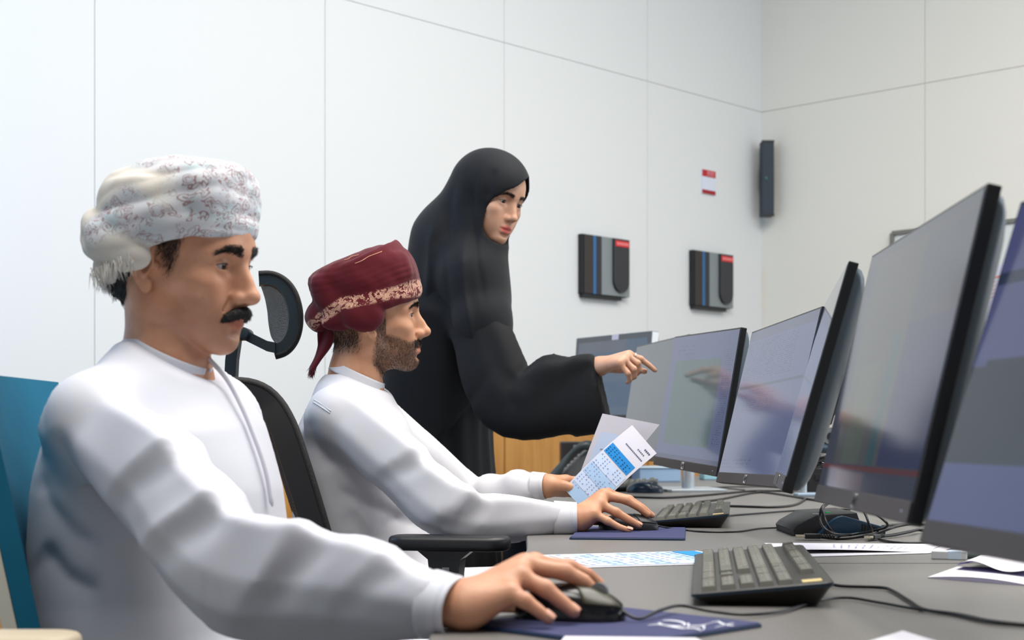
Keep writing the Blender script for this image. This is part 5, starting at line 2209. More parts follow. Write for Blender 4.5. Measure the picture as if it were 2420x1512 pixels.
def pleats(R, o, direction, period, amp, seed=0, zlo=-9, zhi=9):
    """Fine gathered folds of a wound cloth, running across a direction given in head axes."""
    d = nrm(direction)
    Rm = np.asarray(R, dtype=F4)
    oo = v3(o)

    def fn(p):
        q = (p - oo) @ Rm
        u = q @ d.astype(F4) + 0.006 * fnoise(q, 26.0, seed) + 0.0022 * fnoise(q, 70.0, seed + 1)
        w = np.abs(np.sin(u * F4(math.pi / period)))
        g = np.clip((q[:, 2] - zlo) / 0.01, 0, 1) * np.clip((zhi - q[:, 2]) / 0.01, 0, 1)
        return F4(amp) * (0.55 - w) * g * (0.6 + 0.5 * fnoise(q, 18.0, seed + 2))
    return Op(fn, o, 0.3, 0.01, 'd')


# ------------------------------------------------------------------ the man in the white turban
RA = rot(-18, -9, 3)
OA = np.array((-0.436, 1.95, 1.164))
SA = 0.965
BA = basis((0.97, -0.24, 0))
pa = thing('person', 'man in a white turban and white robe with a black moustache, nearest the camera', 'person', (-0.47, 1.97, 0.0), 0, None)
shR, elR, wrR = np.array((-0.508, 1.79, 0.955)), np.array((-0.285, 1.585, 0.795)), np.array((-0.040, 1.50, 0.772))
shL, elL, wrL = np.array((-0.428, 2.13, 0.945)), np.array((-0.45, 2.19, 0.70)), np.array((-0.27, 2.06, 0.64))
PADT = PADZ


def PW(px, py, Y):
    return np.array(tuple(P(px, py, Y)))


# right hand on the mouse, little finger towards the camera
wristA = PW(1096, 1432, 1.48)
knA = [PW(1262, 1333, 1.558), PW(1242, 1337, 1.528), PW(1228, 1364, 1.498), PW(1206, 1403, 1.468)]
fgA = [[PW(1345, 1340, 1.572), PW(1388, 1358, 1.575), PW(1414, 1380, 1.578)],
       [PW(1334, 1351, 1.528), PW(1380, 1374, 1.53), PW(1402, 1395, 1.532)],
       [PW(1288, 1390, 1.49), PW(1332, 1426, 1.488), PW(1356, 1446, 1.486)],
       [PW(1240, 1419, 1.458), PW(1274, 1444, 1.456), PW(1297, 1463, 1.455)]]
thA = [PW(1130, 1416, 1.53), PW(1180, 1420, 1.575), PW(1240, 1428, 1.605), PW(1290, 1432, 1.61)]
hA = hand_ops(wristA, knA, fgA, thA, nr=0.98, forearm=elR * 0.4 + wristA * 0.6)
# left hand resting on the lap
dL = np.array((0.62, -0.62, -0.25)) / 0.91
sL = np.array((0.66, 0.75, 0.0))


def rest_hand(w, d, side, nrw, up=np.array((0, 0, 1.0)), nr=0.95):
    d = nrm(d)
    side = nrm(np.array(side) - d * np.dot(side, d))
    n = nrm(np.cross(d, side))
    if n[2] < 0:
        n = -n
    kn = [w + d * 0.088 + side * 0.028, w + d * 0.092 + side * 0.008, w + d * 0.088 - side * 0.012, w + d * 0.080 - side * 0.030]
    fg = []
    for i, k in enumerate(kn):
        L = (0.043, 0.047, 0.044, 0.034)[i]
        fg.append([k + d * L - n * 0.006, k + d * L * 1.5 - n * 0.024, k + d * L * 1.75 - n * 0.042])
    th = [w + d * 0.025 + side * 0.020, w + d * 0.055 + side * 0.045 - n * 0.008, w + d * 0.085 + side * 0.052 - n * 0.014, w + d * 0.108 + side * 0.05 - n * 0.018]
    return hand_ops(w, kn, fg, th, nr=nr)


neckA = [lp(OA, RA, (-0.024, 0, -0.03)), np.array((-0.456, 1.952, 1.05)), np.array((-0.465, 1.962, 0.95))]


def neck_world(pts, O, R, s=1.0, female=False):
    r = (0.047 if female else 0.0535) * s
    # the hollow under the jaw comes before the neck
    o = [] if female else [move(chain([(0.004, sd * 0.064, -0.098), (0.036, sd * 0.046, -0.122), (0.066, sd * 0.016, -0.137)], [0.014, 0.016, 0.014], 0.012, 's'), R, O, s) for sd in (1, -1)]
    o += [chain(pts, [r * 0.97, r, r * 1.15], 0.010, inner=0.01)]
    if not female:
        for sd in (1, -1):
            o.append(cap(lp(O, R, (-0.020, sd * 0.050, -0.045)), np.array(pts[1]) + np.asarray(R) @ np.array([0.034, sd * 0.018, -0.035]), 0.010, 0.009, 0.03))
        o.append(ell(np.array(pts[1]) * 0.6 + np.array(pts[0]) * 0.4 + np.asarray(R) @ np.array([0.046, 0, -0.02]), (0.013, 0.013, 0.015), 0.02))
    return o


opsA = [move(x, RA, OA, SA) for x in head_ops()]
opsA += neck_world(neckA, OA, RA, SA)
hipR, kneeR, ankR, toeR = (-0.44, 1.86, 0.53), (-0.03, 1.82, 0.56), (-0.02, 1.84, 0.10), (0.12, 1.83, 0.04)
hipL, kneeL, ankL, toeL = (-0.42, 2.05, 0.53), (0.0, 2.10, 0.56), (0.02, 2.10, 0.10), (0.16, 2.10, 0.04)
opsA += body_torso((-0.45, 1.965, 0.60), (-0.458, 1.965, 0.86), (-0.462, 1.962, 0.985), BA, 0.125, [(shR, elR, wristA), (shL, elL, wrL)], [(hipR, kneeR, ankR, toeR), (hipL, kneeL, ankL, toeL)])
opsA += hA + rest_hand(wrL, dL, sL, None)
xs = ((OA[0] - 0.12, OA[0] + 0.15, 0.0017), (-0.05, 0.13, 0.0024))
ys = ((1.43, 1.62, 0.0026), (1.83, 2.08, 0.0022))
zs = ((0.735, 0.86, 0.0024), (1.035, 1.32, 0.0017))
bodyA, VA, FA = sdf_obj('body', opsA, 0.009, M_SKIN_A, pa, (xs, ys, zs), 1, {'Tint': skin_tint(RA, OA, SA, 0.9, 0.22, None, (0.80, 0.50, 0.50), lambda q: 0.9 * soft_box(q[:, 0], 0.010 + 0.25 * np.clip(0.02 - q[:, 2], 0, 0.06), 0.040 - 0.25 * np.clip(0.03 - q[:, 2], 0, 0.06), 0.012) * soft_box(q[:, 2], -0.016, 0.07, 0.036) * (np.abs(q[:, 1]) > 0.04))})
eyes(pa, RA, OA, SA, (1, 0.05, -0.10))
lashes(pa, RA, OA, SA)
brows(pa, VA, FA, RA, OA, SA, M_HAIR, 1500, 0.0068, 0.004, 0.0065)
tipsA = [(fgA[i][2] + np.array((0.002, -0.002, 0.0062)), fgA[i][2] - fgA[i][1], np.array((0.15, -0.45, 0.88))) for i in range(4)]
nails(pa, tipsA, M_NAIL_A)
# moustache
mus = []
for s in (1, -1):
    mus.append(move(chain([(0.1055, s * 0.001, -0.0585), (0.1020, s * 0.012, -0.0610), (0.0930, s * 0.024, -0.0680), (0.0855, s * 0.030, -0.0745)], [0.0072, 0.0078, 0.0062, 0.0025], 0.004), RA, OA, SA))
mus.append(Op(lambda p: 0.0010 * np.sin(((p - v3(OA)) @ RA.astype(F4))[:, 1] * 2400.0 + 3 * fnoise(p, 160.0, 3)), OA, 0.3, 0.01, 'd'))
moA, Vm, Fm = sdf_obj('moustache', mus, 0.0016, M_HAIR, pa)


def dmus(root):
    q = local_pts(root, RA, OA, SA)
    return np.stack([0.3 * np.ones(len(q)), np.sign(q[:, 1]) * (0.4 + np.abs(q[:, 1]) * 30), -1.1 * np.ones(len(q))], -1) @ RA.T


surf_strands('moustache_hair', Vm, Fm, np.ones(len(Vm)), dmus, 0.0036, 0.00045, M_HAIR, pa, 2400, 8, 0.18)
# cropped hair: sideburn and nape
qh = local_pts(VA, RA, OA, SA)
hs_ = np.clip(soft_box(qh[:, 0], 0.012 + 0.25 * np.clip(0.02 - qh[:, 2], 0, 0.06), 0.038 - 0.25 * np.clip(0.03 - qh[:, 2], 0, 0.06), 0.008) * soft_box(qh[:, 2], -0.018, 0.06, 0.02) * (1 - 0.0 * qh[:, 2]) * (np.abs(qh[:, 1]) > 0.04) * np.clip(1.4 + (qh[:, 2] - 0.005) / 0.03, 0.1, 1), 0, 1)
nape = (qh[:, 0] < -0.022) * np.clip((qh[:, 2] + 0.085) / 0.02, 0, 1) * (qh[:, 2] < 0.05) * np.clip((-0.022 - qh[:, 0]) / 0.01, 0, 1)


def ddown(R):
    Rm = np.asarray(R)
    return lambda root: np.tile(Rm @ np.array([-0.35, 0, -1.0]), (len(root), 1))


surf_strands('sideburn', VA, FA, hs_, ddown(RA), 0.0052, 0.00036, M_HAIR, pa, 6500, 12, 0.10)
hcap = [move(ell((-0.010, 0, 0.028), (0.1015, 0.0785, 0.089)), RA, OA, SA), move(ell((-0.046, 0, -0.022), (0.062, 0.062, 0.055), 0.02), RA, OA, SA), move(rbox((0.105, 0, 0), (0.12, 0.2, 0.3), 0.002, 0.004, 's', ry(-14)), RA, OA, SA),
        Op(lambda p: 0.0011 * fnoise(p, 420.0, 4) + 0.0008 * fnoise(p, 900.0, 5), OA, 0.3, 0.01, 'd')]
hrA, Vh, Fh = sdf_obj('hair', hcap, 0.0032, M_HAIR, pa)
surf_strands('hair_strands', Vh, Fh, np.ones(len(Vh)), ddown(RA), 0.010, 0.0006, M_HAIR, pa, 5000, 14, 0.2)

# turban: a boxy crown, a front wrap, slanting wraps, gathered folds behind and a tucked end over the ear
tb = [move(sup((-0.014, 0, 0.071), (0.098, 0.090, 0.058), 2.8, 0.01, 'u', ry(-13)), RA, OA, SA),
      move(sup((0.038, 0.0, 0.088), (0.046, 0.080, 0.042), 3.0, 0.012, 'u', ry(-8)), RA, OA, SA),
      move(ring((-0.014, 0, 0.070), 0.092, 0.087, 0.014, 0.032, ry(-8), 0.006), RA, OA, SA),
      move(ring((-0.012, 0, 0.044), 0.099, 0.088, 0.0125, 0.0165, ry(-6), 0.004), RA, OA, SA),
      move(ring((-0.012, 0, 0.0345), 0.100, 0.0895, 0.0115, 0.0080, ry(-6), 0.0015), RA, OA, SA),
      move(ring((-0.018, -0.004, 0.052), 0.099, 0.088, 0.0145, 0.0300, ry(-20) @ np.array([[1, 0, 0], [0, .98, -.17], [0, .17, .98]]), 0.0015), RA, OA, SA),
      move(ring((-0.030, -0.004, 0.012), 0.098, 0.087, 0.0165, 0.0190, ry(12), 0.005, 0.004, 1.0, (math.pi, 1.75)), RA, OA, SA),
      move(ring((-0.038, -0.006, -0.012), 0.088, 0.082, 0.0165, 0.0200, ry(16), 0.005, 0.004, 0.3, (math.pi, 1.65)), RA, OA, SA),
      move(ell((-0.104, -0.020, 0.020), (0.025, 0.054, 0.034), 0.008), RA, OA, SA),
      move(ell((-0.042, -0.091, 0.006), (0.052, 0.0165, 0.029), 0.005, 'u', ry(16)), RA, OA, SA),
      move(ell((-0.076, -0.020, -0.026), (0.030, 0.056, 0.022), 0.008, 'u', ry(20)), RA, OA, SA),
      move(ell((0.052, -0.006, 0.120), (0.028, 0.050, 0.016), 0.010, 'u', ry(2)), RA, OA, SA),
      move(ell((-0.020, 0.0, 0.112), (0.066, 0.066, 0.020), 0.012, 'u', ry(-14)), RA, OA, SA),
      pleats(RA, OA, (-0.34, 0.15, 0.93), 0.026, 0.0020, 5),
      Op(lambda p: 0.0010 * fnoise(p, 80.0, 9) + 0.0007 * fnoise(p, 210.0, 10), OA, 0.3, 0.01, 'd')]


def patA(V, Fq):
    q = local_pts(V, RA, OA, SA)
    x, y, z = q[:, 0], q[:, 1], q[:, 2]
    tl = z - 0.35 * x                     # the print lies on slanting bands
    a = np.clip((x - 0.010) / 0.03, 0, 1)
    b = soft_box(tl + 0.02 * np.sin(x * 40), 0.018, 0.078, 0.018) * (x > -0.10)
    c = np.clip((z - 0.108) / 0.01, 0, 1) * soft_box(x, -0.075, 0.04, 0.02)
    low = np.clip((z + 0.02 + 0.2 * x) / 0.02, 0, 1)
    return np.clip(np.maximum(np.maximum(a, b * 0.95), c) * low, 0, 1)


M_TURB_A = turban_pattern('white_printed_shawl', srgb(222, 217, 208), srgb(166, 138, 140), srgb(212, 217, 228), srgb(188, 214, 224), 52.0, 0.044, 'Pattern', srgb(214, 206, 192), 0.09)
tA, Vt, Ft = sdf_obj('turban', tb, 0.0024, M_TURB_A, pa, attrs={'Pattern': patA})
M_FRINGE = mat('cream_fringe', srgb(232, 228, 220), 0.9)
rs = np.random.RandomState(2)
n = 190
u = rs.rand(n)
root = np.stack([-0.012 - 0.060 * u, np.full(n, -0.100) + 0.006 * rs.normal(size=n) * 0.5, 0.004 - 0.036 * u + 0.003 * rs.normal(size=n)], -1)
strand_mesh('fringe', SA * root @ RA.T + OA, np.tile(RA @ np.array([0.45, -0.12, -0.9]), (n, 1)) + rs.normal(size=(n, 3)) * 0.18, 0.017, 0.0009, M_FRINGE, pa, 0.2, rs)
u = rs.rand(180)
root = np.stack([-0.084 + 0.006 * rs.normal(size=180), -0.040 + 0.008 * rs.normal(size=180), np.full(180, -0.036)], -1)
strand_mesh('fringe', SA * root @ RA.T + OA, np.tile(RA @ np.array([0.0, 0, -1.0]), (180, 1)) + rs.normal(size=(180, 3)) * 0.05, 0.015, 0.0009, M_FRINGE, pa, 0.2, rs)

# ------ his robe
spA = [(-0.43, 1.955, 0.40), (-0.445, 1.96, 0.56), (-0.455, 1.965, 0.72), (-0.457, 1.966, 0.86), (-0.457, 1.965, 0.945), (-0.457, 1.96, 1.005), (-0.456, 1.956, 1.045)]
tabA = [oval(.17, .20, .165, .20), oval(.165, .195, .17, .195), oval(.155, .185, .170, .185), oval(.140, .185, .160, .190), oval(.115, .165, .132, .180), oval(.080, .105, .095, .108), oval(.058, .062, .062, .062)]
torsoA = Tube(spA, [tuple(BA[:, 0])] * 7, tabA, 8, 0.02)
F_A = tuple(BA[:, 0])
mid1 = shR * 0.5 + elR * 0.5
mid2 = elR * 0.5 + wristA * 0.5
slA_pts = [shR + np.array((-0.03, 0.05, 0.0)), shR + np.array((0.03, -0.02, -0.035)), mid1 + np.array((0, 0, 0.0)), elR + np.array((-0.005, 0.0, 0.0)), mid2 + np.array((0, 0.0, 0.004)), wristA + np.array((-0.026, 0.0, 0.0))]
upA = [(0.45, 0.05, 0.9), (0.45, 0.0, 0.9), (0.45, -0.05, 0.9), (0.30, 0.0, 0.93), (0.1, 0.05, 1), (0.05, 0.05, 1)]
slA_tab = [
    section([(0, .056), (60, .056), (120, .058), (180, .062), (240, .055), (300, .050)], soft=4),
    section([(0, .060), (40, .068), (100, .056), (140, .058), (180, .066), (240, .057), (310, .052)], soft=1),
    section([(0, .062), (42, .078), (100, .054), (140, .058), (180, .068), (240, .057), (308, .056)], soft=0),
    section([(0, .060), (42, .078), (98, .055), (135, .062), (178, .080), (235, .060), (308, .054)], soft=0),
    section([(0, .048), (42, .061), (98, .047), (135, .054), (178, .073), (235, .054), (310, .044)], soft=0),
    section([(0, .028), (45, .032), (90, .034), (180, .030), (270, .034), (315, .031)], soft=3)]


def plate(u, rise, drop, dip):
    """One overlapping fold: climbs slowly to a lip, then falls away sharply."""
    return np.where(u < 0, np.exp(u / rise), np.exp(-(u / drop) ** 1.5) - dip * np.exp(-((u - 2.2 * drop) / (1.3 * drop)) ** 2)).astype(F4)


def plates(L, phi, teeth, skew=0.60, rr=0.06, floor=0.10, crest=0.72):
    ph = (phi - crest + 1.9) % (2 * np.pi) - 1.9          # 0 = crest, positive towards the camera
    out = np.zeros(len(L), dtype=F4)
    for (L0, amp, rise, drop, dip, reach) in teeth:
        u = L - L0 + skew * np.maximum(ph, 0) * rr + 0.2 * np.maximum(-ph, 0) * rr
        fade = np.exp(-(np.maximum(ph, 0) / reach) ** 2) * (1 - floor) + floor
        fade = fade * np.exp(-(np.maximum(-ph, 0) / 1.1) ** 2)
        out += amp * plate(u, rise, drop, dip) * fade
    return out


def foldsA(L, phi, p, r):
    e = plates(L, phi, [(0.250, 0.0110, 0.060, 0.015, 0.45, 1.3), (0.352, 0.0135, 0.050, 0.016, 0.5, 1.5), (0.482, 0.0125, 0.060, 0.016, 0.5, 1.5), (0.580, 0.0055, 0.04, 0.012, 0.5, 1.2)])
    e += 0.0018 * np.sin(L * 48.0 + phi * 2.0) * np.exp(-((L - 0.36) / 0.14) ** 2)
    return e.astype(F4)


sleeveA = Tube(slA_pts, upA, slA_tab, 8, 0.022, foldsA)
lapA = []
for (H, K) in ((hipR, kneeR), (hipL, kneeL)):
    lapA.append(chain([H, K], [0.115, 0.085], 0.06))
for (K, An) in ((kneeR, ankR), (kneeL, ankL)):
    lapA.append(chain([K, An], [0.085, 0.10], 0.06))
slLA = Tube([shL + np.array((-0.02, -0.05, 0)), shL, shL * 0.5 + elL * 0.5, elL, elL * 0.5 + wrL * 0.5, wrL], [F_A] * 3 + [(0, 0, 1)] * 3, [oval(.06, .06, .06, .06), oval(.066, .066, .066, .066), oval(.064, .06, .06, .06), oval(.06, .06, .06, .06), oval(.05, .05, .05, .05), oval(.038, .038, .038, .038)], 6, 0.03)
robA = [torsoA.op, chain([(-0.457, 1.96, 1.008), shR + np.array((0, 0, 0.002))], [0.050, 0.052], 0.045), chain([(-0.457, 1.96, 1.008), shL + np.array((0, 0, 0.002))], [0.050, 0.052], 0.045)] + lapA + [slLA.op, sleeveA.op]
robA.append(Op(lambda p: np.maximum(v3((0.46, -0.10, 0.88))[None] @ np.zeros((3, 0), F4) if False else -(((p - v3((-0.452, 1.952, 1.040))) @ nrm((0.47, -0.12, 0.87)).astype(F4))), np.sqrt(((p - v3((-0.455, 1.955, 1.06))) ** 2).sum(-1)) - 0.105).astype(F4), (-0.455, 1.955, 1.06), 0.12, 0.006, 's'))
robA.append(cap(neckA[0], neckA[1] + np.array((0.004, 0, 0.02)), 0.054, 0.0535, 0.006, 's'))


def crA(pts, amp, w1, w2, Y=1.56, ymax=None, fade=0.2):
    return crease([PW(x, y, Y) for x, y in pts], amp, w1, w2, ymax, fade)


robA += [
    crA([(120, 1010), (160, 1090), (230, 1180), (300, 1260)], 0.010, 0.014, 0.020, 1.75, 1.95),
    crA([(60, 1110), (100, 1200), (170, 1270), (250, 1300)], 0.006, 0.014, 0.020, 1.78, 1.98),
    crA([(70, 1290), (140, 1370), (240, 1410)], 0.006, 0.014, 0.022, 1.78, 1.98),
    Op(lambda p: (0.0016 * fnoise(p, 22.0, 21) + 0.0009 * fnoise(p, 48.0, 22)), (-0.4, 1.8, 0.8), 0.9, 0.01, 'd'),
]
fx = ((-0.62, 0.0, 0.0046),)
fy = ((1.42, 2.0, 0.0048),)
fz = ((0.66, 1.08, 0.0046),)
robeA, VrA, FrA = sdf_obj('robe', robA, 0.014, M_ROBE, pa, (fx, fy, fz), 1)
cuff(pa, wristA + np.array((-0.006, 0, -0.002)), wristA - elR, 0.030, 0.036, 0.030, M_ROBE, 0.002)
colR = basis((0.87, -0.21, -0.45), (0, 0, 1))
collar(pa, (-0.452, 1.951, 1.038), colR, 0.0575, 0.0565, 0.017, M_ROBE)
# placket with buttons down the chest
pk = MB()
ptsP = []
for z_, fx_ in ((1.035, 0.058), (1.01, 0.083), (0.98, 0.102), (0.94, 0.121), (0.89, 0.140), (0.84, 0.150)):
    ptsP.append(np.array((-0.457, 1.960, z_)) + BA[:, 0] * fx_)
ptsP = spline(ptsP, 6)
pk.tube(ptsP, [0.0034 if 0 < i < len(ptsP) - 1 else 0.001 for i in range(len(ptsP))], 8)
o_ = pk.build('placket', M_ROBE, robeA, smooth=True)
o_.data.transform(Matrix.Translation(-pa.location))


# ------------------------------------------------------------------ the man in the maroon turban
RB = rot(5, 1.6, 5)
OB = np.array((-0.2945, 3.10, 1.179))
SB = 0.985
BB = basis((0.998, -0.056, 0))
pb_ = thing('person', 'bearded man in a maroon turban and white robe, holding papers over the desk', 'person', (-0.32, 3.12, 0.0))
bshR, belR = PW(800, 985, 2.945), PW(1080, 1215, 2.80)
wristB = PW(1368, 1226, 2.85)
bshL, belL, wristBL = np.array((-0.325, 3.31, 0.965)), np.array((-0.10, 3.36, 0.78)), PW(1292, 1148, 3.26)

knB = [PW(1436, 1168, 2.905), PW(1427, 1170, 2.882), PW(1418, 1192, 2.858), PW(1404, 1215, 2.835)]
fgB = [[PW(1486, 1180, 2.915), PW(1518, 1200, 2.92), PW(1540, 1218, 2.925)],
       [PW(1480, 1181, 2.885), PW(1512, 1200, 2.885), PW(1530, 1216, 2.885)],
       [PW(1456, 1210, 2.852), PW(1488, 1229, 2.85), PW(1510, 1241, 2.85)],
       [PW(1436, 1231, 2.828), PW(1464, 1246, 2.826), PW(1487, 1253, 2.825)]]
thB = [PW(1385, 1222, 2.88), PW(1412, 1226, 2.92), PW(1446, 1230, 2.945), PW(1476, 1232, 2.95)]
hB = hand_ops(wristB, knB, fgB, thB, nr=0.98, forearm=belR * 0.35 + wristB * 0.65)
# left hand: thumb on the sheets, fingers behind them
knBL = [PW(1338, 1135, 3.285), PW(1340, 1142, 3.305), PW(1338, 1152, 3.318), PW(1332, 1162, 3.325)]
fgBL = [[PW(1366, 1134, 3.30), PW(1382, 1146, 3.30), PW(1390, 1160, 3.295)],
        [PW(1370, 1142, 3.315), PW(1388, 1154, 3.312), PW(1396, 1168, 3.305)],
        [PW(1366, 1156, 3.325), PW(1384, 1168, 3.32), PW(1390, 1180, 3.312)],
        [PW(1358, 1170, 3.325), PW(1372, 1180, 3.32), PW(1378, 1190, 3.312)]]
thBL = [PW(1304, 1146, 3.25), PW(1330, 1147, 3.235), PW(1353, 1152, 3.232), PW(1374, 1159, 3.238)]
hBL = hand_ops(wristBL, knBL, fgBL, thBL, nr=0.95, forearm=belL * 0.35 + wristBL * 0.65)
neckB = [lp(OB, RB, (-0.018, 0, -0.03), SB), np.array((-0.328, 3.10, 1.06)), np.array((-0.338, 3.11, 0.95))]
opsB = [move(x, RB, OB, SB) for x in head_ops()]
opsB += neck_world(neckB, OB, RB, 1.0)
bhR, bkR, baR, btR = (-0.30, 3.00, 0.52), (0.10, 2.96, 0.56), (0.10, 2.98, 0.10), (0.24, 2.98, 0.04)
bhL, bkL, baL, btL = (-0.30, 3.20, 0.52), (0.10, 3.26, 0.56), (0.10, 3.26, 0.10), (0.24, 3.26, 0.04)
opsB += body_torso((-0.295, 3.10, 0.60), (-0.328, 3.11, 0.86), (-0.335, 3.11, 0.985), BB, 0.125, [(bshR, belR, wristB), (bshL, belL, wristBL)], [(bhR, bkR, baR, btR), (bhL, bkL, baL, btL)])
opsB += hB + hBL
xs = ((OB[0] - 0.12, OB[0] + 0.15, 0.0019), (0.07, 0.29, 0.0028))
ys = ((2.80, 2.97, 0.003), (2.99, 3.21, 0.0025), (3.21, 3.35, 0.003))
zs = ((0.735, 0.86, 0.0026), (1.045, 1.33, 0.0019))


def beardB(q):
    x, y, z = q[:, 0], q[:, 1], q[:, 2]
    line = np.interp(x, [-0.03, 0.008, 0.022, 0.030, 0.054, 0.078, 0.090, 0.12], [-0.08, -0.05, 0.0, -0.040, -0.046, -0.056, -0.054, -0.054])
    line = np.where((x > 0.010) & (x < 0.030), np.maximum(line, 0.02 - np.abs(x - 0.020) * 3.0), line)
    m = np.clip((line - z) / 0.008 + 0.5, 0, 1)
    m = m * np.clip((x - np.interp(z, [-0.13, -0.10, -0.05, 0.0], [0.02, 0.0, 0.004, 0.010])) / 0.010 + 0.3, 0, 1)
    m = m * np.clip((z + 0.134 + 0.0 * x) / 0.012, 0, 1)
    lipz = np.clip(1.6 - ((y / 0.024) ** 2 + ((z + 0.0735) / 0.0125) ** 2), 0, 1) * (x > 0.078)
    soul = np.clip(1.5 - (((np.abs(y) - 0.014) / 0.008) ** 2 + ((z + 0.0905) / 0.008) ** 2), 0, 1) * (x > 0.078)
    return np.clip(m - lipz - 0.7 * soul, 0, 1)


bodyB, VB, FB = sdf_obj('body', opsB, 0.010, M_SKIN_B, pb_, (xs, ys, zs), 1, {'Tint': skin_tint(RB, OB, SB, 0.7, 0.0, lambda q: 0.90 * beardB(q), (0.84, 0.56, 0.54), lambda q: 0.55 * soft_box(q[:, 0], 0.008, 0.030, 0.010) * soft_box(q[:, 2], -0.02, 0.07, 0.03) * (np.abs(q[:, 1]) > 0.04) + 0.8 * (q[:, 0] < -0.02) * np.clip((q[:, 2] + 0.085) / 0.03, 0, 1) * np.clip((-0.02 - q[:, 0]) / 0.015, 0, 1))})
eyes(pb_, RB, OB, SB, (1, -0.22, -0.10))
lashes(pb_, RB, OB, SB)
brows(pb_, VB, FB, RB, OB, SB, M_HAIR, 1400, 0.0058, 0.003, 0.0062)
tipsB = [(fgB[i][2] + np.array((0.002, -0.002, 0.006)), fgB[i][2] - fgB[i][1], np.array((0.15, -0.45, 0.88))) for i in range(4)]
tipsB.append((thBL[3] + np.array((0.0, -0.0075, 0.003)), thBL[3] - thBL[2], np.array((0.0, -0.95, 0.3))))
nails(pb_, tipsB, M_NAIL_A)


def dbeard(root):
    q = local_pts(root, RB, OB, SB)
    return np.stack([0.25 * np.ones(len(q)), 0 * q[:, 0], -1.0 * np.ones(len(q))], -1) @ RB.T


qb = local_pts(VB, RB, OB, SB)
surf_strands('beard', VB, FB, beardB(qb), dbeard, 0.0046, 0.00027, M_BEARD, pb_, 13000, 21, 0.25)
mb_ = soft_box(qb[:, 2], -0.0665, -0.052, 0.005) * (qb[:, 0] > 0.076) * (np.abs(qb[:, 1]) < 0.031) * np.clip((qb[:, 2] + 0.074 + 0.25 * np.abs(qb[:, 1])) / 0.004, 0, 1)


def dmusB(root):
    q = local_pts(root, RB, OB, SB)
    return np.stack([0.3 * np.ones(len(q)), np.sign(q[:, 1]) * 0.7, -1.0 * np.ones(len(q))], -1) @ RB.T


surf_strands('moustache', VB, FB, mb_, dmusB, 0.0045, 0.00045, M_HAIR, pb_, 1500, 22, 0.35)
napeB = (qb[:, 0] < -0.018) * np.clip((qb[:, 2] + 0.075) / 0.02, 0, 1) * (qb[:, 2] < 0.04) * np.clip((-0.018 - qb[:, 0]) / 0.012, 0, 1)
surf_strands('hair', VB, FB, napeB, ddown(RB), 0.0075, 0.00042, M_HAIR, pb_, 8000, 23, 0.22)
sideB = soft_box(qb[:, 0], 0.008, 0.030, 0.006) * soft_box(qb[:, 2], -0.03, 0.06, 0.02) * (np.abs(qb[:, 1]) > 0.04)
surf_strands('sideburn', VB, FB, sideB, ddown(RB), 0.006, 0.0004, M_HAIR_GREY, pb_, 2200, 24, 0.15)

tbB = [move(sup((-0.026, 0, 0.066), (0.098, 0.087, 0.062), 4.4, 0.01, 'u', ry(-21)), RB, OB, SB),
       move(sup((0.056, 0.0, 0.096), (0.036, 0.076, 0.044), 3.0, 0.014, 'u', ry(-14)), RB, OB, SB),
       move(ring((-0.011, 0, 0.028), 0.109, 0.0885, 0.0135, 0.0230, ry(-15), 0.004, 0.002, 0.5), RB, OB, SB),
       move(ring((-0.010, 0, 0.066), 0.102, 0.0870, 0.0130, 0.0400, ry(-20), 0.006), RB, OB, SB),
       move(ring((-0.020, 0, 0.094), 0.094, 0.0850, 0.0100, 0.0260, ry(-26), 0.004), RB, OB, SB),
       move(ell((-0.108, 0.0, 0.000), (0.031, 0.058, 0.034), 0.008, 'u', ry(-14)), RB, OB, SB),
       move(ell((-0.018, -0.086, 0.003), (0.046, 0.0220, 0.036), 0.006, 'u', ry(10)), RB, OB, SB),
       move(ell((-0.060, -0.066, -0.006), (0.046, 0.022, 0.024), 0.008, 'u', ry(-10)), RB, OB, SB),
       pleats(RB, OB, (-0.20, 0.02, 0.97), 0.0120, 0.0013, 35, 0.040, 0.11),
       Op(lambda p: 0.0012 * fnoise(p, 80.0, 39) + 0.0006 * fnoise(p, 200.0, 40), OB, 0.3, 0.01, 'd')]


def patB(V, Fq):
    q = local_pts(V, RB, OB, SB)
    x, y, z = q[:, 0], q[:, 1], q[:, 2]
    zc = np.interp(x, [-0.14, -0.112, -0.06, 0.015, 0.085, 0.11], [-0.030, -0.008, 0.026, 0.040, 0.054, 0.058])
    wd = np.interp(x, [-0.14, -0.10, -0.03, 0.05, 0.08, 0.11], [0.014, 0.014, 0.012, 0.0125, 0.017, 0.019])
    band = np.clip((wd - np.abs(z - zc)) / 0.003 + 0.5, 0, 1)
    return band


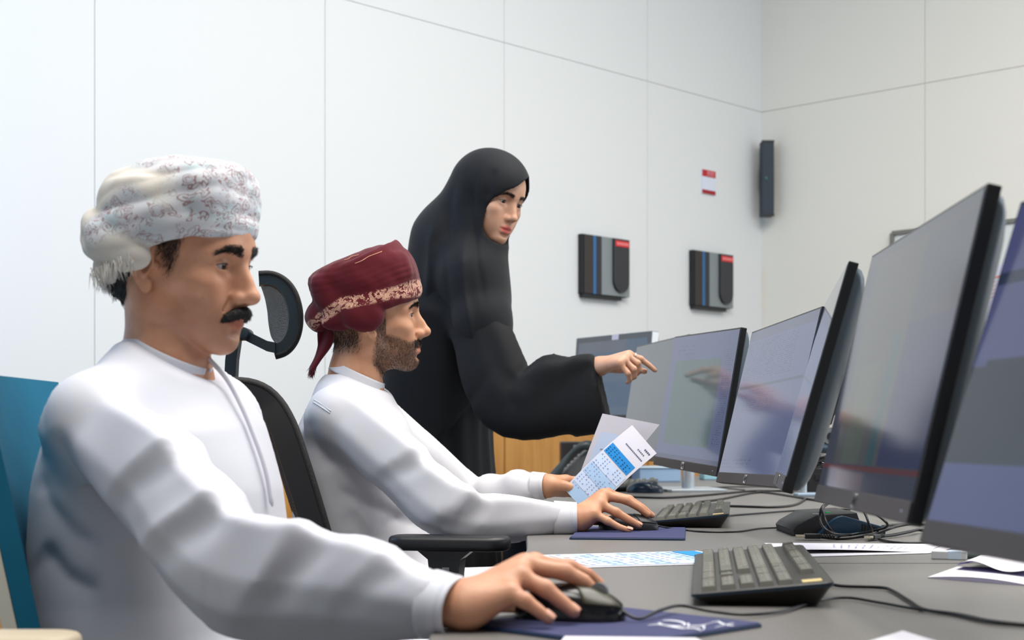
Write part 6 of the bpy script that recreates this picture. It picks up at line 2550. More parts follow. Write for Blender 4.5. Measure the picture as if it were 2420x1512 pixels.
M_TURB_B = turban_pattern('maroon_embroidered_shawl', srgb(94, 25, 35), srgb(222, 176, 150), srgb(100, 30, 38), srgb(120, 54, 58), 88.0, 0.085, 'Pattern', srgb(84, 22, 33), 0.26)
tB, VtB, FtB = sdf_obj('turban', tbB, 0.0026, M_TURB_B, pb_, attrs={'Pattern': patB})
M_GOLD = mat('gold_edge_thread', srgb(216, 160, 126), 0.8)
gl = MB()
for (xa, za, xb, zb) in ((-0.030, 0.108, 0.026, 0.133), (-0.052, 0.116, -0.022, 0.127)):
    pts = []
    for k in range(9):
        f_ = k / 8
        q = np.array((xa + (xb - xa) * f_, 0, za + (zb - za) * f_ + 0.0012 * math.sin(k * 2.1)))
        # drop the thread onto the cloth from the camera's side of the head
        ys_ = np.linspace(-0.13, 0.0, 90)
        line = np.stack([np.full(90, q[0]), ys_, np.full(90, q[2])], -1)
        d = evaluate(tbB, (line * SB) @ RB.T + OB, cull=False)
        hit = np.argmax(d < 0.0006) if (d < 0.0006).any() else 60
        pts.append(Vector((line[hit] * SB) @ RB.T + OB))
    gl.tube(spline(pts[::2], 4), 0.0009, 6)
o_ = gl.build('edge_thread', M_GOLD, tB, smooth=True)
o_.data.transform(Matrix.Translation(-pb_.location))
# hanging end of the shawl
tl = MB()


def tail(u, v):
    w = 0.017 * (1 - 0.45 * v) * (0.8 + 0.3 * math.sin(v * 5))
    x = -0.098 - 0.012 * v + 0.006 * math.sin(v * 4.0) - 0.012 * v * v + (u - 0.5) * 2 * w
    y = -0.030 + 0.010 * math.sin(u * 5 + v * 3)
    z = -0.022 - 0.084 * v - 0.010 * math.sin(u * 3.0) * v
    return Vector((np.array((x, y, z)) * SB) @ RB.T + OB)


tl.grid(tail, 12, 18)
o_ = tl.build('turban_tail', M_TURB_B, pb_, smooth=True, solidify=0.004)
o_.data.transform(Matrix.Translation(-pb_.location))
rs = np.random.RandomState(6)
n = 160
root = np.array([tuple(tail(rs.rand(), 0.93 + 0.07 * rs.rand())) for _ in range(n)])
strand_mesh('tail_fringe', root, np.tile(RB @ np.array([-0.4, 0, -1.0]), (n, 1)) + rs.normal(size=(n, 3)) * 0.25, 0.012, 0.0009, mat('maroon_fringe', srgb(96, 30, 40), 0.9), pb_, 0.2, rs)

# ------ his robe
F_B = tuple(BB[:, 0])
spB = [(-0.27, 3.10, 0.40), (-0.285, 3.10, 0.56), (-0.305, 3.105, 0.72), (-0.322, 3.108, 0.86), (-0.330, 3.109, 0.945), (-0.332, 3.106, 1.005), (-0.329, 3.102, 1.045)]
tabB = [oval(.16, .19, .165, .19), oval(.155, .185, .16, .185), oval(.145, .175, .150, .175), oval(.135, .175, .135, .180), oval(.112, .16, .118, .172), oval(.078, .105, .086, .106), oval(.058, .062, .062, .062)]
torsoB = Tube(spB, [F_B] * 7, tabB, 8, 0.02)
slB_pts = [bshR + np.array((-0.035, 0.05, 0.0)), bshR + np.array((0.02, -0.005, -0.012)), PW(935, 1095, 2.87), belR, belR * 0.5 + wristB * 0.5 + np.array((0, 0, -0.002)), wristB + np.array((-0.024, 0.0, 0.0))]
slB_tab = [
    section([(0, .056), (60, .056), (120, .058), (180, .062), (240, .055), (300, .050)], soft=4),
    section([(0, .058), (40, .066), (100, .055), (140, .058), (180, .068), (240, .057), (310, .052)], soft=1),
    section([(0, .060), (42, .074), (100, .052), (140, .056), (180, .064), (240, .055), (308, .054)], soft=0),
    section([(0, .056), (42, .070), (98, .050), (135, .055), (178, .064), (235, .054), (308, .052)], soft=0),
    section([(0, .042), (42, .051), (98, .041), (135, .044), (178, .050), (235, .044), (310, .040)], soft=0),
    section([(0, .029), (45, .032), (90, .032), (180, .030), (270, .032), (315, .031)], soft=3)]


def foldsB(L, phi, p, r):
    e = plates(L, phi, [(0.268, 0.0100, 0.080, 0.014, 0.5, 1.4), (0.412, 0.0105, 0.070, 0.014, 0.55, 1.5)], 0.5)
    e += 0.0014 * np.sin(L * 44.0 + phi * 2.0) * np.exp(-((L - 0.36) / 0.14) ** 2)
    return e.astype(F4)


sleeveB = Tube(slB_pts, upA, slB_tab, 8, 0.022, foldsB)
slLB_pts = [bshL + np.array((-0.02, -0.05, 0)), bshL, bshL * 0.5 + belL * 0.5, belL, belL * 0.45 + wristBL * 0.55, wristBL + np.array((-0.022, 0, 0))]


def foldsBL(L, phi, p, r):
    return (0.0060 * np.sin(L * 78.0) * np.clip(np.cos(phi) + 0.4, 0, 1) * np.clip((L - 0.36) / 0.06, 0, 1) * np.clip((0.60 - L) / 0.05, 0, 1)).astype(F4)


slLB = Tube(slLB_pts, [F_B] * 3 + [(0, 0, 1)] * 3, [oval(.06, .06, .06, .06), oval(.066, .066, .066, .066), oval(.064, .06, .06, .06), oval(.058, .05, .058, .05), oval(.046, .042, .046, .042), oval(.027, .029, .027, .029)], 6, 0.03, foldsBL)
robB = [torsoB.op, chain([(-0.332, 3.106, 1.008), bshR + np.array((0, 0, 0.006))], [0.050, 0.052], 0.045), chain([(-0.332, 3.106, 1.008), bshL + np.array((0, 0, 0.002))], [0.050, 0.052], 0.045)]
for (H, K) in ((bhR, bkR), (bhL, bkL)):
    robB.append(chain([H, K], [0.115, 0.085], 0.06))
for (K, An) in ((bkR, baR), (bkL, baL)):
    robB.append(chain([K, An], [0.085, 0.10], 0.06))
robB += [slLB.op, sleeveB.op]
cnB = nrm((0.42, -0.05, 0.90)).astype(F4)
robB.append(Op(lambda p: np.maximum(-((p - v3((-0.325, 3.10, 1.047))) @ cnB), np.sqrt(((p - v3((-0.328, 3.10, 1.07))) ** 2).sum(-1)) - 0.105).astype(F4), (-0.328, 3.10, 1.07), 0.12, 0.006, 's'))
robB.append(cap(neckB[0], neckB[1] + np.array((0.0, 0, 0.0)), 0.054, 0.0535, 0.006, 's'))


def crB(pts, amp, w1, w2, Y=2.95, ymax=None, fade=0.2):
    return crease([PW(x, y, Y) for x, y in pts], amp, w1, w2, ymax, fade)


robB += [
    crB([(735, 985), (755, 1050), (800, 1110)], 0.005, 0.010, 0.014, 2.98, 3.05),
    crB([(790, 1150), (850, 1180), (920, 1215), (1000, 1260)], 0.007, 0.012, 0.016, 2.95, 3.05),
    crB([(880, 1290), (910, 1240), (950, 1215)], 0.006, 0.014, 0.014, 2.95, 3.08),
    crB([(820, 1200), (860, 1260), (900, 1330)], 0.004, 0.012, 0.02, 2.95, 3.08),
    Op(lambda p: (0.0014 * fnoise(p, 22.0, 41) + 0.0007 * fnoise(p, 48.0, 42)), (-0.3, 3.1, 0.8), 0.9, 0.01, 'd'),
]
robeB, VrB, FrB = sdf_obj('robe', robB, 0.015, M_ROBE_B, pb_, (((-0.50, 0.13, 0.0062),), ((2.70, 3.1, 0.0065),), ((0.62, 1.08, 0.0062),)), 2)
cuff(pb_, wristB + np.array((-0.004, 0, 0)), (1, -0.02, 0.0), 0.0310, 0.0345, 0.044, M_ROBE_B)
cuff(pb_, wristBL + np.array((-0.002, 0, 0)), (1, -0.3, 0.0), 0.0275, 0.031, 0.030, M_ROBE_B)
colRB = basis((0.90, -0.05, -0.42), (0, 0, 1))
collar(pb_, (-0.3235, 3.099, 1.051), colRB, 0.0575, 0.0570, 0.020, M_ROBE_B)
bt = MB()
for k in range(3):
    c0 = np.array((-0.326, 3.10, 1.052)) + colRB @ np.array((0.062, -0.004, 0.004 - 0.016 * k)) + np.array((0.004 * k, 0, 0))
    bt.cyl(tuple(c0), 0.0045, 0.004, 'X', 14)
o_ = bt.build('button', M_ROBE_B, robeB)
o_.data.transform(Matrix.Translation(-pb_.location))
# stitched yoke seam below the collar and cuff stitching
sm = MB()


def on_robe(px, py, Y0, ops, span=0.35):
    """The robe's surface met by the straight line through (px, py) near distance Y0."""
    Ys = np.linspace(Y0 - span, Y0 + span, 260)
    L_ = np.array([tuple(P(px, py, y)) for y in Ys])
    d = evaluate(ops, L_, cull=False)
    i = np.argmax(d < 0.001) if (d < 0.001).any() else 130
    return Vector(L_[i])


for line in ([(742, 944), (752, 950), (766, 959), (782, 971)], [(740, 950), (750, 956), (764, 965), (780, 976)]):
    sm.tube(spline([on_robe(x, y, 2.98, robB) for x, y in line], 4), 0.0008, 6)
o_ = sm.build('yoke_seam', M_SEAM, robeB, smooth=True)
o_.data.transform(Matrix.Translation(-pb_.location))

# ------------------------------------------------------------------ the two sheets he holds
def held(label, quad, bow, prints, dy, nm):
    a, b, c, d = quad
    ax_ = nrm(np.cross(np.array(b) - np.array(a), np.array(d) - np.array(a)))
    if ax_[1] > 0:
        ax_ = -ax_

    def bend(u, v):
        return Vector(ax_ * bow * math.sin(PI * v) + ax_ * 0.35 * bow * math.sin(PI * u))
    f_ = sheet_fn((a, b, c, d), bend)
    return paper(nm, label, f_, prints, 'papers held in the hand', nu=20, nv=20, normal=Vector(ax_))


rng = random.Random(4)
q1 = [P(1349, 1178, 3.262), P(1408, 1190, 3.245), P(1559, 1003, 3.205), P(1424, 977, 3.245)]
held('rear sheet with a pale blue block held by the man in the maroon turban', q1, 0.003, [(0.10, 0.52, 0.44, 0.80, M_BLUE_ROW2, 'cell_shade')] + [(0.24, 0.32, 0.60, 0.615, M_PRINT, 'lettering')], 0, 'held_sheet')
q2 = [P(1346, 1140, 3.236), P(1408, 1206, 3.170), P(1552, 1071, 3.130), P(1494, 1004, 3.200)]
pr = [(0.04, 0.93, 0.56, 0.70, M_BLUE_HEAD, 'blue_header')]
for k in range(4):
    pr.append((0.03, 0.97, 0.54 - 0.16 * (k + 1), 0.54 - 0.16 * k - 0.008, M_BLUE_ROW if k % 2 else M_BLUE_ROW2, 'row_shade'))
pr += print_rows(rng, 0.06, 0.95, 0.02, 0.54, 15, 9, M_PRINT, 0.4)
pr += print_rows(rng, 0.06, 0.92, 0.575, 0.69, 4, 9, mat('header_print', srgb(22, 60, 104), 0.9), 0.45)
pr += [(0.30 + 0.045 * k, 0.30 + 0.045 * k + 0.03, 0.80, 0.815, M_INK, 'print') for k in range(14)]
pr += [(0.62 + 0.05 * k, 0.65 + 0.05 * k, 0.86, 0.875, M_INK, 'print') for k in range(5)] + [(0.74 + 0.05 * k, 0.775 + 0.05 * k, 0.915, 0.935, M_INK, 'print') for k in range(4)]
held('front sheet with a blue table heading held by the man in the maroon turban', q2, 0.006, pr, 0, 'held_sheet')


# ------------------------------------------------------------------ the standing woman in black
RW = rot(-43, -19, -6)
OW = np.array((-0.0567, 3.90, 1.553))
SW = 0.94
BW = basis((0.92, -0.39, 0))
pw = thing('person', 'woman in a black headscarf and black robe leaning forward and pointing at a screen', 'person', (-0.19, 4.08, 0.0))
wshR, welR, wristW = np.array((-0.115, 3.90, 1.335)), PW(1205, 915, 3.76), PW(1415, 866, 3.70)
wshL, welL, wrWL = np.array((-0.12, 4.20, 1.335)), np.array((-0.19, 4.30, 1.06)), np.array((-0.15, 4.28, 0.86))
# pointing hand: forefinger out, the others curled under it
knW = [PW(1487, 838, 3.665), PW(1482, 842, 3.645), PW(1474, 850, 3.625), PW(1464, 858, 3.612)]
fgW = [[PW(1514, 848, 3.668), PW(1533, 862, 3.672), PW(1548, 875, 3.674)],
       [PW(1507, 858, 3.642), PW(1512, 876, 3.648), PW(1500, 888, 3.658)],
       [PW(1498, 872, 3.622), PW(1500, 890, 3.630), PW(1488, 896, 3.642)],
       [PW(1484, 882, 3.608), PW(1489, 898, 3.616), PW(1482, 904, 3.630)]]
thW = [PW(1434, 868, 3.715), PW(1462, 872, 3.715), PW(1496, 874, 3.700), PW(1524, 877, 3.688)]
hW = hand_ops(wristW, knW, fgW, thW, nr=0.88, forearm=welR * 0.4 + wristW * 0.6, wrist_r=0.0235)
neckW = [lp(OW, RW, (-0.018, 0, -0.03), SW), np.array((-0.112, 3.96, 1.435)), np.array((-0.13, 4.0, 1.33))]
opsW = [move(x, RW, OW, SW) for x in head_ops(True, 0.0035, lid=0.0050)]
opsW += neck_world(neckW, OW, RW, 0.95, True)
dWL = nrm(wrWL - welL)
opsW += body_torso((-0.20, 4.09, 0.92), (-0.15, 4.05, 1.22), (-0.13, 4.0, 1.36), BW, 0.115, [(wshR, welR, wristW), (wshL, welL, wrWL)], [((-0.20, 4.02, 0.88), (-0.16, 4.03, 0.48), (-0.20, 4.06, 0.09), (-0.06, 4.0, 0.035)), ((-0.17, 4.18, 0.88), (-0.12, 4.18, 0.48), (-0.16, 4.22, 0.09), (-0.02, 4.16, 0.035))])
opsW += hW + rest_hand(wrWL, dWL, np.array((0.3, -0.9, 0.0)), None, nr=0.86)
xs = ((-0.13, 0.09, 0.0020), (0.20, 0.37, 0.0030))
ys = ((3.58, 3.73, 0.0032), (3.77, 4.0, 0.0024))
zs = ((1.05, 1.13, 0.0026), (1.40, 1.69, 0.0020))
bodyW, VW, FW = sdf_obj('body', opsW, 0.011, M_SKIN_W, pw, (xs, ys, zs), 1, {'Tint': skin_tint(RW, OW, SW, 1.1, 0.0, None, (0.90, 0.34, 0.42))})
eyes(pw, RW, OW, SW, (1, 0.02, -0.22))
lashes(pw, RW, OW, SW, 0.0052)
brows(pw, VW, FW, RW, OW, SW, M_HAIR, 1700, 0.0044, 0.0035, 0.0048)
# ring on the forefinger
rg = MB()
c0 = fgW[0][0] * 0.45 + knW[0] * 0.55
d0 = nrm(fgW[0][0] - knW[0])
s0 = nrm(np.cross(d0, (0, 0, 1)))
u0 = np.cross(s0, d0)
rg.tube([Vector(c0 + (s0 * math.cos(a) + u0 * math.sin(a)) * 0.0098) for a in np.linspace(0, 2 * PI, 28)[:-1]], 0.0013, 8, closed=True)
o_ = rg.build('finger_ring', M_CHROME, pw, smooth=True)
o_.data.transform(Matrix.Translation(-pw.location))

# ------ headscarf, robe and wide sleeve
M_ABAYA = cloth_material('black_crepe', srgb(19, 20, 23), 0.78, 0.15, 0.04, srgb(16, 18, 22))
M_SCARF = cloth_material('black_scarf', srgb(21, 23, 27), 0.72, 0.12, 0.06, srgb(18, 21, 26))


def lw(q):
    return lp(OW, RW, q, SW)


def face_gap(q):
    """Opening of the scarf: its near edge slants from the cheek up over the brow, its far edge lies behind the cheek."""
    x, y, z = q[:, 0], q[:, 1], q[:, 2]
    near = -0.0600 + 0.42 * np.maximum(z + 0.005, 0) + 0.75 * np.maximum(z - 0.028, 0) + 0.25 * np.maximum(-0.075 - z, 0)
    d = smax((near - y) * 0.75, y - (0.085 - 0.35 * np.maximum(z, 0)), 0.012)
    d = smax(d, z - 0.083, 0.02)
    d = smax(d, -0.1130 - z, 0.025)
    return smax(d, (0.020 + 0.30 * (z + 0.02) - x) * 0.9, 0.006).astype(F4)


sc = [move(ell((-0.004, 0, 0.034), (0.113, 0.087, 0.098)), RW, OW, SW),
      move(ell((0.040, 0, 0.020), (0.070, 0.072, 0.080), 0.02), RW, OW, SW),
      move(ell((0.022, 0, -0.060), (0.082, 0.072, 0.080), 0.03), RW, OW, SW),
      chain([lw((-0.035, 0, 0.01)), (-0.150, 3.985, 1.44), (-0.185, 4.03, 1.27)], [0.088, 0.118, 0.135], 0.05, inner=0.03),
      chain([lw((0.01, 0, -0.10)), (-0.095, 3.93, 1.40), (-0.085, 3.93, 1.28), (-0.09, 3.96, 1.10)], [0.066, 0.066, 0.075, 0.070], 0.04, inner=0.02),
      chain([(-0.13, 3.96, 1.40), (-0.105, 3.885, 1.345), (-0.075, 3.85, 1.22), (-0.045, 3.82, 1.12)], [0.085, 0.088, 0.072, 0.046], 0.05, inner=0.03),
      ell((-0.048, 3.865, 1.357), (0.018, 0.026, 0.020), 0.012),
      chain([lw((0.045, -0.03, -0.125)), (-0.060, 3.86, 1.385), (-0.052, 3.865, 1.33), (-0.045, 3.87, 1.27)], [0.022, 0.020, 0.016, 0.014], 0.02),
      # the opening for the face
      move(Op(face_gap, (0.08, 0.01, -0.02), 0.16, 0.004, 's'), RW, OW, SW)]


def crW(pts, amp, w1, w2, Y=3.9, ymax=None, fade=0.25):
    return crease([PW(x, y, Y) for x, y in pts], amp, w1, w2, ymax, fade)


sc += [crW([(1135, 372), (1122, 440), (1118, 520), (1128, 620), (1150, 760)], 0.0045, 0.010, 0.012, 3.9, 3.98),
       crW([(1172, 400), (1160, 440), (1152, 480)], 0.004, 0.008, 0.010, 3.85, 3.92),
       crW([(1090, 400), (1070, 480), (1060, 560), (1062, 680), (1080, 800)], 0.005, 0.014, 0.018, 3.95, 4.02),
       crW([(1050, 480), (1020, 580), (1010, 700), (1020, 840)], -0.010, 0.016, 0.022, 3.98, 4.05),
       crW([(1100, 560), (1095, 680), (1115, 800), (1160, 900)], -0.010, 0.014, 0.020, 3.95, 4.02),
       Op(lambda p: (0.0016 * fnoise(p, 30.0, 61)).astype(F4), (-0.1, 3.95, 1.4), 0.5, 0.01, 'd')]
scarf, _, _ = sdf_obj('headscarf', sc, 0.0055, M_SCARF, pw, (((-0.12, 0.08, 0.0034),), ((3.78, 3.95, 0.0034),), ((1.42, 1.69, 0.0034),)), smooth=2)

F_W = tuple(BW[:, 0])
spW = [(-0.20, 4.12, 0.02), (-0.205, 4.12, 0.40), (-0.20, 4.10, 0.75), (-0.20, 4.08, 0.95), (-0.185, 4.06, 1.12), (-0.160, 4.04, 1.28), (-0.135, 4.00, 1.39)]
tabW = [oval(.20, .24, .19, .24), oval(.175, .20, .17, .20), oval(.150, .165, .150, .165), oval(.140, .155, .145, .155), oval(.135, .160, .145, .160), oval(.115, .165, .130, .165), oval(.070, .09, .080, .09)]


def foldsWt(L, phi, p, r):
    return (0.010 * np.sin(phi * 9.0 + 1.5 * np.sin(L * 3.0)) * np.clip((1.0 - L) / 0.7, 0, 1) + 0.003 * np.sin(phi * 15.0)).astype(F4)


torsoW = Tube(spW, [F_W] * 7, tabW, 6, 0.03, foldsWt)
slW_pts = [wshR + np.array((-0.03, 0.04, 0.0)), wshR + np.array((0.01, -0.02, -0.05)), wshR * 0.45 + welR * 0.55, welR + np.array((0.015, 0, 0.0)), welR * 0.45 + wristW * 0.55, wristW + np.array((-0.004, 0.0, 0.0))]
upW = [(0.55, 0.1, 0.8), (0.7, 0.1, 0.7), (0.75, 0.1, 0.65), (0.3, 0.05, 0.95), (0.0, 0.05, 1), (0.0, 0.05, 1)]
slW_tab = [
    section([(0, .070), (60, .070), (120, .075), (180, .080), (240, .07), (300, .065)], soft=5),
    section([(0, .075), (60, .068), (120, .075), (180, .090), (240, .07), (300, .060)], soft=4),
    section([(0, .070), (60, .060), (120, .070), (180, .110), (240, .065), (300, .055)], soft=3),
    section([(0, .070), (60, .056), (120, .064), (165, .135), (195, .130), (240, .055), (300, .045)], soft=3),
    section([(0, .060), (60, .054), (120, .054), (160, .135), (176, .172), (195, .150), (240, .048), (300, .033)], soft=2),
    section([(0, .037), (60, .038), (120, .046), (160, .130), (176, .195), (192, .160), (240, .044), (300, .028)], soft=2)]


def foldsWs(L, phi, p, r):
    return (0.006 * np.sin(L * 55.0 + phi) * np.clip(np.cos(phi) + 0.2, 0, 1) * np.clip((L - 0.36) / 0.05, 0, 1) * np.clip((0.58 - L) / 0.05, 0, 1) + 0.003 * np.sin(L * 20 + phi * 3)).astype(F4)


sleeveW = Tube(slW_pts, upW, slW_tab, 8, 0.04, foldsWs)
slLW = Tube([wshL + np.array((-0.02, -0.05, 0)), wshL, wshL * 0.5 + welL * 0.5, welL, wrWL], [F_W] * 5, [oval(.07, .07, .07, .07), oval(.075, .075, .075, .075), oval(.075, .075, .075, .075), oval(.075, .075, .075, .075), oval(.07, .06, .07, .06)], 6, 0.03)
rbW = [torsoW.op, slLW.op, sleeveW.op]
cutN = nrm((0.55, -0.2, 0.80)).astype(F4)
# outer drape that ends in a slanting hem across the waist
tabW2 = [t_ + 0.014 for t_ in tabW]
drp = Tube(spW, [F_W] * 7, tabW2, 6, 0.02)
e1, e2 = PW(1180, 880, 3.92), PW(1020, 1060, 3.95)
hem_d = nrm((e2 - e1) * np.array((1, 0, 1)))
hem_n = np.array((hem_d[2], 0, -hem_d[0]))
if hem_n[2] < 0:
    hem_n = -hem_n
hn = hem_n.astype(F4)
rbW.insert(1, Op(lambda p: np.maximum(drp.fn(p), -((p - v3(e1)) @ hn)).astype(F4), drp.op.c, drp.op.r, 0.004))
rbW.append(chain([lw((-0.01, 0, -0.03)), neckW[1]], [0.045, 0.05], 0.006, 's'))
rbW += [crW([(1180, 850), (1150, 900), (1110, 960), (1060, 1020)], 0.004, 0.01, 0.014, 3.9, 4.0),
        crW([(1215, 870), (1200, 930), (1215, 980)], 0.006, 0.014, 0.016, 3.75, 3.95),
        Op(lambda p: (0.0020 * fnoise(p, 20.0, 71)).astype(F4), (-0.1, 3.95, 0.9), 1.2, 0.01, 'd')]
robeW, _, _ = sdf_obj('robe', rbW, 0.016, M_ABAYA, pw, (((-0.40, 0.24, 0.0075),), ((3.6, 4.05, 0.0078),), ((0.86, 1.45, 0.0075),)), 2)


# ------------------------------------------------------------------ office chairs
def star_base(t, c, m, yaw=0.3):
    """Five-armed foot with castors, gas column."""
    for k in range(5):
        a = yaw + 2 * PI * k / 5
        d = Vector((math.cos(a), math.sin(a), 0))
        M = Matrix(((d.x, -d.y, 0, c[0]), (d.y, d.x, 0, c[1]), (0, 0, 1, 0), (0, 0, 0, 1)))
        leg = MB()
        leg.loft([[M @ Vector((x, w * s, z + h * s2)) for s, s2 in ((-1, -1), (1, -1), (1, 1), (-1, 1))] for x, w, z, h in ((0.02, 0.03, 0.10, 0.022), (0.15, 0.024, 0.088, 0.017), (0.30, 0.018, 0.072, 0.012))])
        o = local(t, leg.build('foot_arm', m, t))
        w = MB()
        for s in (-1, 1):
            w.cyl((0.29, s * 0.018, 0.028), 0.027, 0.02, 'Y', 20, None, M, 0.003)
        o2 = w.build('castor', M_BLACK_MATT, o, angle=40)
        o2.data.transform(Matrix.Translation(-t.location))
    local(t, MB().cyl((c[0], c[1], 0.26), 0.026, 0.34, 'Z', 20).build('gas_column', M_BLACK, t, angle=40))


def frame_xy(c, yaw):
    """Chair axes: x forward, y to the sitter's left."""
    return Matrix.Translation((c[0], c[1], 0)) @ Matrix.Rotation(yaw, 4, 'Z')


# black mesh chair of the man in the maroon turban
yawB = math.radians(10.5)
cB = Vector((-0.29, 3.11, 0))
tc = thing('office_chair', 'black mesh office chair with a headrest under the man in the maroon turban', 'chair', tuple(cB), 0, 'office chairs')
MCB = frame_xy(cB, yawB)
star_base(tc, cB, M_BLACK, 0.5)
local(tc, MB().box((0.02, 0, 0.425), (0.48, 0.48, 0.05), MCB, 0.02, 3).build('seat', mat('seat_black', srgb(26, 26, 28), 0.85, grain=0.2, grain_scale=900), tc))
local(tc, MB().box((0.0, 0, 0.385), (0.20, 0.16, 0.05), MCB, 0.01).build('tilt_mechanism', M_BLACK, tc))


def mesh_material():
    N = Nodes('black_mesh_fabric')
    co = N.coord('UV')
    s = N.sep(co)
    a = N.math('ABSOLUTE', N.math('SINE', N.math('MULTIPLY', s[0], 260.0)))
    b = N.math('ABSOLUTE', N.math('SINE', N.math('MULTIPLY', s[1], 330.0)))
    hole = N.math('GREATER_THAN', N.math('MULTIPLY', a, b), 0.90)
    tr = N.n('ShaderNodeBsdfTransparent')
    mx = N.n('ShaderNodeMixShader')
    out = N.t.nodes['Material Output']
    N.link(hole, mx.inputs[0])
    N.link(N.b.outputs[0], mx.inputs[1])
    N.link(tr.outputs[0], mx.inputs[2])
    N.link(mx.outputs[0], out.inputs['Surface'])
    N.b.inputs['Base Color'].default_value = srgb(30, 30, 32)
    N.b.inputs['Roughness'].default_value = 0.8
    return N.m


M_MESH = mesh_material()
M_RIB = mat('ribbed_edge', srgb(34, 33, 34), 0.8, grain=0.5, grain_scale=260, bump=0.5)


def uv_grid(name, f, nu, nv, m, parent, off):
    me = bpy.data.meshes.new(name)
    vs = [f(i / (nu - 1), j / (nv - 1)) - off for i in range(nu) for j in range(nv)]
    fs = [(i * nv + j, (i + 1) * nv + j, (i + 1) * nv + j + 1, i * nv + j + 1) for i in range(nu - 1) for j in range(nv - 1)]
    me.from_pydata(vs, [], fs)
    uvl = me.uv_layers.new(name='UVMap')
    k = 0
    for fc in fs:
        for vi in fc:
            uvl.data[k].uv = ((vi // nv) / (nu - 1), (vi % nv) / (nv - 1))
            k += 1
    return link_mesh(name, me, m, parent, True)


# side profile of the back (x forward of the chair's middle, z), from its foot to its top
prof = [(-0.085, 0.50), (-0.098, 0.58), (-0.122, 0.68), (-0.152, 0.78), (-0.180, 0.87), (-0.203, 0.94), (-0.228, 0.985), (-0.258, 1.006), (-0.300, 1.012)]
prof = [(p.x, p.z) for p in spline([(x, 0, z) for x, z in prof], 5)]
HW = 0.235


def back_pt(u, v, bulge=0.022):
    i = v * (len(prof) - 1)
    k = min(int(i), len(prof) - 2)
    f_ = i - k
    x = prof[k][0] * (1 - f_) + prof[k + 1][0] * f_
    z = prof[k][1] * (1 - f_) + prof[k + 1][1] * f_
    y = (u - 0.5) * 2 * HW * (0.90 + 0.10 * math.sin(PI * min(1, v * 1.3)))
    return MCB @ Vector((x - bulge * (1 - (2 * u - 1) ** 2), y, z))


uv_grid('back_mesh', back_pt, 16, 24, M_MESH, tc, tc.location)
n_ = 30
for u_ in (0.0, 1.0):
    pts = [back_pt(u_, k / n_) for k in range(n_ + 1)]
    fr = MB()
    rings = []
    for k, p in enumerate(pts):
        q = pts[min(k + 1, n_)] - pts[max(k - 1, 0)]
        q.normalize()
        out = (MCB.to_3x3() @ Vector((0, 1, 0)))
        nn = q.cross(out).normalized()
        w = 0.021 * (0.75 + 0.35 * math.sin(PI * k / n_))
        rings.append([p + nn * (w * a) + out * (0.012 * b) for a, b in ((-1.1, -1), (0.75, -1), (0.75, 1), (-1.1, 1))])
    fr.loft(rings)
    fo = local(tc, fr.build('back_frame', M_BLACK, tc, angle=35))
    rb = MB()
    rings = []
    for k, p in enumerate(pts):
        q = pts[min(k + 1, n_)] - pts[max(k - 1, 0)]
        q.normalize()
        out = (MCB.to_3x3() @ Vector((0, 1, 0)))
        nn = q.cross(out).normalized()
        w = 0.021 * (0.75 + 0.35 * math.sin(PI * k / n_))
        rings.append([p - nn * (w * 1.1 + 0.004) + (nn * math.cos(a) * 0.0085 + out * math.sin(a) * 0.013) for a in [2 * PI * j / 10 for j in range(10)]])
    rb.loft(rings)
    o = rb.build('ribbed_edge', M_RIB, fo, smooth=True)
    o.data.transform(Matrix.Translation(-tc.location))
top = [back_pt(k / 12, 1.0) for k in range(13)]
local(tc, MB().tube(top, 0.013, 10).build('top_bar', M_BLACK, tc, smooth=True))
# spine behind the back and the headrest on its post
sp_pts = [MCB @ Vector(p) for p in ((-0.10, 0, 0.42), (-0.22, 0, 0.45), (-0.265, 0, 0.60), (-0.30, 0, 0.80), (-0.345, 0, 0.98))]
local(tc, MB().tube(spline(sp_pts, 6), 0.020, 12).build('spine', M_BLACK, tc, smooth=True))
M_HEAD = mat('headrest_blue_black', srgb(28, 42, 52), 0.4)
Yh = 3.16
post = [P(545, 905, Yh), P(548, 850, Yh), P(552, 815, Yh)]
po = MB()
po.loft([[p + Vector((sx * 0.012, sy * 0.017, 0)) for sx, sy in ((-1, -1), (1, -1), (1, 1), (-1, 1))] for p in [P(548, 1010, Yh), P(546, 905, Yh), P(549, 850, Yh), P(556, 800, Yh)]])
local(tc, po.build('headrest_post', M_HEAD, tc))
pv = P(579, 789, Yh - 0.03)
local(tc, MB().cyl(tuple(pv), 0.013, 0.07, 'Y', 24, None, None, 0.002).build('pivot', M_HEAD, tc, angle=40))
ar = MB()
ar.loft([[p + Vector((0, sy * 0.012, sz * 0.011)) for sy, sz in ((-1, -1), (1, -1), (1, 1), (-1, 1))] for p in [P(560, 792, Yh - 0.02), P(580, 792, Yh - 0.02), P(632, 818, Yh - 0.02), P(652, 822, Yh - 0.02)]])
local(tc, ar.build('headrest_arm', M_HEAD, tc))
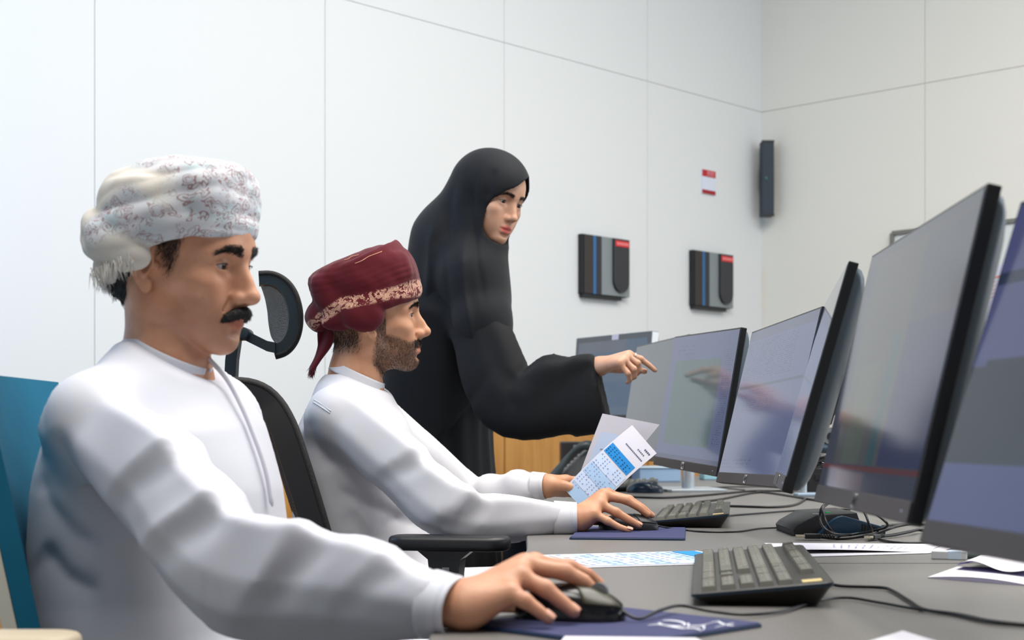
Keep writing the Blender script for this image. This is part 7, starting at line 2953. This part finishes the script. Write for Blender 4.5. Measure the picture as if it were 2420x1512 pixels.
# headrest: a bowed frame with a mesh pad, thick ribbed outer rim
rim = [(612, 664), (640, 664), (664, 676), (682, 700), (692, 736), (692, 770), (684, 798), (668, 818), (646, 826)]
rp = spline([P(x, y, Yh) for x, y in rim], 5)
wd = Vector((-0.05, 0.27, 0)).normalized() * 0.115
fr = MB()
rings = []
for k, p in enumerate(rp):
    q = (rp[min(k + 1, len(rp) - 1)] - rp[max(k - 1, 0)]).normalized()
    nn = Vector((q.z, 0, -q.x))
    rings.append([p + wd * a + nn * b for a, b in ((-0.16, -0.010), (0.16, -0.010), (0.16, 0.010), (-0.16, 0.010))])
fr.loft(rings)
hf = local(tc, fr.build('headrest_frame', M_HEAD, tc, angle=35))
rb = MB()
rings = []
for k, p in enumerate(rp):
    q = (rp[min(k + 1, len(rp) - 1)] - rp[max(k - 1, 0)]).normalized()
    nn = Vector((q.z, 0, -q.x)) * -1
    if nn.dot(p - P(640, 750, Yh)) < 0:
        nn = -nn
    rings.append([p + nn * 0.014 + (nn * math.cos(a) * 0.008 + wd.normalized() * math.sin(a) * 0.022) for a in [2 * PI * j / 10 for j in range(10)]])
rb.loft(rings)
o = rb.build('headrest_rim', M_RIB, hf, smooth=True)
o.data.transform(Matrix.Translation(-tc.location))
inner = [P(x, y, Yh) for x, y in [(622, 682), (628, 702), (633, 730), (636, 760), (642, 790), (652, 806)]]
inn = spline(inner, 5)


def pad_pt(u, v):
    i = v * (len(rp) - 1)
    k = min(int(i), len(rp) - 2)
    a = rp[k].lerp(rp[k + 1], i - k)
    j = v * (len(inn) - 1)
    m_ = min(int(j), len(inn) - 2)
    b = inn[m_].lerp(inn[m_ + 1], j - m_)
    return a.lerp(b, u) + wd * (0.1 + 0.9 * u) * 0.6


uv_grid('headrest_mesh', pad_pt, 10, 24, M_MESH, tc, tc.location)
# arm rests
for sgn, nm in ((-1, 'armrest'), (1, 'armrest')):
    if sgn < 0:
        p0, p1 = P(922, 1281, 2.74), P(1205, 1281, 2.70)
        cxy = (p0 + p1) / 2
        L_ = (p1 - p0).length
        d = (p1 - p0).normalized()
    else:
        cxy = MCB @ Vector((0.03, 0.30, 0.735))
        d = MCB.to_3x3() @ Vector((1, 0, 0))
        L_ = 0.24
    s_ = Vector((-d.y, d.x, 0)).normalized()
    M = Matrix(((d.x, s_.x, 0, cxy.x), (d.y, s_.y, 0, cxy.y), (0, 0, 1, cxy.z), (0, 0, 0, 1)))
    pr_ = rounded_rect(L_, 0.085, 0.035, 8)
    pad = local(tc, MB().prism(pr_, -0.014, 0.012, M, 0.008, 3).build('armrest', M_BLACK, tc, angle=35))
    po = MB()
    x0 = -0.005 if sgn < 0 else 0.0
    po.loft([[M @ Vector((x0 + sx * w, sy * 0.026, z)) for sx, sy in ((-1, -1), (1, -1), (1, 1), (-1, 1))] for w, z in ((0.05, -0.014), (0.030, -0.030), (0.027, -0.06), (0.027, -0.36))])
    po_o = local(tc, po.build('armrest_post', M_BLACK, tc))
    bt_ = MB().box((x0 + 0.004, -0.0275, -0.062), (0.014, 0.003, 0.036), M, 0.001)
    o = bt_.build('height_button', M_GREY_PLASTIC, po_o)
    o.data.transform(Matrix.Translation(-tc.location))
    br = MB().tube([M @ Vector((x0, 0, -0.35)), M @ Vector((x0, -sgn * 0.0 + (0.10 if sgn < 0 else -0.10), -0.37))], 0.016, 10)
    local(tc, br.build('armrest_bracket', M_BLACK, tc))

# teal chair of the man in the white turban
cA = Vector((-0.45, 1.965, 0))
ta = thing('office_chair', 'teal fabric office chair with a cream shell behind the man in the white turban', 'chair', tuple(cA), 0, 'office chairs')
star_base(ta, cA, M_GREY_PLASTIC, 0.2)
M_TEAL = mat('teal_fabric', srgb(0, 104, 136), 0.9, grain=0.12, grain_scale=1300)
M_CREAM = mat('cream_shell', srgb(222, 220, 206), 0.45)
MCA = frame_xy(cA, math.radians(-8))
local(ta, MB().box((0.03, 0, 0.42), (0.48, 0.50, 0.07), MCA, 0.03, 3).build('seat', M_TEAL, ta))
local(ta, MB().box((0.0, 0, 0.375), (0.2, 0.2, 0.04), MCA, 0.01).build('tilt_mechanism', M_GREY_PLASTIC, ta))
# back: near edge and far edge lines, foot to top
nf = [Vector((-0.525, 1.70, 0.52)), P(102, 1512, 1.70), P(52, 1285, 1.70), Vector((-0.610, 1.71, 1.004))]
ff = [Vector((-0.600, 2.17, 0.52)), Vector((-0.620, 2.17, 0.70)), Vector((-0.640, 2.17, 0.84)), P(138, 903, 2.17)]


def slab_back(u, v, dx):
    i = v * 3
    k = min(int(i), 2)
    a = nf[k].lerp(nf[k + 1], i - k)
    b = ff[k].lerp(ff[k + 1], i - k)
    p = a.lerp(b, u)
    return p + Vector((-0.028 * math.sin(PI * u) * 1.2 + dx, 0, 0.004 * math.sin(PI * u)))


def thick_panel(name, m, d0, d1, shrink, parent):
    mb = MB()
    mb.grid(lambda u, v: slab_back(u, v, d0), 14, 22)
    mb.grid(lambda u, v: slab_back(shrink + u * (1 - 2 * shrink), v * (1 - shrink), d1), 14, 22)
    bmesh.ops.holes_fill(mb.bm, edges=[])
    o = mb.build(name, m, parent, smooth=True)
    return o


def closed_panel(name, m, d0, d1, parent):
    nu, nv = 16, 24
    mb = MB()
    A = [[mb.bm.verts.new(slab_back(i / (nu - 1), j / (nv - 1), d0)) for j in range(nv)] for i in range(nu)]
    B = [[mb.bm.verts.new(slab_back(i / (nu - 1), j / (nv - 1), d1)) for j in range(nv)] for i in range(nu)]
    for i in range(nu - 1):
        for j in range(nv - 1):
            mb.bm.faces.new((A[i][j], A[i + 1][j], A[i + 1][j + 1], A[i][j + 1]))
            mb.bm.faces.new((B[i][j], B[i][j + 1], B[i + 1][j + 1], B[i + 1][j]))
    for i in range(nu - 1):
        for j in (0, nv - 1):
            mb.bm.faces.new((A[i][j], A[i + 1][j], B[i + 1][j], B[i][j]))
    for j in range(nv - 1):
        for i in (0, nu - 1):
            mb.bm.faces.new((A[i][j], A[i][j + 1], B[i][j + 1], B[i][j]))
    return local(ta, mb.build(name, m, parent, angle=50))


closed_panel('backrest', M_TEAL, 0.0, -0.026, ta)
closed_panel('back_shell', M_CREAM, -0.027, -0.044, ta)
local(ta, MB().tube(spline([cA + Vector((-0.05, 0, 0.38)), Vector((-0.66, 1.95, 0.42)), Vector((-0.675, 1.93, 0.56))], 6), 0.022, 12).build('back_support', M_GREY_PLASTIC, ta, smooth=True))
# armrests
for sgn in (-1, 1):
    if sgn < 0:
        z_ = z_at(1503, 1.47)
        c0 = Vector((-0.555, 1.49, z_ - 0.012))
    else:
        c0 = MCA @ Vector((-0.02, 0.31, 0.69))
    pr_ = rounded_rect(0.24, 0.08, 0.035, 8)
    M = Matrix.Translation(c0) @ Matrix.Rotation(0.0 if sgn < 0 else math.radians(-8), 4, 'Z')
    local(ta, MB().prism(pr_, -0.012, 0.012, M, 0.008, 3).build('armrest', mat('beige_armrest', srgb(196, 182, 158), 0.5), ta, angle=35))
    po = MB().tube(spline([M @ Vector((0, 0, -0.012)), M @ Vector((0, 0.01, -0.12)), M @ Vector((0.02, 0.06 if sgn < 0 else -0.03, -0.28)), M @ Vector((0.06, 0.2 if sgn < 0 else -0.1, -0.31))], 5), 0.016, 10)
    local(ta, po.build('armrest_post', M_GREY_PLASTIC, ta, smooth=True))
